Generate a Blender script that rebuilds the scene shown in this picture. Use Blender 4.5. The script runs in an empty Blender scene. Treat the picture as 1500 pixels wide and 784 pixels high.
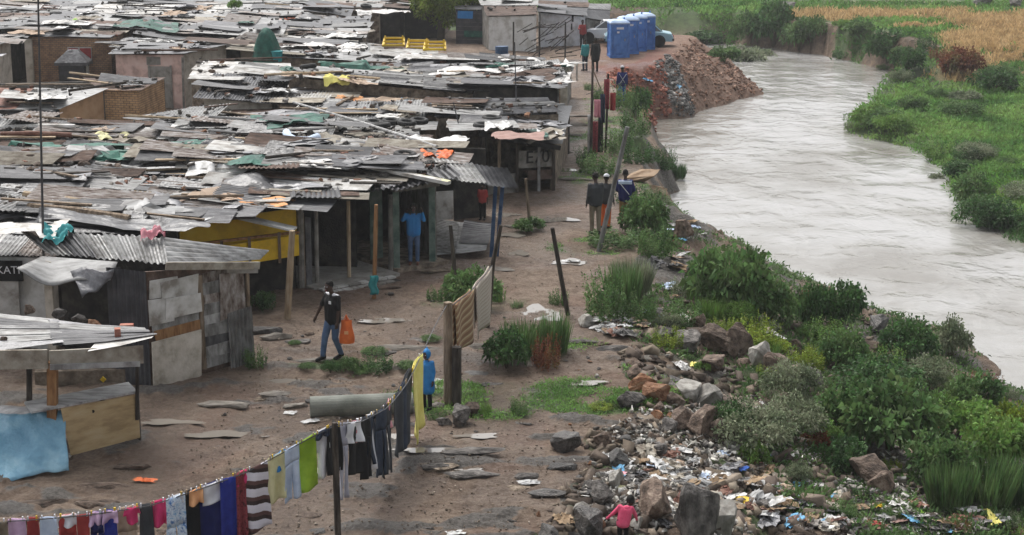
import bpy, bmesh, math, random
import numpy as np
from mathutils import Vector, Matrix
R = random.Random(7)
NR = np.random.RandomState(11)
SC = bpy.context.scene
COL = SC.collection
PI = math.pi
# ------------------------------------------------------------------ camera
F = 2500.0; CX, CY = 750.0, 392.0; TH = math.atan(581.0/F); CH = 10.7
cT, sT = math.cos(TH), math.sin(TH)
ZW = -2.8            # water level
cam_d = bpy.data.cameras.new('camera'); cam = bpy.data.objects.new('camera', cam_d); COL.objects.link(cam)
cam_d.sensor_width = 36; cam_d.lens = F*36/1500; cam_d.clip_end = 3000; cam_d.clip_start = 0.5
cam.location = (0, 0, CH); cam.rotation_euler = (PI/2-TH, 0, 0)
SC.camera = cam
def ray(px, py):
    a = px-CX; b = CY-py
    return Vector((a, F*cT+b*sT, -F*sT+b*cT))
def at(px, py, z=0.0):
    r = ray(px, py); t = (z-CH)/r.z
    return Vector((r.x*t, r.y*t, z))
def atY(px, py, Y):
    r = ray(px, py); t = Y/r.y
    return Vector((r.x*t, Y, CH+r.z*t))
def proj(x, y, z):
    d = y*cT-(z-CH)*sT; u = y*sT+(z-CH)*cT
    return (CX+F*x/d, CY-F*u/d)
def hgt(px, py, p):     # height at which the vertical over ground point p reaches image row py
    lo, hi = -3.0, 9.0
    for _ in range(40):
        m = (lo+hi)/2
        if proj(p[0], p[1], m)[1] > py: lo = m
        else: hi = m
    return lo
# ------------------------------------------------------------------ noise
def _hash(ix, iy, s):
    n = (ix.astype(np.int64)*374761393 + iy.astype(np.int64)*668265263 + s*1442695041) & 0x7fffffff
    n = (n ^ (n >> 13))*1274126177 & 0x7fffffff
    return ((n ^ (n >> 16)) & 0xffff)/65535.0
def vn(x, y, s=0):
    x = np.asarray(x, float); y = np.asarray(y, float)
    ix = np.floor(x); iy = np.floor(y); fx = x-ix; fy = y-iy
    fx = fx*fx*(3-2*fx); fy = fy*fy*(3-2*fy)
    a = _hash(ix, iy, s); b = _hash(ix+1, iy, s); c = _hash(ix, iy+1, s); d = _hash(ix+1, iy+1, s)
    return (a+(b-a)*fx)*(1-fy)+(c+(d-c)*fx)*fy
def fbm(x, y, s=0, o=4):
    t = 0; a = .5; f = 1
    for i in range(o):
        t = t+a*vn(np.asarray(x)*f, np.asarray(y)*f, s+i*17); a *= .5; f *= 2.03
    return t/(1-.5**o)
def sst(a, b, x):
    t = np.clip((x-a)/(b-a), 0, 1); return t*t*(3-2*t)
# ------------------------------------------------------------------ terrain
def P2(l, z): return [tuple(at(a, b, z)[:2]) for a, b in l]
LEFT = P2([(1950,1050),(1700,800),(1560,650),(1510,592),(1465,545),(1440,518),(1395,494),(1330,478),(1290,462),(1240,446),(1180,420),
   (1130,400),(1080,378),(1025,350),(985,325),(975,300),(990,278),(985,255),(968,228),(957,205),(950,186),(962,178),(1000,172),(1050,158),(1085,147),(1112,137),(1100,122),(1082,106)],ZW) + [(13.5,119.5),(8,120.5),(0,122),(-15,127),(-70,131)]
RIGHT = [(-70,147),(-15,140)] + P2([(900,63),(960,62.5),(1010,63.5),(1060,64),(1105,67),(1150,72),(1200,80),(1245,89),(1290,100),(1328,109),(1335,117),(1300,130),(1275,150),(1250,172),(1245,190),(1265,202),(1320,213),(1370,236),(1395,256),(1408,276),(1415,297),(1440,325),(1480,345),(1510,357),(1620,388),(1900,440),(2600,600)],ZW)
TOP = P2([(500,1300),(720,900),(790,784),(850,700),(895,640),(940,590),(925,500),(900,440),(905,400),(930,365),(945,335),(955,300),(945,270),(935,240),(925,205),(915,165),(900,125),(893,100),(930,99),(962,93),(985,80),(1006,69.5)],0) + [(12.2,114.6),(8,116),(0,117.5),(-15,122),(-70,126)]
def dpl(x, y, pl):
    best = np.full(np.shape(x), 1e9)
    for (ax, ay), (bx, by) in zip(pl[:-1], pl[1:]):
        dx, dy = bx-ax, by-ay; L = dx*dx+dy*dy+1e-9
        t = np.clip(((x-ax)*dx+(y-ay)*dy)/L, 0, 1)
        best = np.minimum(best, np.hypot(x-ax-t*dx, y-ay-t*dy))
    return best
def inside(x, y, pl):
    r = np.zeros(np.shape(x), bool)
    for (ax, ay), (bx, by) in zip(pl, pl[1:]+pl[:1]):
        if ay == by: continue
        c = ((ay > y) != (by > y)) & (x < (bx-ax)*(y-ay)/(by-ay)+ax)
        r ^= c
    return r
RIVER = LEFT+RIGHT
UP = TOP+[(-900,126),(-900,-400),(at(500,1300,0)[0],-400)]
def terr(x, y, masks=False):
    x = np.asarray(x, float); y = np.asarray(y, float)
    wx = x+(vn(x*.7, y*.7, 5)-.5)*.9; wy = y+(vn(x*.7, y*.7, 9)-.5)*.9
    dl = dpl(wx, wy, LEFT); dr = dpl(wx, wy, RIGHT); dt = dpl(wx, wy, TOP)
    riv = inside(wx, wy, RIVER); up = inside(wx, wy, UP) & ~riv
    far_y = y > 134
    right = (~up) & (~riv) & ((dr < dl) | far_y)
    bank = (~up) & (~riv) & (~right)
    n1 = fbm(x*.35, y*.35, 3); n2 = fbm(x*1.7, y*1.7, 21, 3); n3 = vn(x*5, y*5, 40)
    edge = sst(0, 3, dt)
    zup = (n1-.5)*.22*edge+(n2-.5)*.07+(n3-.5)*.015 - .03*sst(.55, .75, n1)
    # terraces of bare rock layers in the near ground
    near = sst(48, 34, y)
    lay = fbm(x*.8+3, y*1.6, 77, 3)
    zup = zup+sst(60, 40, y)*((fbm(x*3.1, y*3.1, 55, 3)-.5)*.09+(vn(x*11, y*11, 66)-.5)*.02)
    zup = zup+near*(sst(.56, .60, lay)*.05+sst(.66, .69, lay)*.05)
    s = dl/(dl+dt+1e-6)
    zb = ZW+(-ZW)*np.power(s, .85)+(n2-.5)*.55*np.sin(np.clip(s, 0, 1)*PI)+(n3-.5)*.12
    cl = sst(98, 112, y)*sst(-200, -100, -x)
    zr = ZW+(1-cl)*(.45*sst(0, 1.6, dr)+.02*np.minimum(dr, 40)) + cl*(2.2*sst(0, (.6+.8*vn(x*.5, y*.3, 61)), dr)+.004*np.minimum(dr, 60))
    zr = zr+(n1-.5)*.5*sst(.5, 4, dr)+(n2-.5)*.2*sst(.3, 2, dr)
    hill = sst(150, 175, y)*2.2+sst(175, 420, y)*7
    zr = zr+hill
    zv = ZW-.1-np.minimum(.7, np.minimum(dl, dr)*.5)
    z = np.where(up, zup, np.where(riv, zv, np.where(right, zr, zb)))
    if masks: return z, up, riv, right, bank, dl, dr, dt, n1, n2
    return z
def tz(x, y): return float(terr(x, y))
def pick(px, py, dz=0.0):
    r = ray(px, py)
    Y = np.linspace(20, 240, 900); t = Y/r.y
    d = CH+r.z*t-dz-terr(r.x*t, Y)
    k = np.argmax(d <= 0)
    if d[k] > 0: return at(px, py, 0)
    k = max(k, 1); a = d[k-1]/(d[k-1]-d[k]+1e-9); tt = t[k-1]+(t[k]-t[k-1])*a
    return Vector((r.x*tt, r.y*tt, CH+r.z*tt-dz))
# ------------------------------------------------------------------ mesh builder
class MB:
    def __init__(s): s.v = []; s.f = []
    def add(s, vs, fs):
        o = len(s.v); s.v.extend([tuple(p) for p in vs]); s.f.extend([tuple(i+o for i in f) for f in fs]); return s
    def box(s, c, sz, rot=None):
        hx, hy, hz = sz[0]/2, sz[1]/2, sz[2]/2
        vs = [Vector((x, y, z)) for x in (-hx, hx) for y in (-hy, hy) for z in (-hz, hz)]
        if rot is not None: vs = [rot @ v for v in vs]
        vs = [v+Vector(c) for v in vs]
        return s.add(vs, [(0,1,3,2),(4,6,7,5),(0,4,5,1),(2,3,7,6),(0,2,6,4),(1,5,7,3)])
    def beam(s, a, b, w, h=None, up=Vector((0,0,1))):
        a = Vector(a); b = Vector(b); h = h or w; d = (b-a).normalized()
        if abs(d.dot(up)) > .95: up = Vector((0,1,0))
        x = d.cross(up).normalized(); y = x.cross(d).normalized()
        vs = []
        for p in (a, b):
            for sx, sy in ((-1,-1),(1,-1),(1,1),(-1,1)): vs.append(p+x*sx*w/2+y*sy*h/2)
        return s.add(vs, [(3,2,1,0),(4,5,6,7),(0,1,5,4),(1,2,6,5),(2,3,7,6),(3,0,4,7)])
    def tube(s, pts, rad, n=8, cap=True, jit=0):
        pts = [Vector(p) for p in pts]
        if not isinstance(rad, (list, tuple)): rad = [rad]*len(pts)
        o = len(s.v); ref = None
        for i, p in enumerate(pts):
            d = (pts[min(i+1, len(pts)-1)]-pts[max(i-1, 0)]).normalized()
            if ref is None:
                ref = Vector((0,0,1)) if abs(d.z) < .9 else Vector((1,0,0))
            x = d.cross(ref).normalized(); y = x.cross(d).normalized(); ref = y
            for k in range(n):
                a = 2*PI*k/n; r = rad[i]*(1+(R.random()-.5)*jit)
                s.v.append(tuple(p+x*math.cos(a)*r+y*math.sin(a)*r))
        for i in range(len(pts)-1):
            for k in range(n):
                a = o+i*n+k; b = o+i*n+(k+1) % n
                s.f.append((a, b, b+n, a+n))
        if cap:
            s.f.append(tuple(o+k for k in range(n))[::-1]); s.f.append(tuple(o+(len(pts)-1)*n+k for k in range(n)))
        return s
    def ball(s, c, r, n=8, m=6):
        c = Vector(c)
        if not isinstance(r, (list, tuple)): r = (r, r, r)
        o = len(s.v); s.v.append(tuple(c+Vector((0,0,r[2]))))
        for i in range(1, m):
            t = PI*i/m
            for k in range(n):
                a = 2*PI*k/n; s.v.append((c.x+r[0]*math.sin(t)*math.cos(a), c.y+r[1]*math.sin(t)*math.sin(a), c.z+r[2]*math.cos(t)))
        s.v.append(tuple(c-Vector((0,0,r[2])))); e = len(s.v)-1
        for k in range(n): s.f.append((o, o+1+k, o+1+(k+1) % n)); s.f.append((e, o+1+(m-2)*n+(k+1) % n, o+1+(m-2)*n+k))
        for i in range(m-2):
            for k in range(n):
                a = o+1+i*n+k; b = o+1+i*n+(k+1) % n; s.f.append((a, a+n, b+n, b))
        return s
    def cap(s, a, b, ra, rb, n=10):        # tapered capsule
        a = Vector(a); b = Vector(b); d = (b-a); L = d.length
        if L < 1e-5: return s.ball(a, ra)
        d.normalize(); pts = []; rr = []
        for t in (-.98, -.75, -.4, 0): pts.append(a+d*ra*t); rr.append(ra*math.sqrt(max(1-t*t, .02)))
        for t in (.33, .66): pts.append(a+d*L*t); rr.append(ra+(rb-ra)*t)
        for t in (0, .4, .75, .98): pts.append(b+d*rb*t); rr.append(rb*math.sqrt(max(1-t*t, .02)))
        return s.tube(pts, rr, n)
    def prism(s, poly, ax, th):            # poly of 3D points, extruded by vector ax*th
        n = len(poly); e = Vector(ax)*th; vs = [Vector(p) for p in poly]+[Vector(p)+e for p in poly]
        fs = [tuple(range(n))[::-1], tuple(range(n, 2*n))]+[(i, (i+1) % n, (i+1) % n+n, i+n) for i in range(n)]
        return s.add(vs, fs)
    def sheet(s, fn, nu, nv, th=0):        # fn(u,v)->Vector ; grid, optional thickness along -z
        o = len(s.v); g = [[Vector(fn(i/nu, j/nv)) for j in range(nv+1)] for i in range(nu+1)]
        for r_ in g:
            for p in r_: s.v.append(tuple(p))
        q = lambda i, j: o+i*(nv+1)+j
        for i in range(nu):
            for j in range(nv): s.f.append((q(i,j), q(i+1,j), q(i+1,j+1), q(i,j+1)))
        return s
    def mesh(s, name, smooth=False):
        me = bpy.data.meshes.new(name); me.from_pydata(s.v, [], s.f); me.validate(); me.update()
        if smooth: me.polygons.foreach_set('use_smooth', [True]*len(me.polygons))
        return me
    def build(s, name, mat=None, parent=None, smooth=False, solid=0, local=True):
        if parent is not None and local:
            L = parent.matrix_world.translation if False else wloc(parent)
            s.v = [(a-L.x, b-L.y, c-L.z) for a, b, c in s.v]
        me = s.mesh(name, smooth); o = bpy.data.objects.new(name, me); COL.objects.link(o)
        if mat: me.materials.append(mat)
        if parent is not None: o.parent = parent
        if solid:
            m = o.modifiers.new('solid', 'SOLIDIFY'); m.thickness = solid; m.offset = 0
        return o
def wloc(o):
    p = Vector((0,0,0))
    while o is not None: p = p+o.location; o = o.parent
    return p
def single(mb, name, mat, origin, label, cat, group=None, smooth=False, solid=0):
    origin = Vector(origin)
    mb.v = [(a-origin.x, b-origin.y, c-origin.z) for a, b, c in mb.v]
    o = mb.build(name, mat, None, smooth, solid); o.location = origin
    return tag(o, label, cat, group)
def tag(o, label=None, cat=None, group=None, kind=None):
    if label: o['label'] = label
    if cat: o['category'] = cat
    if group: o['group'] = group
    if kind: o['kind'] = kind
    return o
def empty(name, loc, label=None, cat=None, group=None):
    o = bpy.data.objects.new(name, None); COL.objects.link(o); o.location = Vector(loc); o.empty_display_size = .2
    return tag(o, label, cat, group)
def inst(me, name, loc, rot=(0,0,0), sc=(1,1,1), mat=None, label=None, cat=None, group=None, parent=None):
    o = bpy.data.objects.new(name, me); COL.objects.link(o)
    o.location = loc; o.rotation_euler = rot; o.scale = sc
    if parent is not None: o.parent = parent
    if mat is not None:
        if len(me.materials) == 0: me.materials.append(None)
        o.material_slots[0].link = 'OBJECT'; o.material_slots[0].material = mat
    return tag(o, label, cat, group)
def npmesh(name, V, Fq, mat, smooth=False, attr=None):
    me = bpy.data.meshes.new(name); n = len(V); k = Fq.shape[1]
    me.vertices.add(n); me.vertices.foreach_set('co', V.astype(np.float32).ravel())
    me.loops.add(Fq.size); me.loops.foreach_set('vertex_index', Fq.astype(np.int32).ravel())
    me.polygons.add(len(Fq)); me.polygons.foreach_set('loop_start', np.arange(0, Fq.size, k, dtype=np.int32))
    me.update(calc_edges=True)
    if smooth: me.polygons.foreach_set('use_smooth', np.ones(len(Fq), bool))
    if mat: me.materials.append(mat)
    return me
# ------------------------------------------------------------------ materials
def L3(c): return (c[0], c[1], c[2], 1)
MATS = {}
def mk(name, cols, scale=3.0, rough=.85, bump=.0, bscale=30, rnd=.25, island=0.0, stretch=None, metal=0, detail=6, spec=.3, trans=0, hue=0.0):
    m = bpy.data.materials.new(name); m.use_nodes = True; nt = m.node_tree; N = nt.nodes; K = nt.links
    b = N['Principled BSDF']; b.inputs['Roughness'].default_value = rough; b.inputs['Metallic'].default_value = metal
    b.inputs['Specular IOR Level'].default_value = spec
    tc = N.new('ShaderNodeTexCoord'); oi = N.new('ShaderNodeObjectInfo')
    mp = N.new('ShaderNodeMapping'); K.new(tc.outputs['Object'], mp.inputs['Vector'])
    if stretch: mp.inputs['Scale'].default_value = stretch
    mu = N.new('ShaderNodeMath'); mu.operation = 'MULTIPLY'; mu.inputs[1].default_value = 37; K.new(oi.outputs['Random'], mu.inputs[0])
    K.new(mu.outputs[0], mp.inputs['Location'])
    nz = N.new('ShaderNodeTexNoise'); nz.inputs['Scale'].default_value = scale; nz.inputs['Detail'].default_value = detail; nz.inputs['Roughness'].default_value = .62
    K.new(mp.outputs[0], nz.inputs['Vector'])
    cr = N.new('ShaderNodeValToRGB'); K.new(nz.outputs['Fac'], cr.inputs[0])
    e = cr.color_ramp.elements; n = len(cols)
    if n == 1: cols = [cols[0], cols[0]]; n = 2
    e[0].position = .36; e[0].color = L3(cols[0]); e[1].position = .66; e[1].color = L3(cols[-1])
    for i in range(1, n-1):
        q = e.new(.36+.30*i/(n-1)); q.color = L3(cols[i])
    hs = N.new('ShaderNodeHueSaturation'); K.new(cr.outputs[0], hs.inputs['Color'])
    src = oi.outputs['Random']; amt = rnd
    if island:
        g = N.new('ShaderNodeNewGeometry'); src = g.outputs['Random Per Island']; amt = island
    mr = N.new('ShaderNodeMapRange'); mr.inputs[3].default_value = 1-amt; mr.inputs[4].default_value = 1+amt; K.new(src, mr.inputs[0]); K.new(mr.outputs[0], hs.inputs['Value'])
    if hue:
        m2 = N.new('ShaderNodeMapRange'); m2.inputs[3].default_value = .5-hue; m2.inputs[4].default_value = .5+hue; K.new(src, m2.inputs[0]); K.new(m2.outputs[0], hs.inputs['Hue'])
    K.new(hs.outputs[0], b.inputs['Base Color'])
    if bump:
        n2 = N.new('ShaderNodeTexNoise'); n2.inputs['Scale'].default_value = bscale; n2.inputs['Detail'].default_value = 5; K.new(mp.outputs[0], n2.inputs['Vector'])
        bp = N.new('ShaderNodeBump'); bp.inputs['Strength'].default_value = bump; bp.inputs['Distance'].default_value = .05
        K.new(n2.outputs['Fac'], bp.inputs['Height']); K.new(bp.outputs[0], b.inputs['Normal'])
    MATS[name] = m; return m
M = MATS
mk('whitewash', [(.42,.41,.38),(.62,.62,.60),(.72,.72,.71)], 2.0, .8, .2, 20, .05)
mk('galv', [(.10,.095,.09),(.20,.20,.195),(.31,.31,.305)], 2.2, .5, .15, 25, .3, metal=.15, stretch=(1,3,1))
mk('galvdark', [(.045,.045,.05),(.09,.09,.095),(.15,.15,.155)], 2.2, .5, .2, 25, .35, stretch=(1,3,1))
mk('galvlight', [(.15,.145,.14),(.28,.28,.275),(.40,.40,.395)], 2.0, .5, .1, 25, .2, stretch=(1,3,1))
mk('whitesheet', [(.23,.21,.185),(.44,.43,.405),(.58,.575,.56)], 2.2, .55, .1, 25, .15)
mk('rust', [(.035,.024,.019),(.095,.058,.042),(.16,.12,.10)], 2.5, .8, .3, 30, .35, stretch=(1,2,1))
mk('rustred', [(.09,.04,.03),(.18,.08,.055),(.26,.16,.12)], 2.5, .75, .2, 30, .25)
mk('patchrust', [(.07,.045,.033),(.22,.19,.17),(.38,.37,.36)], 2.6, .7, .2, 30, .3, stretch=(1,3,1))
mk('beige', [(.16,.13,.10),(.30,.27,.22),(.42,.39,.33)], 2.5, .8, .2, 20, .3)
mk('blackplastic', [(.008,.008,.010),(.02,.02,.023),(.055,.055,.06)], 3, .35, .5, 8, .4, spec=.5)
mk('greyplastic', [(.06,.06,.065),(.14,.14,.15),(.25,.25,.26)], 3, .4, .5, 8, .4, spec=.5)
mk('whiteplastic', [(.27,.26,.24),(.46,.46,.45),(.60,.60,.60)], 4, .4, .4, 10, .15, spec=.5)
mk('greentarp', [(.008,.045,.035),(.015,.09,.065),(.04,.15,.11)], 3, .6, .5, 8, .2)
mk('bluetarp', [(.11,.25,.36),(.16,.33,.45),(.25,.43,.53)], 1.6, .45, .9, 6, .1)
mk('bluecloth', [(.015,.05,.22),(.03,.10,.35)], 4, .8, .4, 10, .2)
mk('teal', [(.02,.20,.22),(.05,.33,.34)], 4, .6, .1, 10, .1)
mk('orange', [(.55,.10,.02),(.72,.16,.03)], 4, .5, .3, 14, .1)
mk('yellowplastic', [(.55,.36,.02),(.72,.50,.03)], 4, .5, .1, 10, .1)
mk('red', [(.26,.03,.03),(.38,.05,.045)], 4, .7, .2, 10, .2)
mk('pinkplastic', [(.5,.18,.22),(.62,.30,.34)], 4, .5, .2, 10, .1)
mk('lime', [(.20,.42,.03),(.32,.55,.06)], 4, .6, .2, 10, .1)
mk('skyplastic', [(.08,.25,.42),(.18,.40,.58)], 4, .6, .2, 10, .2)
mk('wood', [(.10,.07,.045),(.20,.15,.105),(.29,.23,.17)], 3, .85, .3, 30, .25, stretch=(4,4,.7))
mk('woodlight', [(.26,.19,.12),(.38,.29,.19),(.45,.37,.27)], 3, .85, .2, 30, .15, stretch=(4,4,.7))
mk('woodorange', [(.16,.075,.03),(.27,.14,.06),(.33,.19,.09)], 3, .85, .2, 30, .1, stretch=(4,4,.7))
mk('wooddark', [(.02,.016,.013),(.05,.04,.032),(.10,.085,.07)], 3, .85, .3, 30, .3, stretch=(4,4,.7))
mk('tanpanel', [(.33,.235,.12),(.46,.34,.18),(.50,.39,.23)], 2.2, .7, .15, 30, .05, stretch=(.5,1,3))
mk('yellowpaint', [(.52,.32,.01),(.72,.46,.015),(.76,.53,.04)], 1.6, .6, .1, 20, .05)
mk('greenpaint', [(.05,.09,.075),(.12,.17,.145),(.2,.24,.21)], 3, .7, .2, 30, .1)
mk('bluepaint', [(.012,.035,.09),(.03,.075,.16),(.07,.12,.2)], 3, .6, .2, 30, .1)
mk('pinkplaster', [(.48,.33,.29),(.72,.51,.45),(.78,.60,.54)], 2.2, .9, .3, 20, .05)
mk('creamplaster', [(.28,.25,.20),(.46,.42,.36),(.56,.52,.46)], 2.2, .9, .3, 20, .1)
mk('tanplaster', [(.30,.19,.10),(.44,.28,.16),(.49,.33,.20)], 1.6, .9, .15, 20, .05)
mk('mudwall', [(.06,.048,.036),(.17,.135,.10),(.29,.24,.19)], 3.5, .95, .6, 14, .2)
mk('greywall', [(.10,.095,.085),(.20,.19,.17),(.30,.28,.26)], 2.5, .9, .3, 20, .25)
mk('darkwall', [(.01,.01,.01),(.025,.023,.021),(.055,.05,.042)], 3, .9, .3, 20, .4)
mk('slate', [(.03,.03,.035),(.055,.055,.062),(.085,.085,.09)], 2, .6, .1, 20, .1)
mk('concrete', [(.17,.16,.14),(.27,.255,.23),(.34,.33,.30)], 2.5, .8, .3, 30, .15)
mk('slab', [(.10,.088,.072),(.185,.165,.14),(.26,.24,.21)], 2.5, .7, .5, 24, .2)
mk('pipe', [(.13,.14,.12),(.19,.20,.175),(.24,.25,.22)], 2, .8, .2, 30, .05)
mk('rockgrey', [(.04,.037,.034),(.11,.10,.092),(.20,.185,.17)], 3, .75, .8, 14, .3)
mk('rockbrown', [(.05,.037,.028),(.14,.10,.077),(.23,.18,.14)], 3, .8, .8, 14, .3)
mk('rockrust', [(.12,.05,.025),(.26,.13,.07),(.30,.20,.13)], 3, .85, .8, 14, .2)
mk('rockdark', [(.022,.020,.018),(.055,.05,.046),(.12,.11,.10)], 3, .5, .9, 12, .3, spec=.5)
mk('brickpiece', [(.10,.05,.035),(.20,.10,.07),(.27,.17,.12)], 5, .9, .5, 20, .35)
mk('cardboard', [(.22,.15,.09),(.34,.25,.16)], 4, .9, .2, 10, .25)
mk('sand', [(.20,.13,.08),(.30,.21,.135),(.36,.27,.19)], 2, .9, .3, 20, .1)
mk('litter', [(.30,.29,.27),(.52,.51,.49),(.70,.69,.68)], 6, .6, .3, 10, .3, island=.35)
mk('litterdark', [(.02,.02,.022),(.10,.095,.09),(.25,.24,.23)], 6, .7, .3, 10, .3, island=.5)
mk('debris', [(.04,.035,.03),(.15,.13,.11),(.42,.40,.37)], 1.4, .8, .3, 10, .3, island=.7, hue=.02)
mk('rubblered', [(.14,.045,.03),(.30,.11,.075),(.38,.19,.14)], 2, .9, .3, 20, .2, island=.5)
mk('rubblegrey', [(.05,.048,.045),(.14,.135,.13),(.34,.33,.31)], 2, .9, .3, 20, .2, island=.6)
mk('dullpink', [(.24,.15,.13),(.34,.22,.19)], 4, .85, .2, 10, .1)
mk('rubblebrown', [(.12,.062,.04),(.22,.125,.085),(.33,.23,.175)], 2, .9, .3, 20, .2, island=.4)
mk('rubber', [(.012,.012,.012),(.03,.03,.03)], 4, .7, .2, 20, .2)
mk('skin', [(.045,.024,.016),(.06,.033,.022)], 3, .55, 0, 10, .1)
mk('hair', [(.008,.007,.006)], 3, .9)
mk('denim', [(.05,.09,.17),(.09,.145,.25)], 6, .9, .2, 20, .05)
mk('denimdark', [(.018,.026,.045),(.035,.048,.075)], 6, .9, .3, 14, .1)
mk('navy', [(.006,.01,.075),(.012,.018,.12)], 4, .85, .3, 10, .05)
mk('black', [(.006,.006,.007),(.012,.012,.013)], 4, .85, .3, 10, .1)
mk('charcoal', [(.03,.033,.038),(.05,.054,.06)], 4, .85, .3, 10, .1)
mk('white', [(.55,.56,.60),(.74,.74,.76)], 3, .85, .3, 8, .05)
mk('pinkcloth', [(.62,.07,.15),(.74,.12,.22)], 4, .85, .2, 10, .05)
mk('paleblue', [(.38,.46,.60),(.52,.60,.72)], 4, .85, .3, 10, .05)
mk('blue', [(.02,.16,.42),(.03,.22,.52)], 4, .7, .3, 10, .05)
mk('cream', [(.55,.52,.28),(.68,.65,.40)], 4, .85, .2, 10, .05)
mk('khaki', [(.20,.13,.05),(.30,.20,.08)], 4, .85, .2, 10, .05)
mk('olive', [(.16,.13,.09),(.24,.2,.15)], 4, .85, .2, 10, .05)
mk('lilac', [(.50,.33,.50),(.62,.45,.62)], 4, .85, .2, 10, .05)
mk('peach', [(.66,.32,.14),(.74,.40,.20)], 4, .85, .2, 10, .05)
mk('magenta', [(.55,.03,.13),(.66,.05,.18)], 4, .85, .2, 10, .05)
mk('maroon', [(.10,.012,.02),(.30,.06,.07),(.04,.01,.012)], 14, .9, .2, 10, .05)
mk('beigecloth', [(.34,.25,.18),(.44,.34,.26)], 4, .85, .2, 10, .05)
mk('greycloth', [(.28,.28,.34),(.40,.40,.46)], 4, .85, .2, 10, .05)
mk('floralblue', [(.05,.16,.40),(.65,.72,.78),(.10,.30,.55)], 12, .85, .2, 10, .05)
mk('yellowcloth', [(.62,.56,.14),(.74,.68,.24)], 4, .85, .2, 10, .05)
mk('limecloth', [(.20,.33,.02),(.30,.46,.04)], 3, .85, .3, 8, .05)
mk('royal', [(.012,.02,.18),(.02,.035,.26)], 4, .85, .3, 10, .05)
mk('toiletblue', [(.04,.12,.36),(.06,.18,.50),(.10,.24,.54)], 2.5, .5, .05, 10, .05)
mk('toiletroof', [(.30,.42,.62),(.5,.6,.74)], 2, .5, .05, 10, .05)
mk('carwhite', [(.60,.61,.62),(.68,.69,.70)], 1, .3, 0, 10, .02, spec=.6)
mk('carblue', [(.22,.38,.46),(.28,.45,.52)], 1, .3, 0, 10, .02, spec=.6)
mk('glassdark', [(.03,.035,.04),(.05,.055,.06)], 1, .1, 0, 10, .02, spec=.9)
mk('chrome', [(.4,.4,.4),(.5,.5,.5)], 1, .25, 0, 10, .02, metal=1)
mk('lampred', [(.3,.01,.01),(.4,.02,.02)], 1, .2)
mk('leafdark', [(.018,.040,.014),(.035,.072,.022),(.06,.11,.035)], 1.6, .6, 0, 10, .2, island=.5, hue=.02)
mk('leafmid', [(.032,.062,.020),(.062,.108,.034),(.10,.15,.055)], 1.6, .6, 0, 10, .2, island=.45, hue=.02)
mk('leafbright', [(.055,.10,.022),(.09,.155,.035),(.13,.205,.05)], 1.6, .6, 0, 10, .2, island=.4, hue=.02)
mk('leafyellow', [(.06,.085,.012),(.12,.16,.02),(.19,.23,.035)], 1.2, .6, 0, 10, .2, island=.45, hue=.02)
mk('leafgrey', [(.06,.08,.045),(.11,.13,.075),(.17,.18,.12)], 1.6, .7, 0, 10, .2, island=.45, hue=.02)
mk('weedred', [(.06,.02,.012),(.12,.045,.025),(.09,.09,.03)], 1.6, .8, 0, 10, .2, island=.4)
mk('drygrass', [(.22,.15,.07),(.34,.24,.12),(.42,.32,.18)], 1.6, .8, 0, 10, .2, island=.3)
mk('stemwood', [(.05,.04,.025),(.10,.08,.05)], 3, .9, .2, 20, .2)
def bricks(name, c1, c2, mort, sc):
    m = bpy.data.materials.new(name); m.use_nodes = True; nt = m.node_tree; N = nt.nodes; K = nt.links; b = N['Principled BSDF']
    b.inputs['Roughness'].default_value = .9
    tc = N.new('ShaderNodeTexCoord'); sp = N.new('ShaderNodeSeparateXYZ'); K.new(tc.outputs['Object'], sp.inputs[0])
    ad = N.new('ShaderNodeMath'); K.new(sp.outputs[0], ad.inputs[0]); K.new(sp.outputs[1], ad.inputs[1])
    cb = N.new('ShaderNodeCombineXYZ'); K.new(ad.outputs[0], cb.inputs[0]); K.new(sp.outputs[2], cb.inputs[1])
    br = N.new('ShaderNodeTexBrick'); br.inputs['Scale'].default_value = sc; br.inputs['Color1'].default_value = L3(c1); br.inputs['Color2'].default_value = L3(c2); br.inputs['Mortar'].default_value = L3(mort)
    br.inputs['Mortar Size'].default_value = .03; K.new(cb.outputs[0], br.inputs['Vector'])
    nz = N.new('ShaderNodeTexNoise'); nz.inputs['Scale'].default_value = 2.5; nz.inputs['Detail'].default_value = 8; K.new(tc.outputs['Object'], nz.inputs['Vector'])
    mx = N.new('ShaderNodeMix'); mx.data_type = 'RGBA'; mx.blend_type = 'MULTIPLY'; mx.inputs['Factor'].default_value = .8
    cr = N.new('ShaderNodeValToRGB'); K.new(nz.outputs['Fac'], cr.inputs[0]); cr.color_ramp.elements[0].position = .3; cr.color_ramp.elements[0].color = (.45,.42,.4,1); cr.color_ramp.elements[1].position = .6
    K.new(br.outputs['Color'], mx.inputs['A']); K.new(cr.outputs[0], mx.inputs['B']); K.new(mx.outputs['Result'], b.inputs['Base Color'])
    bp = N.new('ShaderNodeBump'); bp.inputs['Strength'].default_value = .6; bp.inputs['Distance'].default_value = .02; K.new(br.outputs['Fac'], bp.inputs['Height']); bp.invert = True; K.new(bp.outputs[0], b.inputs['Normal'])
    MATS[name] = m
for n_ in ('leafdark','leafmid','leafbright','leafyellow','leafgrey','weedred','drygrass'): pass
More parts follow.
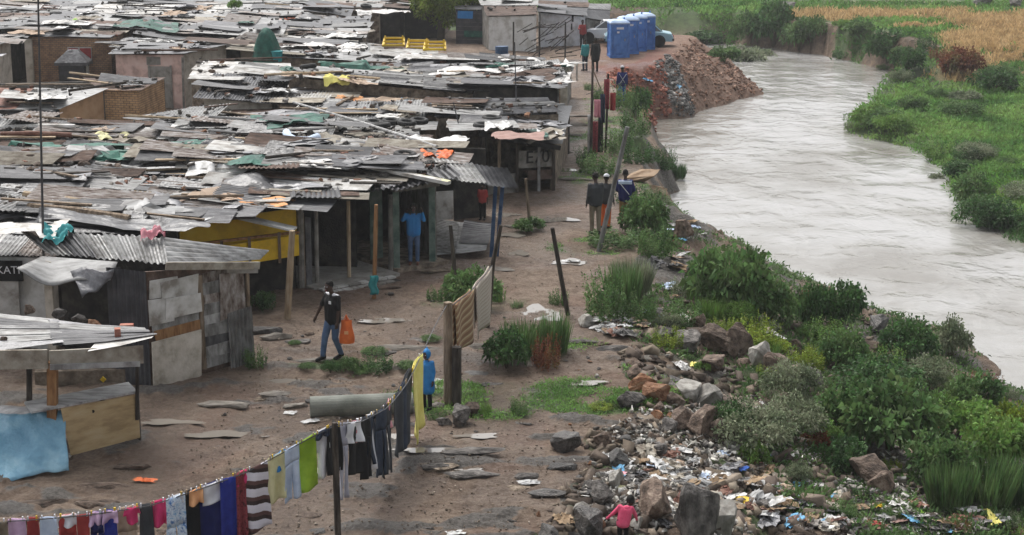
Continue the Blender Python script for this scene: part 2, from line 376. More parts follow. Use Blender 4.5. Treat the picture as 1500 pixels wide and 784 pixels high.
def leafy(m, gain=1.6):
    nt = m.node_tree; N = nt.nodes; K = nt.links; b = N['Principled BSDF']; out = [n for n in N if n.type == 'OUTPUT_MATERIAL'][0]
    src = b.inputs['Base Color'].links[0].from_socket
    g_ = N.new('ShaderNodeVectorMath'); g_.operation = 'SCALE'; g_.inputs['Scale'].default_value = gain; K.new(src, g_.inputs[0]); K.new(g_.outputs[0], b.inputs['Base Color'])
    t = N.new('ShaderNodeBsdfTranslucent'); K.new(g_.outputs[0], t.inputs['Color']); mx = N.new('ShaderNodeMixShader'); mx.inputs[0].default_value = .35
    K.new(b.outputs[0], mx.inputs[1]); K.new(t.outputs[0], mx.inputs[2]); K.new(mx.outputs[0], out.inputs['Surface'])
for n_ in ('leafdark','leafmid','leafbright','leafyellow','leafgrey','weedred','drygrass'): leafy(M[n_])
bricks('brickold', (.46,.27,.15), (.28,.16,.095), (.15,.12,.09), 2.6)
bricks('bricktan', (.62,.40,.21), (.50,.31,.16), (.22,.16,.11), 2.6)
def stripes(name, cols, period, axis=2, noise=.3):
    m = bpy.data.materials.new(name); m.use_nodes = True; nt = m.node_tree; N = nt.nodes; K = nt.links; b = N['Principled BSDF']; b.inputs['Roughness'].default_value = .9
    tc = N.new('ShaderNodeTexCoord'); sp = N.new('ShaderNodeSeparateXYZ'); K.new(tc.outputs['Object'], sp.inputs[0])
    nz = N.new('ShaderNodeTexNoise'); nz.inputs['Scale'].default_value = 14; K.new(tc.outputs['Object'], nz.inputs['Vector'])
    a = N.new('ShaderNodeMath'); a.operation = 'MULTIPLY_ADD'; K.new(nz.outputs['Fac'], a.inputs[0]); a.inputs[1].default_value = noise*period; K.new(sp.outputs[axis], a.inputs[2])
    d = N.new('ShaderNodeMath'); d.operation = 'DIVIDE'; K.new(a.outputs[0], d.inputs[0]); d.inputs[1].default_value = period
    f = N.new('ShaderNodeMath'); f.operation = 'FRACT'; K.new(d.outputs[0], f.inputs[0])
    cr = N.new('ShaderNodeValToRGB'); cr.color_ramp.interpolation = 'CONSTANT'; K.new(f.outputs[0], cr.inputs[0])
    e = cr.color_ramp.elements; e[0].position = 0; e[0].color = L3(cols[0]); e[1].position = 1/len(cols); e[1].color = L3(cols[1])
    for i in range(2, len(cols)): q = e.new(i/len(cols)); q.color = L3(cols[i])
    K.new(cr.outputs[0], b.inputs['Base Color']); MATS[name] = m
stripes('skirtstripe', [(.035,.02,.018),(.10,.05,.045),(.62,.60,.66),(.66,.64,.70)], .27, 2, .10)
stripes('blanketcheck', [(.20,.10,.05),(.30,.19,.10),(.42,.33,.2),(.22,.12,.06)], .16, 2, .1)
stripes('lacecloth', [(.44,.38,.32),(.36,.30,.25),(.47,.42,.36)], .09, 2, .5)
# ------------------------------------------------------------------ world and light
w = bpy.data.worlds.new('World'); SC.world = w; w.use_nodes = True; nt = w.node_tree
bg = nt.nodes['Background']; sky = nt.nodes.new('ShaderNodeTexSky'); sky.sky_type = 'NISHITA'; sky.sun_disc = False
SUN_EL, SUN_ROT = math.radians(58), math.radians(-30)
sky.sun_elevation = SUN_EL; sky.sun_rotation = SUN_ROT; sky.dust_density = 6; sky.air_density = 1.0; sky.ozone_density = .5
hs = nt.nodes.new('ShaderNodeHueSaturation'); hs.inputs['Saturation'].default_value = .22
nt.links.new(sky.outputs[0], hs.inputs['Color']); nt.links.new(hs.outputs[0], bg.inputs[0]); bg.inputs[1].default_value = .15
sd = bpy.data.lights.new('sun', 'SUN'); sd.energy = 1.0; sd.angle = math.radians(25); sd.color = (1, .97, .93)
so = bpy.data.objects.new('sun', sd); COL.objects.link(so)
# the lamp shines from the sky's sun: azimuth measured like the sky texture's rotation
sdir = Vector((math.sin(SUN_ROT)*math.cos(SUN_EL), math.cos(SUN_ROT)*math.cos(SUN_EL), math.sin(SUN_EL)))
so.rotation_euler = (-sdir).to_track_quat('-Z', 'Y').to_euler(); so.location = sdir*60
SC.view_settings.view_transform = 'Standard'; SC.view_settings.look = 'None'; SC.view_settings.gamma = 1; SC.view_settings.use_curve_mapping = False
SC.view_settings.exposure = 0.6
SC.cycles.max_bounces = 5; SC.cycles.diffuse_bounces = 3; SC.cycles.glossy_bounces = 2; SC.cycles.transparent_max_bounces = 6
SC.cycles.use_denoising = True
# ------------------------------------------------------------------ ground sheet
us = np.concatenate([-np.geomspace(3, .37, 18), np.linspace(-.35, .35, 540), np.geomspace(.37, 3, 18)])
pys = np.arange(930, 12, -1.7)
Ys = np.array([at(750, p, 0).y for p in pys])
Ys = np.concatenate([np.linspace(-120, 20, 12), Ys, np.geomspace(Ys[-1]+3, 700, 16)])
UU, YY = np.meshgrid(us, Ys)
XX = UU*np.maximum(YY, 24)
ZZ, g_up, g_riv, g_right, g_bank, g_dl, g_dr, g_dt, g_n1, g_n2 = terr(XX, YY, True)
V = np.stack([XX, YY, ZZ], -1).reshape(-1, 3)
nu, nv = len(us), len(Ys)
ii, jj = np.meshgrid(np.arange(nu-1), np.arange(nv-1)); a = (jj*nu+ii).ravel()
Fq = np.stack([a, a+1, a+1+nu, a+nu], -1)
gme = npmesh('ground', V, Fq, None, True)
def blob(pts, z=0):   # soft masks around world spots: list of (px,py,rx_m,ry_m)
    m = np.zeros(XX.shape)
    for px, py, rx, ry in pts:
        p = at(px, py, z); d = np.hypot((XX-p.x)/rx, (YY-p.y)/ry)+(g_n2-.5)*.9+(g_n1-.5)*.5
        m = np.maximum(m, sst(1.1, .6, d))
    return m
n5 = fbm(XX*.09, YY*.05, 91); n6 = fbm(XX*.5, YY*.5, 131)
grass = g_right*1.0
grass = np.maximum(grass, blob([(760,575,2.6,1.5),(830,590,2.0,.9),(730,600,1.2,.8),(880,260,2,3),(900,200,2,6),(880,360,1.5,1.5),(800,505,1.5,.8),(630,600,.7,.4),(690,445,1.4,.9),(530,538,1.8,.5),(900,160,1.5,5)])*(.25+.65*sst(.40, .56, fbm(XX*1.1, YY*.8, 191, 4))))
grass = np.maximum(grass, g_bank*sst(.45, .65, n6)*.75*(YY < 92))
px_all = CX+F*XX/np.maximum(YY*cT-(ZZ-CH)*sT, 1)
dry = g_right*blob([(1430,80,12,12),(1500,60,10,14),(1330,62,9,10),(1270,38,7,9),(1390,35,12,5),(1210,30,4,6),(1360,105,5,5)], -1.6)
dry = dry*sst(1.5, 4.5, g_dr)*(.35+.65*sst(.40, .52, fbm(XX*.16, YY*.10, 171)))
dry = np.maximum(dry, g_right*sst(.56, .64, n5)*sst(3, 8, g_dr)*.35*(YY > 95))
cliff = g_right*sst(2.6, 1.6, g_dr)*sst(104, 112, YY)*sst(.35, .5, vn(XX*.3, YY*.2, 9))
mound = sst(88, 94, YY)*sst(3.5, 5.0, XX)*(g_up | g_bank)*(YY < 135)
plateau = mound*g_up
red = mound*sst(10.0, 8.0, XX+(n6-.5)*3)*(g_bank | (g_dt < 1.5))
mgrey = mound*sst(7.4, 8.0, XX+(YY-100)*.25+(n6-.5)*2)*sst(9.8, 9.2, XX+(YY-100)*.25+(n6-.5)*2)*g_bank
rub = g_bank*sst(.38, .6, fbm(XX*.8, YY*.8, 161))*(1-mound)
rub = np.maximum(rub, mgrey*.9)
wet = np.maximum(sst(.46, .58, fbm(XX*.45, YY*.3, 57)), sst(.52, .6, g_n1)*.7)*g_up*(YY < 100)
rock = g_up*sst(40, 34, YY)*sst(.60, .66, fbm(XX*.8+3, YY*1.6, 77, 3))
red = np.maximum(red, g_up*sst(.62, .7, n6)*.35*(YY < 60)); red = np.maximum(red, cliff*.25)
def attr(name, r, g, b):
    at_ = gme.color_attributes.new(name, 'FLOAT_COLOR', 'POINT')
    at_.data.foreach_set('color', np.stack([np.clip(r,0,1), np.clip(g,0,1), np.clip(b,0,1), np.ones(XX.shape)], -1).astype(np.float32).ravel())
attr('wa', grass*(1-cliff), rub, wet); attr('wb', dry*(1-cliff), np.maximum(red, cliff*.3), np.maximum(rock, 0)); attr('wc', mound, cliff, 0*mound)
gm = bpy.data.materials.new('ground'); gm.use_nodes = True; nt = gm.node_tree; N = nt.nodes; K = nt.links; b = N['Principled BSDF']
tc = N.new('ShaderNodeTexCoord')
def noise(sc, det=6, rg=.6):
    n = N.new('ShaderNodeTexNoise'); n.inputs['Scale'].default_value = sc; n.inputs['Detail'].default_value = det; n.inputs['Roughness'].default_value = rg
    K.new(tc.outputs['Object'], n.inputs['Vector']); return n.outputs['Fac']
def ramp(src, cols, lo=.35, hi=.65):
    cr = N.new('ShaderNodeValToRGB'); K.new(src, cr.inputs[0]); e = cr.color_ramp.elements
    e[0].position = lo; e[0].color = L3(cols[0]); e[1].position = hi; e[1].color = L3(cols[-1])
    for i in range(1, len(cols)-1): q = e.new(lo+(hi-lo)*i/(len(cols)-1)); q.color = L3(cols[i])
    return cr.outputs[0]
def mixc(f, A, B):
    m = N.new('ShaderNodeMix'); m.data_type = 'RGBA'; K.new(f, m.inputs['Factor']); K.new(A, m.inputs['A']); K.new(B, m.inputs['B']); return m.outputs['Result']
def sep(name):
    a = N.new('ShaderNodeVertexColor'); a.layer_name = name; s = N.new('ShaderNodeSeparateColor'); K.new(a.outputs[0], s.inputs[0]); return s.outputs
def mth(op, a, b_=None, c=None):
    m = N.new('ShaderNodeMath'); m.operation = op
    for i, v in enumerate((a, b_, c)):
        if v is None: continue
        if isinstance(v, (int, float)): m.inputs[i].default_value = v
        else: K.new(v, m.inputs[i])
    return m.outputs[0]
A, B_, C_ = sep('wa'), sep('wb'), sep('wc')
big, mid, fine = noise(.5, 9, .7), noise(3, 9, .75), noise(12, 9, .8)
f2 = mth('MULTIPLY_ADD', big, .38, mth('MULTIPLY', mid, .36)); f2 = mth('MULTIPLY_ADD', fine, .26, f2)
col = ramp(f2, [(.070,.045,.030),(.145,.100,.070),(.225,.165,.120),(.29,.23,.175)], .39, .61)
col = mixc(mth('MULTIPLY', B_[1], .8), col, ramp(mid, [(.10,.045,.03),(.21,.115,.08),(.27,.18,.14)]))
col = mixc(C_[0], col, mixc(B_[1], ramp(mid, [(.11,.06,.038),(.20,.118,.08),(.27,.18,.13)]), ramp(fine, [(.10,.04,.028),(.20,.085,.06),(.29,.17,.13)])))
def fuzzy(m, k=1.6, nz=fine): return mth('MINIMUM', mth('MAXIMUM', mth('MULTIPLY_ADD', mth('SUBTRACT', nz, .5), 2.4, mth('MULTIPLY_ADD', m, k, -.3)), 0), 1)
col = mixc(fuzzy(A[1]), col, ramp(fine, [(.035,.032,.028),(.11,.10,.088),(.21,.195,.175)], .35, .62))
col = mixc(fuzzy(B_[2]), col, ramp(fine, [(.055,.048,.042),(.12,.108,.096),(.20,.185,.165)], .35, .65))
gr = ramp(mixc(mid, noise(.18, 4), noise(2.2, 6)), [(.035,.055,.022),(.06,.095,.032),(.09,.13,.045),(.12,.145,.06)], .36, .66)
col = mixc(fuzzy(A[0], 1.7), col, gr)
col = mixc(fuzzy(B_[0], 1.3, mid), col, ramp(fine, [(.15,.105,.045),(.25,.175,.08),(.32,.24,.13)]))
col = mixc(fuzzy(C_[1], 1.6), col, ramp(mid, [(.03,.022,.015),(.10,.07,.045),(.20,.135,.085)]))
wetf = fuzzy(A[2], 1.0, mid)
mm = N.new('ShaderNodeMix'); mm.data_type = 'RGBA'; mm.blend_type = 'MULTIPLY'; K.new(mth('MULTIPLY', wetf, .8), mm.inputs['Factor']); K.new(col, mm.inputs['A']); mm.inputs['B'].default_value = (.70,.68,.68,1)
K.new(mm.outputs['Result'], b.inputs['Base Color'])
rr = mth('MULTIPLY_ADD', wetf, -.60, .85); K.new(rr, b.inputs['Roughness']); b.inputs['Specular IOR Level'].default_value = .4
bp = N.new('ShaderNodeBump'); bp.inputs['Strength'].default_value = .9; bp.inputs['Distance'].default_value = .09
K.new(mth('MULTIPLY_ADD', noise(30, 5), .3, mth('ADD', mid, fine)), bp.inputs['Height']); K.new(bp.outputs[0], b.inputs['Normal'])
gme.materials.append(gm)
ground = bpy.data.objects.new('ground', gme); COL.objects.link(ground); ground['kind'] = 'structure'
# ------------------------------------------------------------------ river
wm = bpy.data.materials.new('water'); wm.use_nodes = True; nt = wm.node_tree; N = nt.nodes; K = nt.links; b = N['Principled BSDF']
tc = N.new('ShaderNodeTexCoord')
n0 = noise(.35, 4); 
b.inputs['Roughness'].default_value = .14; b.inputs['IOR'].default_value = 1.33
K.new(ramp(noise(.16, 6, .6), [(.20,.188,.165),(.285,.278,.26),(.345,.34,.33)], .38, .60), b.inputs['Base Color'])
ws = []
for sc, rot, stx in ((.95, .9, .75), (2.6, 1.15, .8), (.30, .7, .8)):
    mp = N.new('ShaderNodeMapping'); mp.inputs['Rotation'].default_value = (0, 0, rot-PI/2+.35); mp.inputs['Scale'].default_value = (1/1.4, stx/1.4*1.0, 1); K.new(tc.outputs['Object'], mp.inputs[0])
    n = N.new('ShaderNodeTexNoise'); n.inputs['Scale'].default_value = sc; n.inputs['Detail'].default_value = 4; n.inputs['Distortion'].default_value = .6; K.new(mp.outputs[0], n.inputs['Vector']); ws.append(n.outputs['Fac'])
hh = mth('MULTIPLY_ADD', ws[1], .10, mth('MULTIPLY', mth('POWER', ws[0], 1.6), .9)); hh = mth('MULTIPLY_ADD', ws[2], 1.6, hh)
bp = N.new('ShaderNodeBump'); bp.inputs['Strength'].default_value = .8; bp.inputs['Distance'].default_value = .20; K.new(hh, bp.inputs['Height']); K.new(bp.outputs[0], b.inputs['Normal'])
def wz(x, y):
    s = x*.5+y*.86
    return ZW+.10*(fbm(x*.8+3, y*.8, 301, 4)-.5)+.05*(vn(x*2.0, y*2.0, 311)-.5)
wx_ = np.linspace(-110, 160, 340); wy_ = np.concatenate([[-100, 0], np.geomspace(24, 148, 300), [200]])
WX, WY = np.meshgrid(wx_, wy_); WV = np.stack([WX, WY, wz(WX, WY)], -1).reshape(-1, 3)
WV[:, 2] = np.where(WV[:, 1] > 148, ZW-.3, WV[:, 2])
ii, jj = np.meshgrid(np.arange(339), np.arange(len(wy_)-1)); a = (jj*340+ii).ravel()
riv = bpy.data.objects.new('river', npmesh('river', WV, np.stack([a, a+1, a+341, a+340], -1), wm, True)); COL.objects.link(riv); riv['kind'] = 'structure'

# quick height lookup on the finished sheet
def tfast(x, y):
    x = np.asarray(x, float); y = np.asarray(y, float)
    j = np.clip(np.searchsorted(Ys, y)-1, 0, nv-2); fy = np.clip((y-Ys[j])/(Ys[j+1]-Ys[j]), 0, 1)
    u = x/np.maximum(y, 24); i = np.clip(np.searchsorted(us, u)-1, 0, nu-2); fx = np.clip((u-us[i])/(us[i+1]-us[i]), 0, 1)
    return (ZZ[j,i]*(1-fx)+ZZ[j,i+1]*fx)*(1-fy)+(ZZ[j+1,i]*(1-fx)+ZZ[j+1,i+1]*fx)*fy
def lookup(A_, x, y):
    x = np.asarray(x, float); y = np.asarray(y, float)
    j = np.clip(np.searchsorted(Ys, y), 0, nv-1); i = np.clip(np.searchsorted(us, x/np.maximum(y, 24)), 0, nu-1); return A_[j, i]
def tz(x, y): return float(tfast(x, y))
def pick(px, py, dz=0.0):
    r = ray(px, py)
    Y = np.linspace(20, 240, 1500); t = Y/r.y
    d = CH+r.z*t-dz-tfast(r.x*t, Y)
    k = int(np.argmax(d <= 0))
    if d[k] > 0: return at(px, py, 0)
    k = max(k, 1); a = d[k-1]/(d[k-1]-d[k]+1e-9); tt = t[k-1]+(t[k]-t[k-1])*a
    return Vector((r.x*tt, r.y*tt, CH+r.z*tt-dz))

# ------------------------------------------------------------------ air
hz = MB().box((0, 290, 4.0), (4400, 860, 17.6))
hzo = hz.build('haze', None); hzm = bpy.data.materials.new('haze'); hzm.use_nodes = True; nh = hzm.node_tree
nh.nodes.remove(nh.nodes['Principled BSDF']); pv = nh.nodes.new('ShaderNodeVolumePrincipled'); pv.inputs['Color'].default_value = (.86,.88,.90,1); pv.inputs['Density'].default_value = .0004
nh.links.new(pv.outputs[0], [n for n in nh.nodes if n.type == 'OUTPUT_MATERIAL'][0].inputs['Volume']); hzo.data.materials.append(hzm); hzo['kind'] = 'stuff'; hzo['label'] = 'thin damp haze hanging over the settlement and river'
SC.cycles.volume_bounces = 1
# ------------------------------------------------------------------ where things are, in words
LAND = []   # (x, y, phrase)
def land(px, py, z, phrase): p = at(px, py, z); LAND.append((p.x, p.y, phrase))
for a in [(60,380,2,'the white-walled shack with the black painted sign'),(300,380,2.3,'the shack with patched tin sides'),(345,325,2.3,'the yellow-walled shop'),
 (605,300,2,'the doorway where a person in blue stands'),(715,270,2.2,'the awning on blue posts'),(770,200,2,'the dark stall with the painted number'),
 (812,120,2,'the orange-topped wall'),(225,85,2.4,'the pink-walled house'),(105,75,2.4,'the old brick house with the red window'),(140,140,2.2,'the tan and brick annex'),
 (30,150,2.2,'the roof with the orange painted patch'),(392,70,2.4,'the dark green cloth cover'),(610,65,2.4,'the yellow plastic frames'),(700,30,2.3,'the dark shed with the blue patch'),
 (640,50,2.3,'the dark leafy tree'),(300,12,2.4,'the long white roof at the top edge'),(340,105,2.4,'the white sheeted roof'),(840,60,2,'the whitewashed house by the parked cars'),
 (440,195,2.4,'the green net on the roofs'),(440,225,2.5,'the long grey roof'),(320,255,2.5,'the white tarpaulin roof'),(110,290,2.4,'the bundle of thick poles'),
 (600,140,2.4,'the bright blue plastic sheet'),(760,90,2.3,'the thin mast above the roofs'),(130,240,2.4,'the roof crowded with bricks'),(60,60,2.4,'the roof with the red slatted crate'),
 (560,175,2.4,'the row of tyres on a grey sheet'),(250,180,2.4,'the tan striped tin sheet'),(500,110,2.3,'the long pale roof ridge'),(700,180,2.4,'the tilted dark grey roof')]: land(*a)
def where(p, rel=True):
    ds = sorted((math.hypot(p[0]-x, (p[1]-y)*.6), i) for i, (x, y, _) in enumerate(LAND))
    (d1, i), (d2, j) = ds[0], ds[1]
    x, y, ph = LAND[i]
    if d1 < 2.2: r = 'beside '
    elif p[1]-y > abs(p[0]-x)*.6: r = 'behind '
    elif y-p[1] > abs(p[0]-x)*.6: r = 'in front of '
    else: return 'between %s and %s' % (ph, LAND[j][2])
    return r+ph
USED = {}
def uniq(o, label, group=None):
    """label shared only inside one group of look-alikes at one spot"""
    w_ = label.split()
    if len(w_) > 16: label = ' '.join(w_[:16])
    while label.split()[-1] in ('the', 'and', 'with', 'of', 'a', 'in', 'by', 'where', 'on', 'that'): label = ' '.join(label.split()[:-1])
    o['label'] = label
    if group: o['group'] = group
    return o
# ------------------------------------------------------------------ corrugated and flat sheets
def bil(c, u, v): return c[0]*(1-u)*(1-v)+c[1]*u*(1-v)+c[2]*u*v+c[3]*(1-u)*v
def sheet_mesh(c, corr, along='u', pitch=.11, amp=.018, sag=.02, seed=0, wob=.015):
    """c: four corners; ribs run along u (or v)"""
    c = [Vector(q) for q in c]; mb = MB()
    Lu = ((c[1]-c[0]).length+(c[2]-c[3]).length)/2; Lv = ((c[3]-c[0]).length+(c[2]-c[1]).length)/2
    n = (c[1]-c[0]).cross(c[3]-c[0]).normalized()
    if n.z < 0: n = -n
    if corr:
        if along == 'u': nu, nv = max(2, int(Lu/.7)), max(4, int(Lv/pitch*4))
        else: nu, nv = max(4, int(Lu/pitch*4)), max(2, int(Lv/.7))
    else: nu, nv = max(2, min(8, int(Lu/.5))), max(2, min(8, int(Lv/.3)))
    rr = random.Random(seed); ph = rr.random()*9
    def f(u, v):
        p = bil(c, u, v)
        t = (v*Lv if along == 'u' else u*Lu)
        h = amp*math.sin(2*PI*t/pitch) if corr else 0
        h += wob*math.sin(u*3+ph)*math.cos(v*4+ph*2)-sag*math.sin(PI*u)
        return p+n*h
    mb.sheet(f, nu, nv)
    return mb
ROOFS = []  # (4 corners as Vectors)
def roof_z(x, y):
    best = None
    for c in ROOFS:
        xs = [q.x for q in c]; ys = [q.y for q in c]
        if not (min(xs) <= x <= max(xs) and min(ys) <= y <= max(ys)): continue
        a, b, cc, d = c
        for tri in ((a, b, cc), (a, cc, d)):
            den = (tri[1].y-tri[2].y)*(tri[0].x-tri[2].x)+(tri[2].x-tri[1].x)*(tri[0].y-tri[2].y)
            if abs(den) < 1e-6: continue
            l0 = ((tri[1].y-tri[2].y)*(x-tri[2].x)+(tri[2].x-tri[1].x)*(y-tri[2].y))/den
            l1 = ((tri[2].y-tri[0].y)*(x-tri[2].x)+(tri[0].x-tri[2].x)*(y-tri[2].y))/den
            l2 = 1-l0-l1
            if min(l0, l1, l2) >= -.01:
                z = l0*tri[0].z+l1*tri[1].z+l2*tri[2].z
                if best is None or z > best: best = z
    return best
def wallmb(a, b, ha, hb, th=.07, z0=-.25, corr=0):
    a = Vector((a[0], a[1], 0)); b = Vector((b[0], b[1], 0)); d = (b-a); L = d.length; d.normalize(); n = Vector((d.y, -d.x, 0))
    mb = MB()
    if corr:
        k = max(2, int(L/.115*4))
        def f(u, v):
            z = z0+(ha+(hb-ha)*u-z0)*v
            return a+d*L*u+n*(.016*math.sin(2*PI*u*L/.115))+Vector((0,0,z))
        mb.sheet(f, k, 1)
    else:
        P = [a+Vector((0,0,z0)), b+Vector((0,0,z0)), b+Vector((0,0,hb)), a+Vector((0,0,ha))]
        mb.prism(P, -n, th)
    return mb
def shack(label, corners, hs, wall='darkwall', roofs=('galv',), along='u', over=.22, strips=None, lengths=1, near=False, cat='shack', name='shack', seed=0, walls=None, register=True, jz=.05, group=None, base=-.25):
    """corners a,b (front, left to right), c,d (back, right to left)"""
    rr = random.Random(seed*7+1)
    co = [Vector((q[0], q[1], 0)) for q in corners]; cen = sum(co, Vector())/4
    root = empty(name, cen); tag(root, None, cat); uniq(root, label, group)
    if isinstance(hs, (int, float)): hs = [hs]*4
    wm_ = walls or [wall]*4
    if len(set(wm_)) == 1:
        mb = MB()
        for i in range(4):
            j = (i+1) % 4; w1 = wallmb(co[i], co[j], hs[i]-.04, hs[j]-.04, z0=base); mb.add(w1.v, w1.f)
        mb.build('wall', M[wm_[0]], root)
    else:
        for i in range(4):
            if wm_[i] is None: continue
            j = (i+1) % 4; kk = wm_[i]; cr = kk.startswith('~'); kk = kk.lstrip('~')
            wallmb(co[i], co[j], hs[i]-.04, hs[j]-.04, z0=base, corr=cr).build('wall', M[kk], root)
    top = [co[i]+(co[i]-cen).normalized()*over*1.3+Vector((0,0,hs[i])) for i in range(4)]
    if register: ROOFS.append(top)
    Lv = ((top[3]-top[0]).length+(top[2]-top[1]).length)/2; Lu = ((top[1]-top[0]).length+(top[2]-top[3]).length)/2
    if along == 'v': Lv, Lu = Lu, Lv
    n = strips or max(2, int(Lv/.85))
    for i in range(n):
        cuts = [0, 1]
        if lengths > 1: cuts = [0]+sorted((k+rr.uniform(-.2, .2))/lengths for k in range(1, lengths))+[1]
        for k in range(len(cuts)-1):
            v0, v1 = i/n-.02*rr.random(), (i+1)/n+.05*rr.random(); u0, u1 = cuts[k]-.03, cuts[k+1]+.03
            e0, e1 = rr.uniform(-.03, .05), rr.uniform(-.03, .05)
            if k == 0: u0 = cuts[k]-rr.uniform(-.02, .05)
            if k == len(cuts)-2: u1 = 1+rr.uniform(-.03, .05)
            if along == 'u': c4 = [bil(top, u0, v0+e0*.2), bil(top, u1, v0+e1*.2), bil(top, u1, v1+e1*.2), bil(top, u0, v1+e0*.2)]
            else: c4 = [bil(top, v0, u0), bil(top, v1, u0), bil(top, v1, u1), bil(top, v0, u1)]
            dz = (i % 2)*.02+k*.015+rr.random()*jz
            c4 = [q+Vector((rr.uniform(-.04,.04), rr.uniform(-.04,.04), dz+rr.random()*.04)) for q in c4]
            mname = rr.choice(roofs)
            sheet_mesh(c4, near, 'u' if along == 'u' else 'v', seed=rr.randint(0, 999)).build('roof_sheet', M[mname], root)
    return root
SLUM_R = [at(*q)[:2] for q in [(300,600),(365,533),(425,468),(560,412),(640,385),(735,335),(822,275),(832,160),(845,118),(850,100),(852,80)]]
def xr(Y):
    pts = SLUM_R
    if Y <= pts[0][1]: return pts[0][0]
    for (x0, y0), (x1, y1) in zip(pts[:-1], pts[1:]):
        if y0 <= Y <= y1: return x0+(x1-x0)*(Y-y0)/(y1-y0)
    return pts[-1][0]
RES = []   # reserved hero footprints (polygons)
def reserve(c, m=.15):
    c = [Vector((q[0], q[1], 0)) for q in c]; k = sum(c, Vector())/len(c)
    RES.append([tuple((k+(q-k)*(1+m/max((q-k).length, .1)))[:2]) for q in c])
def g(px, py, z=0): return at(px, py, z)
def clear_front(x0, x1, py, ybase=None, z=2.55):
    yb = ybase or py
    RES.append([tuple(at(x0,py,z)[:2]), tuple(at(x1,py,z)[:2]), tuple(at(x1,yb,0)[:2]), tuple(at(x0,yb,0)[:2])])
for q_ in ((170,302,152),(44,168,128),(-80,180,186),(664,730,58),(712,893,64,66),(285,424,128,138),(590,664,56),(560,655,72,74)): clear_front(*q_)
def off(p, dx, dy, dz=0): return Vector((p[0]+dx, p[1]+dy, (p[2] if len(p) > 2 else 0)+dz))

# ================================================================== front shacks
# --- shack with patched tin sides
b_ = g(222, 567); hB = hgt(222, 393, b_)
a_ = at(62, 380, hB); c_ = g(362, 531); hC = hgt(372, 384, c_)
c2 = off(c_, -1.2, 1.3); d_ = off(a_, .2, 3.6); cc_ = off(c_, -.6, 2.6)
B4 = [a_, b_, c_, cc_, ]
root = empty('shack', (b_.x-1, b_.y+1.5, 0), 'low shack with dark ribbed front and patched tin side walls', 'shack')
reserve([a_, b_, c_, off(c_, -.4, 3), off(a_, .3, 4)])
sl = lambda a, b, t: a+(b-a)*t
# front wall: ribbed dark sheets either side of a dark opening
p1 = sl(a_, b_, .08); p2 = sl(a_, b_, .62)
wallmb(a_, p1, hB-.02, hB-.05, corr=0).build('door_post', M['creamplaster'], root)
wallmb(p2, b_, hB-.05, hB-.08, corr=1).build('wall', M['slate'], root)
m_ = MB(); 
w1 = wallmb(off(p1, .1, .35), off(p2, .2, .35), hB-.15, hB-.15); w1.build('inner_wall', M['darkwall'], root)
wallmb(p1, p2, .55, .55).build('counter_front', M['slate'], root)
side = c_-b_; sn = Vector((side.y, -side.x, 0)).normalized(); sd_ = side.normalized(); SL = side.length
def sp(t, z, o=0.0): q = b_+side*t+sn*o; return Vector((q.x, q.y, z))
def panel(t0, t1, z0, z1, o, th, jit=.0, seed=0, sk=0):
    r_ = random.Random(seed); j = lambda: r_.uniform(-jit, jit)
    P = [sp(t0+j()/SL, z0+j(), o), sp(t1+j()/SL, z0+j()+sk, o), sp(t1+j()/SL, z1+j()+sk, o), sp(t0+j()/SL, z1+j(), o)]
    return MB().prism(P, -sn, th)
wallmb(b_, c_, hB-.08, hC-.08).build('wall', M['rust'], root)
for k, (t0, t1, z0, z1, mt, o) in enumerate([(.02,.55,1.15,1.55,'galv',.03),(.02,.3,1.9,2.3,'whitesheet',.04),(.12,.5,1.8,2.25,'whitesheet',.06),(.0,.24,1.35,1.9,'whitesheet',.08),(.15,.52,1.45,1.85,'whitesheet',.10),
      (.05,.5,.98,1.22,'woodorange',.05),(.5,.56,.1,2.2,'wood',.05)]):
    panel(t0, t1, z0, z1, o, .015, .03, k).build('wall_panel', M[mt], root)
panel(.0, .48, -.1, 1.02, .14, .04, .04, 55).build('wall_slab', M['creamplaster'], root)
for k in range(9):
    z0 = .12+k*.235; mt = ['galv','galv','galvdark','galv','galvlight','galv','patchrust','galv','patchrust'][k]
    panel(.55, .93 if k > 4 else .84, z0, z0+.26, .05+.012*(k % 2), .012, .02, k+9).build('wall_panel', M[mt], root)
panel(.72, .98, 1.15, 2.15, .09, .012, .03, 31).build('wall_panel', M['patchrust'], root)
q0, q1 = sp(.78, -.05, .16), sp(1.02, .0, .22)
q0.z = -.05; q1.z = -.02
sheet_mesh([q0, q1, q1+Vector((-.02,.02,1.35)), q0+Vector((-.05,.05,1.3))], True, 'v', pitch=.09).build('leaning_sheet', M['galv'], root)
MB().tube([sp(1.02,-.2,.02), sp(1.03,2.25,.02)], .05, 6).build('corner_post', M['wood'], root)
# roof: corrugated sheets with ribs running away from the front
ta = at(70, 371, hB+.04); tb = at(243, 386, hB+.02); tc_ = at(381, 381, hC+.03)
tb2 = tb
td = off(at(30, 338, hB+.35), 0, 0); te = at(235, 347, hB+.35)
for (q, mt) in (([ta, tb, te, td], 'galvdark'),):
    for i in range(5):
        u0, u1 = i/5-.01, (i+1)/5+.02
        c4 = [bil(q, u0, 0), bil(q, u1, 0), bil(q, u1, 1), bil(q, u0, 1)]
        sheet_mesh([v+Vector((0,0,.012*(i % 2))) for v in c4], True, 'v', pitch=.16, amp=.03).build('roof_sheet', M[['galv','galvdark','galv','galvlight','galv'][i]], root)
tf = at(395, 366, hC+.15)
sheet_mesh([tb, tc_, tf, te], True, 'u', pitch=.16, amp=.02).build('roof_sheet', M['galvlight'], root)
ROOFS.append([ta, tb, te, td]); ROOFS.append([tb, tc_, tf, te])
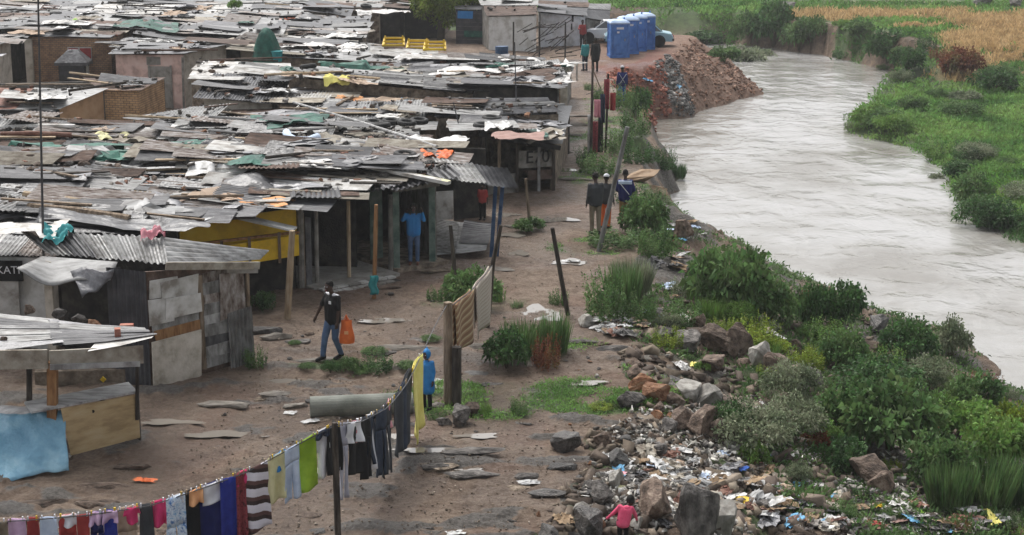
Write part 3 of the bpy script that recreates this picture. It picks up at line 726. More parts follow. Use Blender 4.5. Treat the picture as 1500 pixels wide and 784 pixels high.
MB().beam(at(243,390,hB-.02), at(380,389,hC-.03), .05, .16).build('fascia', M['beige'], root)
MB().beam(at(268,398,hC-.1), at(378,396,hC-.12), .05, .12).build('fascia', M['concrete'], root)
# torn awning cloth hanging over the opening
cl = MB()
A0, A1 = at(42, 384, hB-.1)+Vector((0,-.9,0)), at(170, 396, hB-.2)+Vector((0,-.55,0))
A2, A3 = at(172, 384, hB), at(62, 376, hB)
def awn(u, v):
    p = bil([A0, A1, A2, A3], u, v); return p+Vector((0, 0, -.22*math.sin(PI*u)*(1-v)+.08*math.sin(9*u+2)*(1-v)))
cl.sheet(awn, 16, 6); single(cl, 'awning_cloth', M['galvlight'], A0, 'torn pale cloth awning sagging over the dark opening of the patched shack', 'awning', smooth=True, solid=.02)
f2_ = MB().sheet(lambda u, v: bil([at(132,425,hB-.6)+Vector((0,-.7,0)), at(168,405,hB-.35)+Vector((0,-.6,0)), at(172,390,hB-.05)+Vector((0,-.3,0)), at(110,388,hB-.1)+Vector((0,-.4,0))], u, v)+Vector((0,0,.05*math.sin(8*u+5*v))), 8, 8)
single(f2_, 'hanging_rag', M['greyplastic'], A1, 'dark grey rag hanging in a fold beneath the torn cloth awning', 'rag', smooth=True, solid=.02)
# --- white walled shack, black sign
wa = at(-60, 372, 2.25); wb = at(74, 376, 2.25)
cw = [wa, wb, off(wb, .1, 3.8), off(wa, 0, 3.8)]
reserve(cw)
root = shack('cream-walled shack with a black painted sign at the edge of the row', cw, [2.25,2.25,2.75,2.75], walls=['whitewash','creamplaster','darkwall','darkwall'], roofs=['patchrust','whitesheet','galv','galvlight'], along='v', near=True, strips=5, over=.1)
s0, s1 = off(wa, .05, -.06), off(wb, -.62, -.05)
sgn = empty('shop_sign', off(s1, -.6, 0, 1.9), 'black sign board with white hand-painted capital letters on the cream wall', 'sign')
MB().prism([Vector((s1.x-1.6, s1.y-.02, 1.72)), Vector((s1.x, s1.y-.02, 1.70)), Vector((s1.x, s1.y-.02, 2.17)), Vector((s1.x-1.6, s1.y-.02, 2.19))], (0,-1,0), .03).build('board', M['black'], sgn)
def text(body, loc, size, mat, parent, rz=0, ext=.004, rx=PI/2):
    cu = bpy.data.curves.new('lettering', 'FONT'); cu.body = body; cu.size = size; cu.extrude = ext; cu.align_x = 'RIGHT'
    tmp = bpy.data.objects.new('lettering', cu); COL.objects.link(tmp); bpy.context.view_layer.update()
    me = bpy.data.meshes.new_from_object(tmp.evaluated_get(bpy.context.evaluated_depsgraph_get())); bpy.data.objects.remove(tmp)
    me.materials.clear(); me.materials.append(mat); o = bpy.data.objects.new('lettering', me); COL.objects.link(o); o.parent = parent
    o.location = Vector(loc)-(wloc(parent) if parent else Vector()); o.rotation_euler = (rx, 0, rz); return o
text('KATI', (s1.x-.05, s1.y-.055, 1.88), .25, M['white'], sgn)
# panel lower white door on that wall
MB().box((wb.x-1.25, wb.y-.05, .85), (1.0, .05, 1.7)).build('door', M['whitesheet'], root)
# --- yellow shop and dark open front in one long building
fa = g(250, 455); fb = g(640, 386)
def fs(px):            # parameter along the front from an image column
    lo, hi = -.3, 1.3
    for _ in range(30):
        m = (lo+hi)/2; p = sl(fa, fb, m)
        if proj(p.x, p.y, 0)[0] < px: lo = m
        else: hi = m
    return lo
fd = (fb-fa).normalized(); fn = Vector((fd.y, -fd.x, 0)); FL = (fb-fa).length
def fp(px, z, o=0): q = sl(fa, fb, fs(px)); q = q+fn*o; return Vector((q.x, q.y, z))
hL = hgt(430, 303, fp(430, 0)); hR = hgt(640, 262, fb)
hA = hL
bk = Vector((-1.2, 4.2, 0))
shopc = [fa, fb, fb+bk, fa+bk]; reserve(shopc, .3)
root = empty('shop', sl(fa, fb, .5)+bk*.5, 'long shop shack with yellow boards at one end and a dark open front', 'shop')
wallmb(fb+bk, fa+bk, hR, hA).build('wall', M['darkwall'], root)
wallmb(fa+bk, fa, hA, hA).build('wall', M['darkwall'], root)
wallmb(fb, fb+bk, hR, hR).build('wall', M['greywall'], root)
# yellow boards
MB().prism([fp(268,1.05), fp(437,1.05), fp(437,hL-.05), fp(268,hL-.05)], -fn, .05).build('wall', M['yellowpaint'], root)
MB().prism([fp(262,1.0,.5), fp(425,1.0,.5), fp(425,1.55,.5), fp(262,1.55,.5)], -fn, .05).build('counter_board', M['yellowpaint'], root)
for x_ in (268, 312, 352, 395): MB().beam(fp(x_,.9,.56), fp(x_,1.7,.56), .07, .04).build('batten', M['wood'], root)
MB().prism([fp(268,-.1,-.1), fp(437,-.1,-.1), fp(437,1.05,-.1), fp(268,1.05,-.1)], -fn, .05).build('lower_wall', M['darkwall'], root)
MB().beam(fp(262,1.72,.5), fp(425,1.62,.5), .08, .06).build('rail', M['woodorange'], root)
# posts of the open front
for x_, mt, r_, top in ((441,'greywall',.09,.0),(464,'concrete',.06,0),(511,'woodlight',.055,0),(572,'greywall',.07,0)):
    MB().tube([fp(x_,-.15,.02), fp(x_+1,hL-.05,.02)], r_, 7).build('post', M[mt], root)
for x_ in (580, 632):
    MB().beam(fp(x_,-.1,.05), fp(x_,hR-.2,.05), .17, .1).build('door_frame', M['greenpaint'], root)
MB().prism([fp(580,-.05,-1.2), fp(598,-.05,-1.2), fp(598,hR-.2,-1.2), fp(580,hR-.2,-1.2)], -fn, .04).build('inner_door', M['greenpaint'], root)
MB().beam(fp(575,hR-.12,.06), fp(640,hR-.12,.06), .22, .12, up=Vector((0,0,1))).build('lintel', M['greywall'], root)
for k, (x0, x1, z, mt) in enumerate([(440,446,.9,'wood'),(447,455,.75,'galvdark')]):
    MB().prism([fp(x0,-.1,.05+.02*k), fp(x1,-.1,.05+.02*k), fp(x1,z+1.1,.05+.02*k), fp(x0,z+1.15,.05+.02*k)], fn, .02).build('board', M[mt], root)
# floor of the shop (raised) and dim interior
MB().prism([fp(445,.06,.5), fp(570,.06,.5), fp(570,.06,-3.5), fp(445,.06,-3.5)], (0,0,-1), .3).build('floor_slab', M['concrete'], root)
MB().prism([fp(575,.1,.25), fp(650,.1,.25), fp(650,.1,-3.5), fp(575,.1,-3.5)], (0,0,-1), .3).build('floor_slab', M['mudwall'], root)
# tiled step: two courses of white tiles
tl = MB(); tl2 = MB()
for r_ in range(2):
    x_ = 448
    while x_ < 545:
        wd = R.choice((9, 13, 17)); q0 = fp(x_, .03-r_*.06, .62+r_*.22); q1 = fp(x_+wd-1.4, .03-r_*.06, .62+r_*.22)
        (tl if R.random() < .75 else tl2).prism([q0, q1, q1+fn*.2, q0+fn*.2], (0,0,1), .05); x_ += wd
stp = empty('tiled_step', fp(500, 0, .7), 'step edged with two rows of white tiles before the dark open front', 'step')
tl.build('tile_course', M['whitesheet'], stp); tl2.build('tile_course', M['concrete'], stp)
MB().prism([fp(445,-.04,.6), fp(560,-.04,.6), fp(560,-.04,1.1), fp(445,-.04,1.1)], (0,0,-1), .2).build('step_block', M['rockdark'], stp)
# roof of the shop: torn overlapping sheets, ribs running to the front
tF = [fp(235,hL+.05,.45), fp(655,hR+.05,.35), fb+bk+Vector((.4,.2,hR+.25)), fa+bk+Vector((0,.2,hA+.25))]
ROOFS.append(tF)
rrs = random.Random(5)
for i in range(13):
    for k in range(2):
        u0, u1 = i/13-.01, (i+1)/13+.03; v0, v1 = (0-rrs.random()*.05, .55) if k == 0 else (.47, 1)
        c4 = [bil(tF, u0, v0), bil(tF, u1, v0), bil(tF, u1, v1), bil(tF, u0, v1)]
        c4 = [q+Vector((rrs.uniform(-.06,.06), rrs.uniform(-.12,.12), rrs.random()*.1+k*.03)) for q in c4]
        mt = rrs.choice(['blackplastic','galvdark','galv','galv','galvdark','patchrust','blackplastic']) if u0 > .25 else rrs.choice(['galv','rust','galv'])
        sheet_mesh(c4, True, 'v', pitch=.17, amp=.035, wob=.05).build('roof_sheet', M[mt], root)
# lone posts in front
def post(px, py, tx, ty, r_, mt, label, name='wooden_post', cat='post', r2=None, depth=0, n=7, bend=0):
    p = pick(px, py) if True else g(px, py)
    top = atY(tx, ty, p.y+depth)
    mid_ = (p+top)/2+Vector((bend, 0, 0))
    mb = MB().tube([p+Vector((0,0,-.25)), p, mid_, top], [r_, r_, (r_+(r2 or r_))/2, r2 or r_*.85], n, jit=.12)
    return single(mb, name, M[mt], p, label, cat), p, top
post(421, 466, 428, 338, .085, 'woodlight', 'stout pale post before the yellow-boarded shop end')
post(548, 437, 551, 300, .06, 'woodorange', 'reddish brown post with a blue rag at its foot')
rag = MB().sheet(lambda u, v: pick(548,437)+Vector((-.1+.2*u+.03*math.sin(9*v), -.09-.03*math.sin(7*u), .12+.5*v)), 6, 8)
single(rag, 'blue_rag', M['teal'], pick(548,437), 'blue plastic rag tied low on the reddish brown post', 'rag', solid=.03, smooth=True)
# white beam, hanging tin, thick pole bundle in front of the yellow wall
p0, p1_ = atY(286, 303, 42.6), atY(432, 336, 42.2)
single(MB().beam(p0, p1_, .42, .05), 'white_plank', M['whitewash'], p0, 'broad white plank sloping down across the front of the yellow shop', 'plank')
h0 = at(235, 303, 2.35); h1 = at(283, 303, 2.35); 
single(sheet_mesh([h0+Vector((0,0,-.95)), h1+Vector((0,0,-.95)), h1, h0], True, 'v', pitch=.085, amp=.015), 'hanging_sheet', M['galvlight'], h0, 'short ribbed tin sheet hanging upright beside the yellow shop', 'tin sheet')
# shack between patched one and the shop: low roof seen between
mid4 = [at(200, 352, 2.3)+Vector((0,.2,0)), at(300, 330, 2.2)+Vector((0,0,0)), at(330, 300, 2.3), at(60, 292, 2.4)]
# --- awning on blue posts
aw = empty('awning_shelter', g(690, 345), 'open shelter with tin awning on a pair of blue posts', 'shelter')
e0, e1 = at(520, 246, 2.75), at(752, 274, hgt(735, 273, g(733, 375)))
e2, e3 = at(742, 256, 2.35), at(500, 226, 2.8)
ROOFS.append([e0, e1, e2, e3])
for i in range(5):
    u0, u1 = i/5-.01, (i+1)/5+.03
    q = [e0, e1, e2, e3]; c4 = [bil(q, u0, -.05), bil(q, u1, -.05), bil(q, u1, 1.6), bil(q, u0, 1.6)]
    sheet_mesh([v+Vector((0,0,.03*(i % 2))) for v in c4], True, 'v', pitch=.14, amp=.02).build('roof_sheet', M[['galv','galvdark','beige','galv','galvdark'][i]], aw)
MB().beam(at(505,237,2.86), at(658,268,2.5), .22, .09).build('edge_board', M['whitesheet'], aw)
MB().beam(at(600,254,2.62)+Vector((0,-.2,0)), at(658,266,2.5)+Vector((0,-.2,0)), .2, .1).build('edge_board', M['cream'], aw)
for (x0, y0, x1, y1) in ((719,376,726,272),(727,374,736,274)):
    q = g(x0, y0); MB().beam(q+Vector((0,0,-.2)), atY(x1, y1, q.y), .11, .11).build('post', M['bluepaint'], aw)
w0, w1_ = g(636, 328), g(664, 326)
MB().prism([Vector((w0.x,w0.y,.1)), Vector((w1_.x,w1_.y,.1)), Vector((w1_.x,w1_.y,1.0)), Vector((w0.x,w0.y,1.0))], (0,1,0), .06).build('white_panel', M['whitesheet'], aw)
w2 = g(712, 318)
MB().prism([Vector((w1_.x,w1_.y+.3,-.1)), Vector((w2.x,w2.y,-.1)), Vector((w2.x,w2.y,2.2)), Vector((w1_.x,w1_.y+.3,2.3))], (0,1,0), .06).build('back_wall', M['darkwall'], aw)
MB().prism([Vector((w0.x-.5,w0.y+.6,.9)), Vector((w1_.x,w1_.y+.6,.9)), Vector((w1_.x,w1_.y+.6,2.4)), Vector((w0.x-.5,w0.y+.6,2.5))], (0,1,0), .06).build('back_wall', M['darkwall'], aw)
reserve([g(640,385), g(700,370), g(735,318), g(650,315)], .1)
for k, (q, mt) in enumerate((([(636,368),(712,362),(722,338),(650,332)], 'galvlight'), ([(628,360),(668,366),(672,335),(640,330)], 'galv'), ([(672,350),(716,352),(722,336),(680,332)], 'galvdark'))):
    c4 = [at(x, y, .28+.06*k) for x, y in q]
    for i, v in enumerate(c4): v.z += (.18 if i > 1 else -.1)
    o = sheet_mesh(c4, True, 'u', pitch=.15, amp=.025); o = single(o, 'tin_sheet', M[mt], c4[0], ['pale tin sheet lying bottommost in the pile under the awning','mid-grey tin sheet lying across the pile under the awning','dark tin sheet topmost at the back of the pile under the awning'][k], 'tin sheet')
# --- dark stall with painted number
RES.append([tuple(g(*q_)[:2]) for q_ in ((655,345),(745,345),(850,285),(840,250),(700,262))])
ga, gb = g(708, 287), g(812, 279); gc = g(832, 226); hG = hgt(812, 212, gb); hG0 = hgt(708, 190, ga)
st = empty('dark_stall', sl(ga, gb, .5)+Vector((0,1.5,0)), 'black-roofed dark stall with black figures painted on its grey panel', 'stall')
reserve([ga, gb, gc, off(ga, -.2, 4)], .2)
gd = off(ga, 0, 4)
wallmb(gc, gd, hG, hG0).build('wall', M['darkwall'], st); wallmb(gd, ga, hG0, hG0).build('wall', M['darkwall'], st)
wallmb(gb, gc, hG-.1, hG+.35, th=.15).build('wall', M['mudwall'], st)
def gp(px, z, o=0):
    t = (px-708)/(812-708); q = sl(ga, gb, t); return Vector((q.x, q.y-o, z))
MB().prism([gp(757,.85,.02), gp(808,.85,.02), gp(808,hG-.25,.02), gp(757,hG-.12,.02)], (0,1,0), .04).build('painted_panel', M['greywall'], st)
text('E70', (gp(805,0).x, gp(805,0).y-.08, 1.02), .6, M['black'], st, rz=math.atan2(gb.y-ga.y, gb.x-ga.x), ext=.012)
MB().prism([gp(772,.42,.05), gp(812,.42,.05), gp(812,.75,.05), gp(772,.75,.05)], (0,1,0), .04).build('front_board', M['rust'], st)
MB().prism([gp(715,-.1,.02), gp(757,-.1,.02), gp(757,.7,.02), gp(715,.7,.02)], (0,1,0), .04).build('front_board', M['greywall'], st)
for x_, mt in ((709,'wooddark'),(731,'wood'),(757,'wooddark'),(789,'galvlight'),(811,'wooddark')):
    MB().beam(gp(x_,-.2,.08), gp(x_,hG0+(hG-hG0)*(x_-708)/104-.05,.08), .1, .08).build('post', M[mt], st)
tg = [gp(702,hG0+.02,.5), gp(820,hG+.02,.5), gc+Vector((.1,0,hG+.35)), gd+Vector((0,0,hG0+.2))]; ROOFS.append(tg)
for i in range(3): sheet_mesh([bil(tg, i/3-.01, 0)+Vector((0,0,.02*i)), bil(tg, (i+1)/3+.02, 0)+Vector((0,0,.02*i)), bil(tg, (i+1)/3+.02, 1), bil(tg, i/3-.01, 1)], False, 'v', wob=.05).build('roof_sheet', M['blackplastic'], st)
MB().beam(gp(702,hG0-.05,.52), gp(820,hG-.05,.52), .06, .16).build('fascia', M['black'], st)
# --- blue and orange walls further back along the path
ha, hb = g(700, 168), g(793, 163); hc = g(830, 150); hH = hgt(793, 122, hb)
hsk = shack('shack with weathered blue end wall under tin roof beside the orange-topped wall', [ha, hb, off(hb, .2, 4), off(ha, 0, 4.2)], [hH+.1, hH, hH+.3, hH+.4], walls=['bluepaint','greywall','darkwall','darkwall'], roofs=['galv','galvlight','galvdark'], along='u', strips=4)
reserve([ha, hb, off(hb, .2, 4), off(ha, 0, 4.2)])
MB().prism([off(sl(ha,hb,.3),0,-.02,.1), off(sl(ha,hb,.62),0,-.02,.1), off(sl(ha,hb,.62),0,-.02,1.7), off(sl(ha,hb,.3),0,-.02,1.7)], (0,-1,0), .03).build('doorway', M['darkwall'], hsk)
oa, ob = g(797, 160), g(831, 158); oc = off(ob, .3, 4)
osk = shack('small shack whose white end wall is painted bright orange along the top', [oa, ob, oc, off(oa, 0, 4.2)], [hgt(797,122,oa)]*2+[hgt(797,122,oa)+.2]*2, walls=['creamplaster','greywall','darkwall','darkwall'], roofs=['whitesheet','patchrust','beige'], strips=3)
reserve([oa, ob, oc, off(oa, 0, 4.2)])
MB().prism([off(oa,.05,-.03,1.0), off(ob,-.15,-.03,1.0), off(ob,-.15,-.03,1.36), off(oa,.05,-.03,1.36)], (0,-1,0), .02).build('painted_band', M['orange'], osk)
# --- pink house
pa, pb = g(173, 158), g(272, 160); hP = hgt(173, 79, pa); hP2 = hgt(272, 79, pb)
pk = shack('square pink plastered house with a weathered grey door', [pa, pb, off(pb, 1.4, 3.5), off(pa, .3, 4)], [hP, hP2, hP2+.1, hP+.1], walls=['pinkplaster','creamplaster','greywall','greywall'], roofs=['galvdark','galv','rust','blackplastic'], over=.25, name='house', cat='house', near=False, strips=6, lengths=2)
reserve([off(pa,0,-1), off(pb,0,-1), off(pb, 1.4, 3.5), off(pa, .3, 4)])
q0, q1 = sl(pa, pb, .5), sl(pa, pb, .8)
dr = MB().prism([off(q0,0,-.03,0), off(q1,0,-.03,0), off(q1,0,-.03,1.95), off(q0,0,-.03,1.95)], (0,-1,0), .03).build('door', M['concrete'], pk)
for t0 in (.49, .81):
    q = sl(pa, pb, t0); MB().box((q.x, q.y-.06, 1.0), (.09, .07, 2.0)).build('door_frame', M['concrete'], pk)
MB().box(((q0.x+q1.x)/2, q0.y-.04, 2.2), ((q1.x-q0.x)*1.25, .07, .36)).build('lintel', M['concrete'], pk)
MB().prism([off(pb,-.12,-.04,0), off(pb,-.02,-.04,0), off(pb,.02,-.04,hP-.1), off(pb,-.08,-.04,hP-.1)], (0,-1,0), .04).build('wall_strip', M['greywall'], pk)
# --- old brick house
ba, bb = g(46, 133), g(166, 133); hBk = hgt(46, 53, ba)
bh = shack('old brick house with a red window under a littered roof', [ba, bb, off(bb, .5, 5), off(ba, 0, 5)], [hBk, hBk-.1, hBk+.2, hBk+.3], wall='brickold', roofs=['galvdark','rust','beige','galv'], over=.1, name='house', cat='house', strips=6, lengths=2)
reserve([off(ba,0,-1.2), off(bb,0,-1.2), off(bb, .5, 5), off(ba, 0, 5)])
def bp_(px, py, o): t = (px-46)/120; q = sl(ba, bb, t); return Vector((q.x, q.y-o, hgt(px, py, q)))
wn = MB().prism([bp_(103,90,.04), bp_(138,90,.04), bp_(138,69,.04), bp_(103,69,.04)], (0,-1,0), .04).build('window', M['whitesheet'], bh)
for x0, x1 in ((104.5,118.5),(121,137)): MB().prism([bp_(x0,88.5,.09), bp_(x1,88.5,.09), bp_(x1,70.5,.09), bp_(x0,70.5,.09)], (0,-1,0), .02).build('pane', M['red'], wn, local=True)
MB().box(bp_(47,95,.1), (.35,.2,2.6)).build('corner_post', M['creamplaster'], bh)
# dark kiosk-like tank in front of the brick house
kq = g(106, 140); kb = empty('dark_cabin', kq, 'small black cabin with a pointed grey cap standing before the brick house', 'cabin')
kz = hgt(106, 92, kq)
MB().box((kq.x, kq.y+.6, kz/2), (1.25, 1.0, kz)).build('body', M['slate'], kb)
mb = MB(); s_ = .8; zt = hgt(106, 75, kq); mb.add([(kq.x-s_, kq.y, kz), (kq.x+s_, kq.y, kz), (kq.x+s_, kq.y+1.2, kz), (kq.x-s_, kq.y+1.2, kz), (kq.x-.25, kq.y+.5, zt), (kq.x+.25, kq.y+.5, zt), (kq.x+.25, kq.y+.8, zt), (kq.x-.25, kq.y+.8, zt), (kq.x-s_, kq.y, kz-.15), (kq.x+s_, kq.y, kz-.15), (kq.x+s_, kq.y+1.2, kz-.15), (kq.x-s_, kq.y+1.2, kz-.15)],
  [(0,1,5,4),(1,2,6,5),(2,3,7,6),(3,0,4,7),(4,5,6,7),(8,9,1,0),(9,10,2,1),(10,11,3,2),(11,8,0,3),(11,10,9,8)]); mb.build('cap', M['greyplastic'], kb)
MB().box((kq.x+.8, kq.y+.1, kz*.45), (.12,.12,kz*.9)).build('post', M['concrete'], kb)
# --- tan and brick annex with orange patched roof
ta_, tb_ = g(-70, 205), g(90, 207); tc2 = off(g(178, 209), .25, 2.4); hT = hgt(178, 133, tc2); hTa = hgt(90, 160, tb_)
tm = off(tb_, (tc2-tb_).x*.46, 2.4)
an = empty('annex', off(tb_, 0, 2), 'tan plastered annex with brick end and a roof partly painted orange', 'house')
reserve([ta_, off(tb_,0,-.3), off(tc2,0,-.3), off(tc2, .3, 4), off(ta_, 0, 4)])
wallmb(ta_, tb_, 1.5, hTa-.03).build('wall', M['blackplastic'], an)
wallmb(tb_, tm, hTa, hT-.02).build('wall', M['tanplaster'], an); wallmb(tm, tc2, hT, hT).build('wall', M['bricktan'], an)
wallmb(off(tm,0,0), off(tm,-7.4,.4), hT-.05, hT-.05).build('wall', M['greywall'], an)
wallmb(tc2, off(tc2, .3, 4), hT, hT).build('wall', M['bricktan'], an); wallmb(off(tc2, .3, 4), off(ta_, 0, 4), hT, hT).build('wall', M['greywall'], an)
MB().beam(off(tm,.62,-.1,0), off(tm,.66,-.1,hT), .07, .07).build('drain_pipe', M['concrete'], an)
q = [off(ta_,0,-.3,hTa+.02), off(tb_,.02,-.2,hTa+.02), off(tm,.05,.1,hT+.06), off(tm,-7.5,.4,hT+.02)]; ROOFS.append(q)
for i in range(5):
    u0, u1 = i/5, (i+1)/5+.015; sheet_mesh([bil(q,u0,0)+Vector((0,0,.01*(i%2))), bil(q,u1,0)+Vector((0,0,.01*(i%2))), bil(q,u1,1), bil(q,u0,1)], False, wob=.02).build('roof_sheet', M[['rustred','rustred','rustred','galvlight','galvlight'][i]], an)
q = [off(tm,-.1,-.1,hT+.02), off(tc2,.15,-.1,hT+.02), off(tc2,.35,4,hT+.1), off(tm,-2,4,hT+.1)]; ROOFS.append(q)
sheet_mesh(q, False).build('roof_sheet', M['rust'], an)
MB().beam(at(100,133,hT+.2), at(185,121,hT+.4), .1, .1).build('roof_pole', M['wooddark'], an)
cl = MB().sheet(lambda u, v: bil([off(ta_,0,-.35,.6), off(tb_,-.1,-.45,.9), off(tb_,-.05,-.3,hTa), off(ta_,0,-.4,hTa)], u, v)+Vector((0,-.12*math.sin(5*u+2)*math.sin(PI*(1-v)), -.25*math.sin(PI*u*2.2)*(1-v))), 20, 6)
single(cl, 'wall_tarp', M['blackplastic'], off(tb_,-1,-.3,.5), 'black tarpaulin draped down the front of the orange-patched roof', 'tarpaulin', smooth=True, solid=.02)
# --- whitewashed houses by the parked cars
va, vb = g(742, 66), g(856, 68); hV = 2.0
vh = shack('whitewashed low house beside the parked cars', [g(790,70), g(856,66), off(g(856,66), .3, 4.2), off(g(790,70), 0, 4.5)], [hgt(800,18,g(800,70)), hgt(856,24,g(856,66)), 2.5, 2.7], walls=['whitewash','whitewash','greywall','greywall'], roofs=['galvdark','rust','galv'], over=.15, name='house', cat='house', strips=4)
reserve([g(785,75), g(860,72), off(g(856,66), .3, 4.2), off(g(790,70), 0, 4.5)])
for x_, y_, w_ in ((839,27,.12),(835,39,.3)):
    q = g(838,67); MB().box((atY(x_,y_,q.y-.1).x, q.y-.06, atY(x_,y_,q.y).z), (w_,.06,.4)).build('window_slot', M['darkwall'], vh)
g1 = [g(858,64), g(889,56), off(g(889,56), .3, 3), off(g(858,64), 0, 3.4)]
shack('small grey house tucked behind the white car', g1, [hgt(858,24,g1[0])-.1, hgt(889,30,g1[1])-.1, 1.9, 2.2], wall='greywall', roofs=['galvdark','galv'], over=.15, name='house', cat='house', strips=3); reserve(g1)
g2 = [g(716,74), g(785,76), off(g(785,76), 0, 4), off(g(716,74), -.5, 4)]
wsk = shack('white-walled shack with bare pole lattice in front', g2, [hgt(716,24,g2[0]), hgt(785,22,g2[1]), 2.7, 2.7], walls=['whitewash','whitewash','greywall','greywall'], roofs=['rust','galv','whitesheet'], over=.1, strips=3); reserve(g2)
# pole lattice
lt = MB()
lq = g(790, 88)
for k in range(26): 
    x_ = R.uniform(-1.4, 1.4); z_ = R.uniform(.1, 2); l = R.uniform(.8, 2.2); ang = R.uniform(-1, 1)
    lt.tube([(lq.x+x_, lq.y+R.uniform(0,.6), z_), (lq.x+x_+l*math.cos(ang), lq.y+R.uniform(0,.6), z_+abs(l*math.sin(ang))*.6)], .025, 4)
for x_ in (-1.5, 0, 1.5): lt.tube([(lq.x+x_, lq.y, -.1), (lq.x+x_, lq.y, 2.2)], .05, 5)
single(lt, 'pole_lattice', M['wooddark'], lq, 'tangle of dark poles and branches fenced in before the white-walled shack', 'fence')
# --- dark shed with blue patch beside the tree
s0_, s1_ = g(668, 64), g(727, 66); hS = hgt(668, 14, s0_)
sh = shack('dark boarded shed with a bright blue patch beside the leafy tree', [s0_, s1_, off(s1_, .2, 3), off(s0_, 0, 3)], [hS, hS, hS+.2, hS+.2], wall='slate', roofs=['galvdark'], name='shed', cat='shed', over=.05, strips=3); reserve([s0_, s1_, off(s1_, .2, 3), off(s0_, 0, 3)])
MB().prism([off(sl(s0_,s1_,.04),0,-.05,hS-.55), off(sl(s0_,s1_,.42),0,-.05,hS-.55), off(sl(s0_,s1_,.43),0,-.05,hS-.08), off(sl(s0_,s1_,.05),0,-.05,hS-.08)], (0,-1,0), .02).build('blue_patch', M['blue'], sh)
MB().prism([off(sl(s0_,s1_,.2),0,-.05,.45), off(sl(s0_,s1_,.96),0,-.05,.45), off(sl(s0_,s1_,.96),0,-.05,.85), off(sl(s0_,s1_,.2),0,-.05,.85)], (0,-1,0), .02).build('green_board', M['greentarp'], sh)
for k in range(7): MB().beam(off(s0_,0,-.04,.3+k*.27), off(s1_,0,-.04,.3+k*.27), .02, .03).build('batten', M['galvdark'], sh)
# --- long white roof at the top edge and white sheeted roof
def roofshack(label, pxs, zf, zb, wall, roofs, **kw):
    """footprint from the image corners of its roof: front-left, front-right, back-right, back-left"""
    c = [at(x, y, z) for (x, y), z in zip(pxs, (zf, zf, zb, zb))]
    hs_ = [zf, zf, zb, zb]
    if 'hs' in kw: hs_ = kw.pop('hs'); c = [at(x, y, z) for (x, y), z in zip(pxs, hs_)]
    reserve(c); return shack(label, c, hs_, wall=wall, roofs=roofs, over=.05, **kw)
roofshack('long shack under an unbroken white roof at the top edge of the photo', [(140,20),(432,24),(428,8),(145,6)], 2.4, 2.5, 'darkwall', ['whitesheet','galvlight'], strips=2, lengths=3, jz=.02)
roofshack('mud-walled shack under a drooping white sheeted roof next to the pink house', [(280,112),(424,128),(418,95),(300,90)], 2.3, 2.6, 'mudwall', ['whitesheet'], strips=3, lengths=2, jz=.02)
roofshack('shack with the tilted dark grey sheet roof near the path', [(640,172),(818,166),(800,147),(655,146)], 2.2, 2.5, 'mudwall', ['galvdark','galv'], strips=4, near=True, hs=[2.4,2.2,2.4,2.6])
roofshack('shack under the long pale grey roof band behind the shop', [(262,246),(520,250),(515,212),(275,212)], 2.75, 2.95, 'darkwall', ['concrete','galv','concrete'], strips=4, lengths=2, near=True, jz=.02)
roofshack('shack with the long pale ridge running down towards the path', [(385,82),(640,98),(640,80),(400,55)], 2.5, 2.7, 'mudwall', ['galvlight','galv'], strips=3, lengths=2, hs=[2.7,2.2,2.3,2.8])
roofshack('shack under the roof crowded with bricks', [(20,262),(240,285),(245,240),(20,215)], 2.55, 2.8, 'whitesheet', ['galv','patchrust','galvlight','beige'], strips=5, lengths=2, near=True, hs=[2.8,2.4,2.5,2.9])
roofshack('shack with the red-brown tin roof beneath the pole bundle', [(-60,300),(205,322),(215,290),(-60,272)], 2.5, 2.7, 'darkwall', ['rustred','rust','galv'], strips=4, lengths=2, near=True, hs=[2.65,2.35,2.4,2.75])
roofshack('shack with black plastic sheeting over its sloping roof', [(66,339),(242,348),(205,306),(66,300)], 2.7, 2.9, 'darkwall', ['blackplastic','blackplastic','galvdark','galv'], strips=5, lengths=2, near=True, hs=[2.75,2.5,2.55,2.8])
roofshack('white-fronted shack with a pale grey roof behind the pole bundle', [(205,322),(258,326),(262,300),(215,292)], 2.45, 2.6, 'darkwall', ['galv','patchrust'], strips=3, near=True, hs=[2.5,2.4,2.45,2.55])
# ================================================================== the crowded roofs behind
def hits(c):
    pts = [Vector((q[0], q[1])) for q in c]; k = sum(pts, Vector((0,0)))/len(pts)
    tests = [k]+[k+(p-k)*.9 for p in pts]+[(pts[i]+pts[(i+1) % len(pts)])/2*.9+k*.1 for i in range(len(pts))]
    for poly in RES:
        for t in tests:
            if inside(np.array(t.x), np.array(t.y), poly): return True
    return False
PAL = [('grey tin', ['galv','galv','galvdark','galvlight'], 5), ('pale tin', ['galvlight','galv','galv','whitesheet'], 2), ('rusty tin', ['rust','patchrust','galv','rustred','rust'], 3), ('patched grey and brown', ['galv','patchrust','beige','galvdark','galv'], 4),
  ('dark sheeted', ['galvdark','blackplastic','galvdark','galv'], 5), ('black plastic', ['blackplastic','greyplastic','galvdark'], 2), ('whitish', ['whitesheet','galvlight','galv','beige'], 1), ('beige patched', ['beige','patchrust','galvlight'], 2)]
WL = [('mud-walled','mudwall'),('grey-walled','greywall'),('dark-walled','darkwall'),('cream-walled','creamplaster'),('brick-walled','brickold'),('dark-walled','darkwall')]
bag = [p for p in PAL for _ in range(p[2])]
FIELD = []; Y = 44.5; row = 0; sid = 100
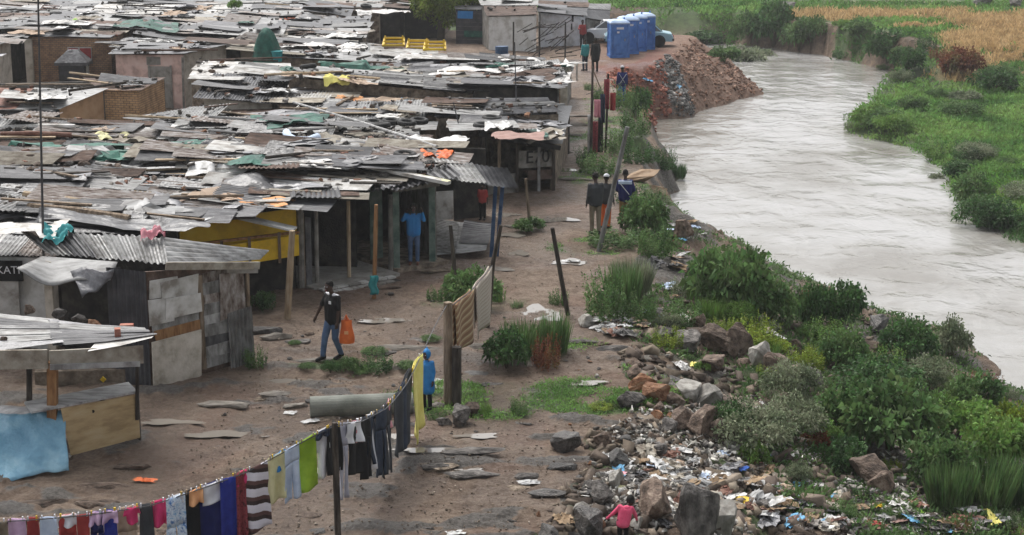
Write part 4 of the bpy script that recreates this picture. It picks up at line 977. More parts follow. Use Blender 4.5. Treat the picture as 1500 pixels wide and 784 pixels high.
while Y < 119:
    dep = R.uniform(2.9, 3.9); gap = .25
    X = -.335*Y-4+R.uniform(-2, 0)
    lim = xr(Y+dep/2)-.35
    if Y > 108: lim = min(lim, -4.5)
    while X < lim-1.2:
        wd = R.uniform(3.2, 6.5); x1 = min(X+wd, lim)
        if x1 > lim-1.2: x1 = lim
        if x1-X > 1.4:
            j = lambda s=.25: R.uniform(-s, s)
            done = False
            for attempt in range(4):
                f_ = [1, .8, .6, .45][attempt]
                xa = X+(0 if attempt % 2 == 0 else (1-f_)*(x1-X)); xb = xa+(x1-X)*f_
                c = [(xa, Y+j()), (xb, Y+j()), (xb+j(.15), Y+dep+j(.1)), (xa+j(.15), Y+dep+j(.1))]
                if not hits(c): done = True; break
            if not done:
                for s2 in (0, .5):
                    c = [(X, Y+dep*s2), (x1, Y+dep*s2), (x1, Y+dep*(s2+.45)), (X, Y+dep*(s2+.45))]
                    if not hits(c): done = True; break
            if done:
                h = R.uniform(2.1, 2.65); sx = R.uniform(-.35, .6); sy = R.uniform(-.1, .4)
                pn, pm, _ = R.choice(bag); wn_, wmn = R.choice(WL)
                hs_ = [h+sx/2, h-sx/2, h-sx/2+sy, h+sx/2+sy]
                cen = (sum(q[0] for q in c)/4, sum(q[1] for q in c)/4)
                along = 'u' if R.random() < .72 else 'v'
                near = Y < 85
                FIELD.append((c, hs_))
                ln = 2 if (x1-X) > 4 else 1
                size = 'broad ' if (x1-X) > 5.3 else ('narrow ' if (x1-X) < 3 else '')
                st_ = None
                if Y > 80: st_ = 3
                shack('%s%s shack under a %s roof %s' % (size, wn_, pn, where(cen)), c, hs_, wall=wmn, roofs=pm, along=along, near=near, lengths=ln if along == 'u' else 1, seed=sid, strips=st_, jz=.09, over=.3)
                sid += 1
        X = x1+gap*R.random()+.05
        if x1 >= lim: break
    Y += dep+.12+ (.4 if row % 4 == 2 else 0); row += 1
# ------------------------------------------------------------------ things lying on the roofs
def rock_mesh(seed, n=16, flat=.7, sub=0):
    r_ = random.Random(seed); bm = bmesh.new()
    for k in range(n):
        z = r_.uniform(-1, 1); t = r_.uniform(0, 2*PI); s = math.sqrt(1-z*z)
        bm.verts.new((s*math.cos(t)*r_.uniform(.8,1), s*math.sin(t)*r_.uniform(.7,1)*.8, z*flat))
    res = bmesh.ops.convex_hull(bm, input=bm.verts)
    bmesh.ops.delete(bm, geom=[v for v in bm.verts if not v.link_faces], context='VERTS')
    bmesh.ops.bevel(bm, geom=bm.edges[:], offset=.07, segments=1, affect='EDGES', clamp_overlap=True)
    if sub:
        bmesh.ops.triangulate(bm, faces=bm.faces[:])
        bmesh.ops.subdivide_edges(bm, edges=bm.edges[:], cuts=sub, use_grid_fill=True)
        from mathutils import noise as mn
        for v in bm.verts:
            q = v.co*2.3+Vector((seed, 0, 0)); v.co += v.co.normalized()*(.09*mn.noise(q)+.045*mn.noise(q*2.7)+.02*mn.noise(q*7))
    me = bpy.data.meshes.new('rock'); bm.to_mesh(me); bm.free(); me.materials.append(M['rockgrey']); return me
ROCKS = [rock_mesh(s) for s in range(9)]
BIGR = [rock_mesh(s+40, 18, .75, 3) for s in range(6)]
SLABS = [rock_mesh(s+80, 22, .16, 1) for s in range(6)]
def crump(seed, n=7, amp=.35):
    r_ = random.Random(seed)
    z = [[r_.random() for _ in range(n+1)] for _ in range(n+1)]; e = [[r_.uniform(-.12,.12) for _ in range(n+1)] for _ in range(n+1)]
    mb = MB().sheet(lambda u, v: Vector((u-.5+e[round(u*n)][round(v*n)], v-.5+e[round(v*n)][round(u*n)], amp*z[round(u*n)][round(v*n)]*(.4+.6*math.sin(PI*u)*math.sin(PI*v)))), n, n)
    me = mb.mesh('scrap'); me.materials.append(M['whiteplastic']); return me
CRUMP = [crump(s) for s in range(8)]; CRUMPF = [crump(s+30, 9, .16) for s in range(6)]
def tyre_mesh():
    mb = MB(); n = 20
    o = len(mb.v); m_ = 8
    for i in range(n):
        a = 2*PI*i/n
        for k in range(m_):
            b2 = 2*PI*k/m_; r_ = .24+.085*math.cos(b2); mb.v.append((r_*math.cos(a), r_*math.sin(a), .09*math.sin(b2)))
    for i in range(n):
        for k in range(m_):
            mb.f.append((i*m_+k, ((i+1) % n)*m_+k, ((i+1) % n)*m_+(k+1) % m_, i*m_+(k+1) % m_))
    me = mb.mesh('tyre', True); me.materials.append(M['rubber']); return me
TYRE = tyre_mesh()
BRICKM = MB().box((0,0,0), (.23,.11,.075)).mesh('brick'); BRICKM.materials.append(M['brickpiece'])
PLK = MB().box((0,0,0), (1,.11,.03)).mesh('plank'); PLK.materials.append(M['wood'])
POLEM = MB().tube([(-.5,0,0),(-.1,.01,.004),(.3,-.01,0),(.5,0,0)], [.04,.038,.033,.03], 6, jit=.1).mesh('pole'); POLEM.materials.append(M['wood'])
flat_m = MB().sheet(lambda u, v: Vector((u-.5, v-.5, .03*math.sin(4*u+1)*math.cos(5*v))), 5, 5).mesh('loose_sheet'); flat_m.materials.append(M['galv'])
def on_roof(x, y, top=0.0):
    z = roof_z(x, y); return None if z is None else Vector((x, y, z+.09+top))
def rnd_roof_pt(y0, y1):
    for _ in range(60):
        y = R.uniform(y0, y1); x = R.uniform(-.31*y, xr(y))
        if R.random() < .85*min(1, 1.0):
            p = on_roof(x, y)
            if p is not None: return p
    return None
# spread by picture area: nearer roofs show larger, farther rows are denser per metre of picture
def pts(n, lo=40, hi=116):
    out = []
    for _ in range(n*3):
        px = R.uniform(-5, 850); py = R.uniform(2, 375)
        p = at(px, py, 2.45)
        if p.x > xr(p.y)-.1 or p.y > hi or p.y < lo: continue
        q = on_roof(p.x, p.y)
        if q is not None: out.append(q)
        if len(out) >= n: break
    return out
def rot3(s=.3): return (R.uniform(-s, s), R.uniform(-s, s), R.uniform(0, 2*PI))
def vis_scale(y): return 1+.004*max(0, y-60)
for p in pts(125):
    mt = R.choice(['rockgrey','rockbrown','rockbrown','rockgrey','rockrust','rockdark']); s = R.uniform(.09, .19)*vis_scale(p.y)
    colr = {'rockgrey':'grey','rockbrown':'brown','rockrust':'rust-coloured','rockdark':'dark'}[mt]
    o = inst(R.choice(ROCKS), 'stone', p+Vector((0,0,s*.5)), rot3(), (s*R.uniform(.8,1.4), s, s*R.uniform(.7,1)), M[mt], None, 'stone')
    uniq(o, '%s stone weighing down a roof %s' % (colr, where(p)), 'stones weighing down the shack roofs')
for p in pts(200, 40, 85):
    s = R.uniform(.9, 1.3)*vis_scale(p.y); o = inst(BRICKM, 'brick', p+Vector((0,0,.03)), (R.choice((0, 0, PI/2)), 0, R.uniform(0, PI)), (s, s, s), M[R.choice(['brickpiece','brickpiece','rockgrey'])], None, 'brick')
    uniq(o, 'loose brick lying on a tin roof %s' % where(p), 'loose bricks on the shack roofs')
for p in pts(260):
    mt, cn = R.choice([('galv','grey'),('galvdark','dark grey'),('galvdark','dark grey'),('rust','rusty'),('patchrust','rust-streaked'),('whitesheet','white'),('beige','beige'),('galv','grey'),('galvdark','dark grey'),('blackplastic','black'),('patchrust','rust-streaked'),('blackplastic','black')])
    lx, ly = R.uniform(1.6, 3.6), R.uniform(.9, 1.7)
    rz = R.uniform(-.14, .14) if R.random() < .9 else PI/2+R.uniform(-.2,.2)
    if p.x+lx/2 > xr(p.y)+.2: continue
    if p.y < 80:
        c4 = [Vector((-lx/2,-ly/2,0)), Vector((lx/2,-ly/2,R.uniform(-.03,.05))), Vector((lx/2,ly/2,0)), Vector((-lx/2,ly/2,R.uniform(0,.08)))]
        me = sheet_mesh(c4, True, 'u', pitch=.13, amp=.018, seed=R.randint(0,99)).mesh('loose_sheet'); me.materials.append(M[mt])
        o = inst(me, 'loose_sheet', p+Vector((0,0,.05)), (R.uniform(-.05,.1), R.uniform(-.02,.1), rz), (1,1,1), None, None, 'tin sheet')
    else: o = inst(flat_m, 'loose_sheet', p+Vector((0,0,.06)), (R.uniform(-.08,.12), R.uniform(-.02,.1), rz), (lx, ly, 1.3), M[mt], None, 'tin sheet')
    uniq(o, '%s loose sheet laid over the roofs %s' % (cn, where(p)), 'loose sheets laid over the roofs')
for p in pts(120):
    k = R.random(); L = R.uniform(1.2, 3.6); rz = R.uniform(-.5, .5) if R.random() < .7 else R.uniform(0, PI)
    if p.x+L/2 > xr(p.y)+.3: continue
    mt, cn = R.choice([('wood','brown'),('wooddark','dark'),('woodlight','pale'),('galvlight','grey'),('wood','brown'),('rust','rusty'),('whitesheet','white')])
    if k < .5: o = inst(PLK, 'plank', p+Vector((0,0,.08)), (0, R.uniform(-.02,.08), rz), (L, R.uniform(.8,1.8)*vis_scale(p.y), 1.4), M[mt], None, 'plank'); uniq(o, '%s plank lying across the roofs %s' % (cn, where(p)), 'planks lying on the roofs')
    else: o = inst(POLEM, 'pole', p+Vector((0,0,.09)), (0, R.uniform(-.02,.08), rz), (L, 1.2*vis_scale(p.y), 1.2*vis_scale(p.y)), M[mt], None, 'pole'); uniq(o, '%s pole lying across the roofs %s' % (cn, where(p)), 'poles lying on the roofs')
for p in pts(150):
    mt, cn = R.choice([('whiteplastic','white'),('litter','off-white'),('litter','off-white'),('blackplastic','black'),('blackplastic','black'),('blackplastic','black'),('greyplastic','grey'),('greyplastic','grey'),('beige','tan'),('beigecloth','tan cloth'),('galvlight','pale grey'),('rust','brown'),('greentarp','green')])
    s = R.uniform(.4, 1.6)
    o = inst(R.choice(CRUMP+CRUMPF), 'crumpled_sheet', p, (R.uniform(-.1,.1), R.uniform(-.1,.1), R.uniform(0, 2*PI)), (s*R.uniform(1,2.0), s, s*.55), M[mt], None, 'plastic sheet')
    uniq(o, 'crumpled %s sheeting heaped on the roofs %s' % (cn, where(p)), 'crumpled plastic and cloth on the roofs')
for p in pts(16, 48, 110):
    o = inst(TYRE, 'tyre', p+Vector((0,0,.08)), (R.uniform(-.15,.15),)*2+(0,), (1.1,1.1,1.1), None, None, 'tyre'); uniq(o, 'old tyre lying flat on a roof %s' % where(p), 'old tyres on the roofs')
# uncountable small scraps over the roofs
mk('roofbits', [(.03,.027,.024),(.10,.09,.08),(.26,.25,.235)], 1.4, .8, .3, 10, .3, island=.6, hue=.02)
rp = pts(2400); o_v = []; o_f = []
def debris_obj(name, plist, smin, smax, mat, label, cat, seed=3, flatp=.5, spread=.25, thin=1):
    r_ = np.random.RandomState(seed); n = len(plist); c = np.array([[p[0], p[1], p[2]] for p in plist])
    c = c+np.stack([r_.uniform(-spread, spread, n), r_.uniform(-spread, spread, n), r_.uniform(0, .03, n)], -1)
    u = r_.normal(size=(n,3)); u[:,2] *= .35; u /= np.linalg.norm(u, axis=1)[:,None]
    w_ = r_.normal(size=(n,3)); w_[:,2] *= 1.2; v = np.cross(u, w_); v /= np.linalg.norm(v, axis=1)[:,None]
    t = np.cross(u, v)
    s = r_.uniform(smin, smax, (n,1))**1.0; a = u*s; b2 = v*s*r_.uniform(.3,.8,(n,1)); d = t*s*r_.uniform(.12,.5,(n,1))*thin
    V_ = np.concatenate([c-a-b2-d, c+a-b2-d*.6, c+a*.8+b2-d, c-a*.7+b2*1.1-d, c-a*.8-b2+d, c+a-b2*.7+d, c+a*.9+b2+d*.7, c-a+b2*.8+d], 1).reshape(-1, 3)
    base = (np.arange(n)*8)[:,None,None]; q = np.array([(3,2,1,0),(4,5,6,7),(0,1,5,4),(1,2,6,5),(2,3,7,6),(3,0,4,7)])[None]
    me = npmesh(name, V_, (base+q).reshape(-1, 4), mat); o = bpy.data.objects.new(name, me); COL.objects.link(o)
    return tag(o, label, cat, None, 'stuff')
debris_obj('roof_debris', rp, .04, .13, M['roofbits'], 'small scraps, rags and broken bits scattered over all the shack roofs', 'debris')
# --- remembered roof objects
def draped(px, py, z, sx, sy, mt, label, name='tarpaulin', cat='tarpaulin', amp=.12, rz=0, seed=1, top=.0):
    p = at(px, py, z); r_ = random.Random(seed); a1, a2, a3 = r_.random()*6, r_.random()*6, r_.random()*6
    cr_, sr_ = math.cos(rz), math.sin(rz); zc_ = roof_z(p.x, p.y) or z
    def f(u, v):
        x, y = (u-.5)*sx, (v-.5)*sy; e = 1+.12*math.sin(7*u+a1)*math.cos(5*v+a2)
        X_, Y_ = p.x+(x*cr_-y*sr_)*e, p.y+(x*sr_+y*cr_)*e; zz = roof_z(X_, Y_)
        zz = zc_ if zz is None else min(max(zz, zc_-.22), zc_+.18)
        return Vector((X_, Y_, zz+.14+top*math.sin(PI*u)*math.sin(PI*v)+amp*(math.sin(9*u+a2+3*v)*.5+math.sin(13*v+a3-5*u)*.35+math.sin(23*u+17*v+a1)*.2)))
    mb = MB().sheet(f, 22, 16); return single(mb, name, M[mt], p, label, cat, smooth=True)
draped(322, 252, 2.6, 1.5, 1.9, 'whiteplastic', 'bright white tarpaulin spread on the roof behind the yellow shop', amp=.06)
draped(362, 270, 2.6, 1.9, 1.5, 'blackplastic', 'thick black rubber sheet heaped beside the white tarpaulin', amp=.08, top=.3, seed=4)
draped(378, 292, 2.55, 1.6, .9, 'peach', 'torn orange and cream foam piece at the roof edge by the black rubber sheet', 'foam_piece', 'foam', seed=5, amp=.08)
draped(425, 190, 2.6, 2.4, 1.2, 'greentarp', 'crumpled green net spread on the middle roofs', 'green_net', 'net', seed=6)
draped(90, 218, 2.8, 4, .9, 'greentarp', 'faded green tarpaulin strip behind the roof crowded with bricks', seed=8, amp=.06)
draped(215, 212, 2.8, 1.6, .8, 'greentarp', 'small green tarpaulin beside the long grey roof', seed=9)
draped(218, 46, 2.6, 3.2, 3.0, 'greentarp', 'dark teal tarpaulin on the roof behind the pink house', seed=10)
draped(160, 205, 2.5, 1.2, .8, 'cream', 'pale yellow sheet folded on the roof below the annex', seed=11)
draped(607, 136, 2.5, 1.3, 1.0, 'skyplastic', 'bright blue plastic sheet lying on the middle roofs', seed=12)
draped(495, 130, 2.5, 1.0, .7, 'yellowcloth', 'small yellow rag on the middle roofs', 'rag', 'rag', seed=13)
draped(512, 137, 2.5, 1.0, .6, 'peach', 'peach-coloured sheet beside the small yellow rag', seed=14)
draped(530, 98, 2.5, 3.6, 1.0, 'greentarp', 'dark green tarpaulin strip below the long pale ridge', seed=15)
draped(760, 205, 2.4, 1.6, 1.4, 'dullpink', 'washed-out pink cloth lying on the black roof of the dark stall', 'cloth', 'cloth', seed=16, amp=.06)
draped(730, 190, 2.4, .9, 1.2, 'whiteplastic', 'white sheet laid at the corner of the dark stall roof', seed=17)
draped(638, 212, 2.5, 1.9, 1.2, 'whiteplastic', 'crumpled white plastic on the roof before the dark stall', seed=18)
draped(640, 232, 2.6, .9, .8, 'orange', 'faded orange cloth beside the crumpled white plastic', 'cloth', 'cloth', seed=19)
draped(60, 316, 2.7, 5, .8, 'blackplastic', 'black tarpaulin stretched down the slope below the pole bundle', seed=20)
draped(160, 335, 2.6, 4.5, 1.2, 'blackplastic', 'long black tarpaulin with folds beside the ribbed tin edge', seed=21, amp=.07, rz=-.2)
draped(25, 340, 2.9, 2.0, 1.4, 'whitesheet', 'stiff white roof sheet above the cream-walled shack', seed=22, amp=.03)
draped(225, 378, 2.5, .5, .3, 'pinkplastic', 'small pink bag lying on the ribbed tin roof edge', 'pink_bag', 'bag', seed=23, top=.1)
draped(85, 373, 2.5, .6, .5, 'teal', 'blue-green rag on the corner of the ribbed tin roof', 'rag', 'rag', seed=24)
draped(330, 222, 2.8, 1.2, .7, 'blackplastic', 'black cloth heap in front of the long grey roof', seed=25)
draped(785, 100, 2.3, 3.0, 3.4, 'litter', 'tangled white and grey sheeting on the roof above the orange-topped wall', seed=26, amp=.2)
draped(745, 82, 2.4, 1.4, 1.8, 'rockrust', 'rust-brown curved tin scrap on the far roofs', seed=27)
draped(420, 160, 2.5, 4, 2.2, 'greyplastic', 'grey sheeting draped over several middle roofs', seed=28, amp=.08)
draped(60, 20, 2.5, 3.5, 2.5, 'galvdark', 'dark sheeting over the far corner roofs', seed=29)
draped(110, 152/4, 2.6, .9, 1.2, 'lime', 'pale green bag on the roof above the brick house', seed=30, top=.3, name='green_bag', cat='bag')
for k, (x, y, mt, nm) in enumerate(((22,18,'whiteplastic','white'),(500,62,'beige','dull beige'),(560,20,'litter','off-white'),(470,25,'blackplastic','black'),(330,45,'blackplastic','black'),(250,60,'greyplastic','grey'),(690,105,'litter','off-white'),(560,190,'whiteplastic','white'),(480,215,'beige','dull beige'),(350,185,'beigecloth','tan'),(255,300,'greyplastic','grey'))):
    draped(x, y, 2.5, R.uniform(2,3.5), R.uniform(1.2,2), mt, ' '.join(('%s crumpled tarpaulin %s' % (nm, where(at(x,y,2.5)))).split()[:16]), seed=40+k, amp=.1)
# long thick poles
for k, (x0,y0,x1,y1,r_,mt,lb) in enumerate([(36,285,175,309,.12,'woodlight','thick yellowish pole resting on the red-brown roof'),(42,302,190,321,.11,'wood','thick brown pole lying in front of the yellowish pole'),(95,348,172,366,.03,'whitesheet','thin white pipe lying on the black plastic roof'),
        (430,150,640,215,.05,'galvlight','long grey pipe across the middle roofs'),(110,185,0,188,.09,'whitesheet','white roof capping strip beneath the annex'),(0,196,105,198,.08,'rustred','dark red roof capping strip beneath the annex')]):
    q0, q1 = at(x0,y0,2.85), at(x1,y1,2.7 if k < 3 else 2.75)
    single(MB().tube([q0, sl(q0,q1,.5)+Vector((0,0,.03)), q1], [r_*.8, r_, r_], 8, jit=.05), 'thick_pole' if k < 2 else 'roof_pipe', M[mt], q0, lb, 'pole' if k < 2 else 'pipe')
# U-shaped grey duct
q = at(437, 218, 2.6); mb = MB().tube([q+Vector(v) for v in ((-.5,1.2,.3),(-.35,.5,.28),(-.1,0,.25),(.3,-.1,.25),(.55,.35,.3))], .13, 8)
single(mb, 'bent_duct', M['paleblue'], q, 'bent pale blue-grey duct lying on a roof in front of the green net', 'duct', smooth=True)
# green cover, bucket, yellow frames, red slatted crate, orange bowl
q = at(391, 90, 2.45); mb = MB()
n_ = 18; ringz = [0, .35, .8, 1.2, 1.45, 1.5]; ringr = [.68, .6, .5, .34, .16, .02]
o0 = len(mb.v)
for z_, r_ in zip(ringz, ringr):
    for k in range(n_):
        a = 2*PI*k/n_; rr_ = r_*(1+.14*math.sin(5*a+z_)); mb.v.append((q.x+rr_*math.cos(a), q.y+rr_*math.sin(a), q.z+z_))
for i in range(5):
    for k in range(n_): mb.f.append((i*n_+k, i*n_+(k+1) % n_, (i+1)*n_+(k+1) % n_, (i+1)*n_+k))
single(mb, 'green_cover', M['greentarp'], q, 'tall dark green cloth cover draped over a hump on the roofs', 'cloth cover', smooth=True)
def bucket(p, r_, h, mt, label, name='bucket'):
    rt = empty(name, p, label, 'bucket')
    MB().tube([p, p+Vector((0,0,h))], [r_*.8, r_], 14).build('body', M[mt], rt); MB().tube([p+Vector((0,0,h-.03)), p+Vector((0,0,h+.01))], [r_*1.07]*2, 14).build('rim', M[mt], rt)
    hd = [p+Vector((r_*math.cos(a), .02, h-.02+.6*r_*math.sin(a))) for a in [PI*i/8 for i in range(9)]]
    MB().tube(hd, .008, 4).build('handle', M['galvdark'], rt); return rt
bucket(at(406, 90, 2.5), .26, .45, 'teal', 'turquoise bucket standing beside the dark green cloth cover')
for k, (x, y, lb) in enumerate([(577,68,'yellow plastic chair frame lying upturned by itself'),(612,72,'yellow plastic chair frame at the near side of the pair on the roofs'),(637,74,'yellow plastic chair frame with broken corner beside the grey sheets')]):
    q = at(x, y, 2.5); rt = empty('plastic_chair', q, lb, 'chair frame')
    for sx in (-.5, .5): MB().beam(q+Vector((sx,-.3,.05)), q+Vector((sx*.9,.5,.35)), .1, .1).build('side_bar', M['yellowplastic'], rt)
    for t in (0, .45, .9): MB().beam(q+Vector((-.5,-.3+.8*t,.08+.3*t)), q+Vector((.5,-.3+.8*t,.08+.3*t)), .1, .1).build('cross_bar', M['yellowplastic'], rt)
    for sx in (-.42, .42): MB().beam(q+Vector((sx,.1,.1)), q+Vector((sx,.1,.5)), .07, .07).build('leg', M['yellowplastic'], rt)
q = at(66, 24, 2.5); rt = empty('slatted_crate', q, 'red slatted crate tilted on a far roof', 'crate')
for k in range(5): MB().beam(q+Vector((-.5+.04*k,.0+.25*k,.15+.1*k)), q+Vector((.5+.04*k,.0+.25*k,.1+.1*k)), .16, .04).build('slat', M['rustred'], rt)
MB().beam(q+Vector((-.55,-.05,.12)), q+Vector((-.35,1.1,.58)), .06, .08).build('side_rail', M['whitesheet'], rt); MB().beam(q+Vector((.5,-.05,.08)), q+Vector((.7,1.1,.52)), .06, .08).build('side_rail', M['whitesheet'], rt)
inst(CRUMP[0], 'orange_bag', at(165, 53, 2.6), (0,0,0), (.6,.5,.5), M['orange'], 'orange-red bag on the corner of the brick house roof', 'bag')
inst(CRUMP[1], 'orange_bag', at(422, 30, 2.4), (0,0,0), (1.1,.5,.6), M['orange'], 'orange bag by the end of the long white roof', 'bag')
q = at(735, 84, 2.4); single(MB().tube([q, q+Vector((0,0,.5))], [.3,.3], 12), 'blue_drum', M['bluepaint'], q, 'dull blue drum standing on the far roofs', 'drum')
# masts
for (x0,y0,x1,y1,z,lb) in ((62,372,55,-40,2.5,'thin tall mast rising beside the cream-walled shack'),(757,160,754,62,2.2,'thin mast standing among the roofs above the blue wall'),(678,182,664,150,2.4,'short dark stick wedged upright in the middle roofs')):
    q = at(x0, y0, z); single(MB().tube([q+Vector((0,0,-.6)), atY(x1, y1, q.y)], [.03,.02], 6), 'mast', M['galvdark'], q, lb, 'mast')
for k, (x, y) in enumerate(((548,180),(573,178),(596,180),(614,177))):
    inst(TYRE, 'tyre', at(x, y, 2.6), (.1,.05,0), (1,1,1), None, ['leftmost tyre','second tyre from the leftmost','third tyre from the leftmost','rightmost tyre'][k]+' of the row of four on the grey roof sheet', 'tyre', 'row of tyres on the grey sheet')
for k in range(34):
    px, py = R.uniform(25, 235), R.uniform(225, 268); p = at(px, py, 2.75); q = on_roof(p.x, p.y)
    if q is None: continue
    s = R.uniform(.12, .2); mt = R.choice(['rockbrown','brickpiece','rockgrey','rockbrown'])
    o = inst(R.choice(ROCKS), 'stone', q+Vector((0,0,s*.4)), rot3(), (s*1.2, s, s*.8), M[mt], 'brown stone on the roof crowded with bricks', 'stone', 'stones and bricks crowding the near grey roof')
# ================================================================== vegetation
def leaves(C_, D_, Ls, Ws, mat, name='foliage', seed=0, droop=.25):
    """folded leaf blades: C_ base points, D_ directions, lengths, half widths"""
    r_ = np.random.RandomState(seed); n = len(C_)
    D_ = D_/np.linalg.norm(D_, axis=1)[:,None]; S_ = np.cross(D_, r_.normal(size=(n,3))); S_ /= np.linalg.norm(S_, axis=1)[:,None]+1e-9
    Ls = np.asarray(Ls).reshape(-1,1)*np.ones((n,1)); Ws = np.asarray(Ws).reshape(-1,1)*np.ones((n,1))
    dz = np.array([[0,0,1.]])
    v0 = C_; v1 = C_+D_*Ls*.5+S_*Ws-dz*Ls*droop*.1; v2 = C_+D_*Ls-dz*Ls*droop; v3 = C_+D_*Ls*.5-S_*Ws+dz*Ls*.05
    V_ = np.concatenate([v0,v1,v2,v3], 1).reshape(-1,3); Fq = np.arange(n*4).reshape(-1,4)
    return npmesh(name, V_, Fq, mat)
def bush_mesh(kind, seed):
    r_ = np.random.RandomState(seed)
    if kind in ('leafy', 'broad', 'small'):
        nc = {'leafy': 26, 'broad': 24, 'small': 34}[kind]; per = {'leafy': 75, 'broad': 70, 'small': 95}[kind]; L = {'leafy': .17, 'broad': .19, 'small': .10}[kind]
        th = r_.uniform(0, 2*PI, nc); rad = np.sqrt(r_.uniform(.02, 1, nc))*.8; zc = .25+.62*(1-rad**2)*r_.uniform(.55, 1.1, nc)
        cc = np.stack([rad*np.cos(th), rad*np.sin(th), zc], -1); rr_ = r_.uniform(.18, .34, nc)
        i = np.repeat(np.arange(nc), per); d = r_.normal(size=(nc*per,3)); d /= np.linalg.norm(d, axis=1)[:,None]
        C_ = cc[i]+d*rr_[i][:,None]*r_.uniform(.4,1.05,(nc*per,1))*np.array([[1,1,.8]]); C_[:,2] = np.maximum(C_[:,2], .02)
        D_ = d+np.array([[0,0,.25]])+r_.normal(size=d.shape)*.45
        return leaves(C_, D_, L*r_.uniform(.6,1.2,nc*per), L*.24*r_.uniform(.8,1.3,nc*per), M['leafmid'], seed=seed, droop=.35)
    if kind == 'grass':
        n = 620; th = r_.uniform(0,2*PI,n); rad = np.sqrt(r_.uniform(0,1,n))*.62
        C_ = np.stack([rad*np.cos(th), rad*np.sin(th), np.zeros(n)], -1); lean = r_.uniform(.0,.55,n)
        a2 = th+r_.normal(size=n)*.7; D_ = np.stack([lean*np.cos(a2), lean*np.sin(a2), np.ones(n)], -1)
        return leaves(C_, D_, r_.uniform(.55,1.1,n), .016, M['leafmid'], seed=seed, droop=.08)
    if kind == 'herb':
        ns = 60; th = r_.uniform(0,2*PI,ns); rad = np.sqrt(r_.uniform(0,1,ns))*.75; hh = r_.uniform(.55,1.05,ns)*(1-.35*rad); lean = r_.uniform(0,.35,ns); a2 = th+r_.normal(size=ns)*.5
        per = 26; i = np.repeat(np.arange(ns), per); t = np.tile(np.linspace(.12,1,per), ns)
        b0 = np.stack([rad*np.cos(th), rad*np.sin(th), 0*th], -1); dr = np.stack([lean*np.cos(a2), lean*np.sin(a2), np.ones(ns)], -1)
        C_ = b0[i]+dr[i]*(hh[i]*t)[:,None]; ph = r_.uniform(0,2*PI,len(i)); D_ = np.stack([np.cos(ph), np.sin(ph), .5+0*ph], -1)
        return leaves(C_, D_, .16*(1.15-.6*t)*r_.uniform(.7,1.2,len(i)), .022, M['leafmid'], seed=seed, droop=.3)
BUSH = {k: [bush_mesh(k, s+i*10) for s in range(3)] for i, k in enumerate(('leafy','broad','small','grass','herb'))}
def stem_mesh(seed):
    r_ = random.Random(seed); mb = MB()
    for k in range(9):
        a = r_.random()*2*PI; l = r_.uniform(.3,.7); mb.tube([(0,0,-.1), (.25*l*math.cos(a), .25*l*math.sin(a), .3), (l*math.cos(a), l*math.sin(a), .35+.4*r_.random())], [.03,.02,.008], 5)
    me = mb.mesh('stem'); me.materials.append(M['stemwood']); return me
STEMS = [stem_mesh(s) for s in range(3)]
GW = {'leafdark':'dark green','leafmid':'mid green','leafbright':'bright green','leafyellow':'yellow-green','leafgrey':'grey-green','weedred':'red-brown','drygrass':'straw-coloured'}
KW = {'leafy':'bushy shrub','broad':'broad-leaved shrub','small':'small-leaved bush','grass':'grass clump','herb':'tall weed clump'}
def bush(px, py, w, h, kind, mt, place, label=None, dz=0, group=None, p=None):
    """px,py: foot in the image; w,h in image pixels"""
    p = p or pick(px, py); k = F/(p.y*cT-(p.z-CH)*sT)
    rx = w/2/k; hh = h/k
    sc = (rx*1.1, rx*.95, hh*1.05); nm = {'leafy':'shrub','broad':'shrub','small':'bush','grass':'grass_clump','herb':'weed_clump'}[kind]
    label = label or '%s %s %s' % (GW[mt], KW[kind], place)
    mats = M[mt]
    if kind in ('leafy','broad','small'):
        o = empty(nm, p, label, nm.split('_')[0] if nm != 'bush' else 'bush', group)
        o.scale = sc; o.rotation_euler = (0,0,R.uniform(0,6.28))
        inst(R.choice(BUSH[kind]), 'foliage', (0,0,0), mat=mats, parent=o); inst(R.choice(STEMS), 'stem', (0,0,0), parent=o)
    else:
        o = inst(R.choice(BUSH[kind]), nm, p-Vector((0,0,.04)), (0,0,R.uniform(0,6.28)), sc, mats, label, {'grass_clump':'grass clump','weed_clump':'weed'}[nm], group)
    return o
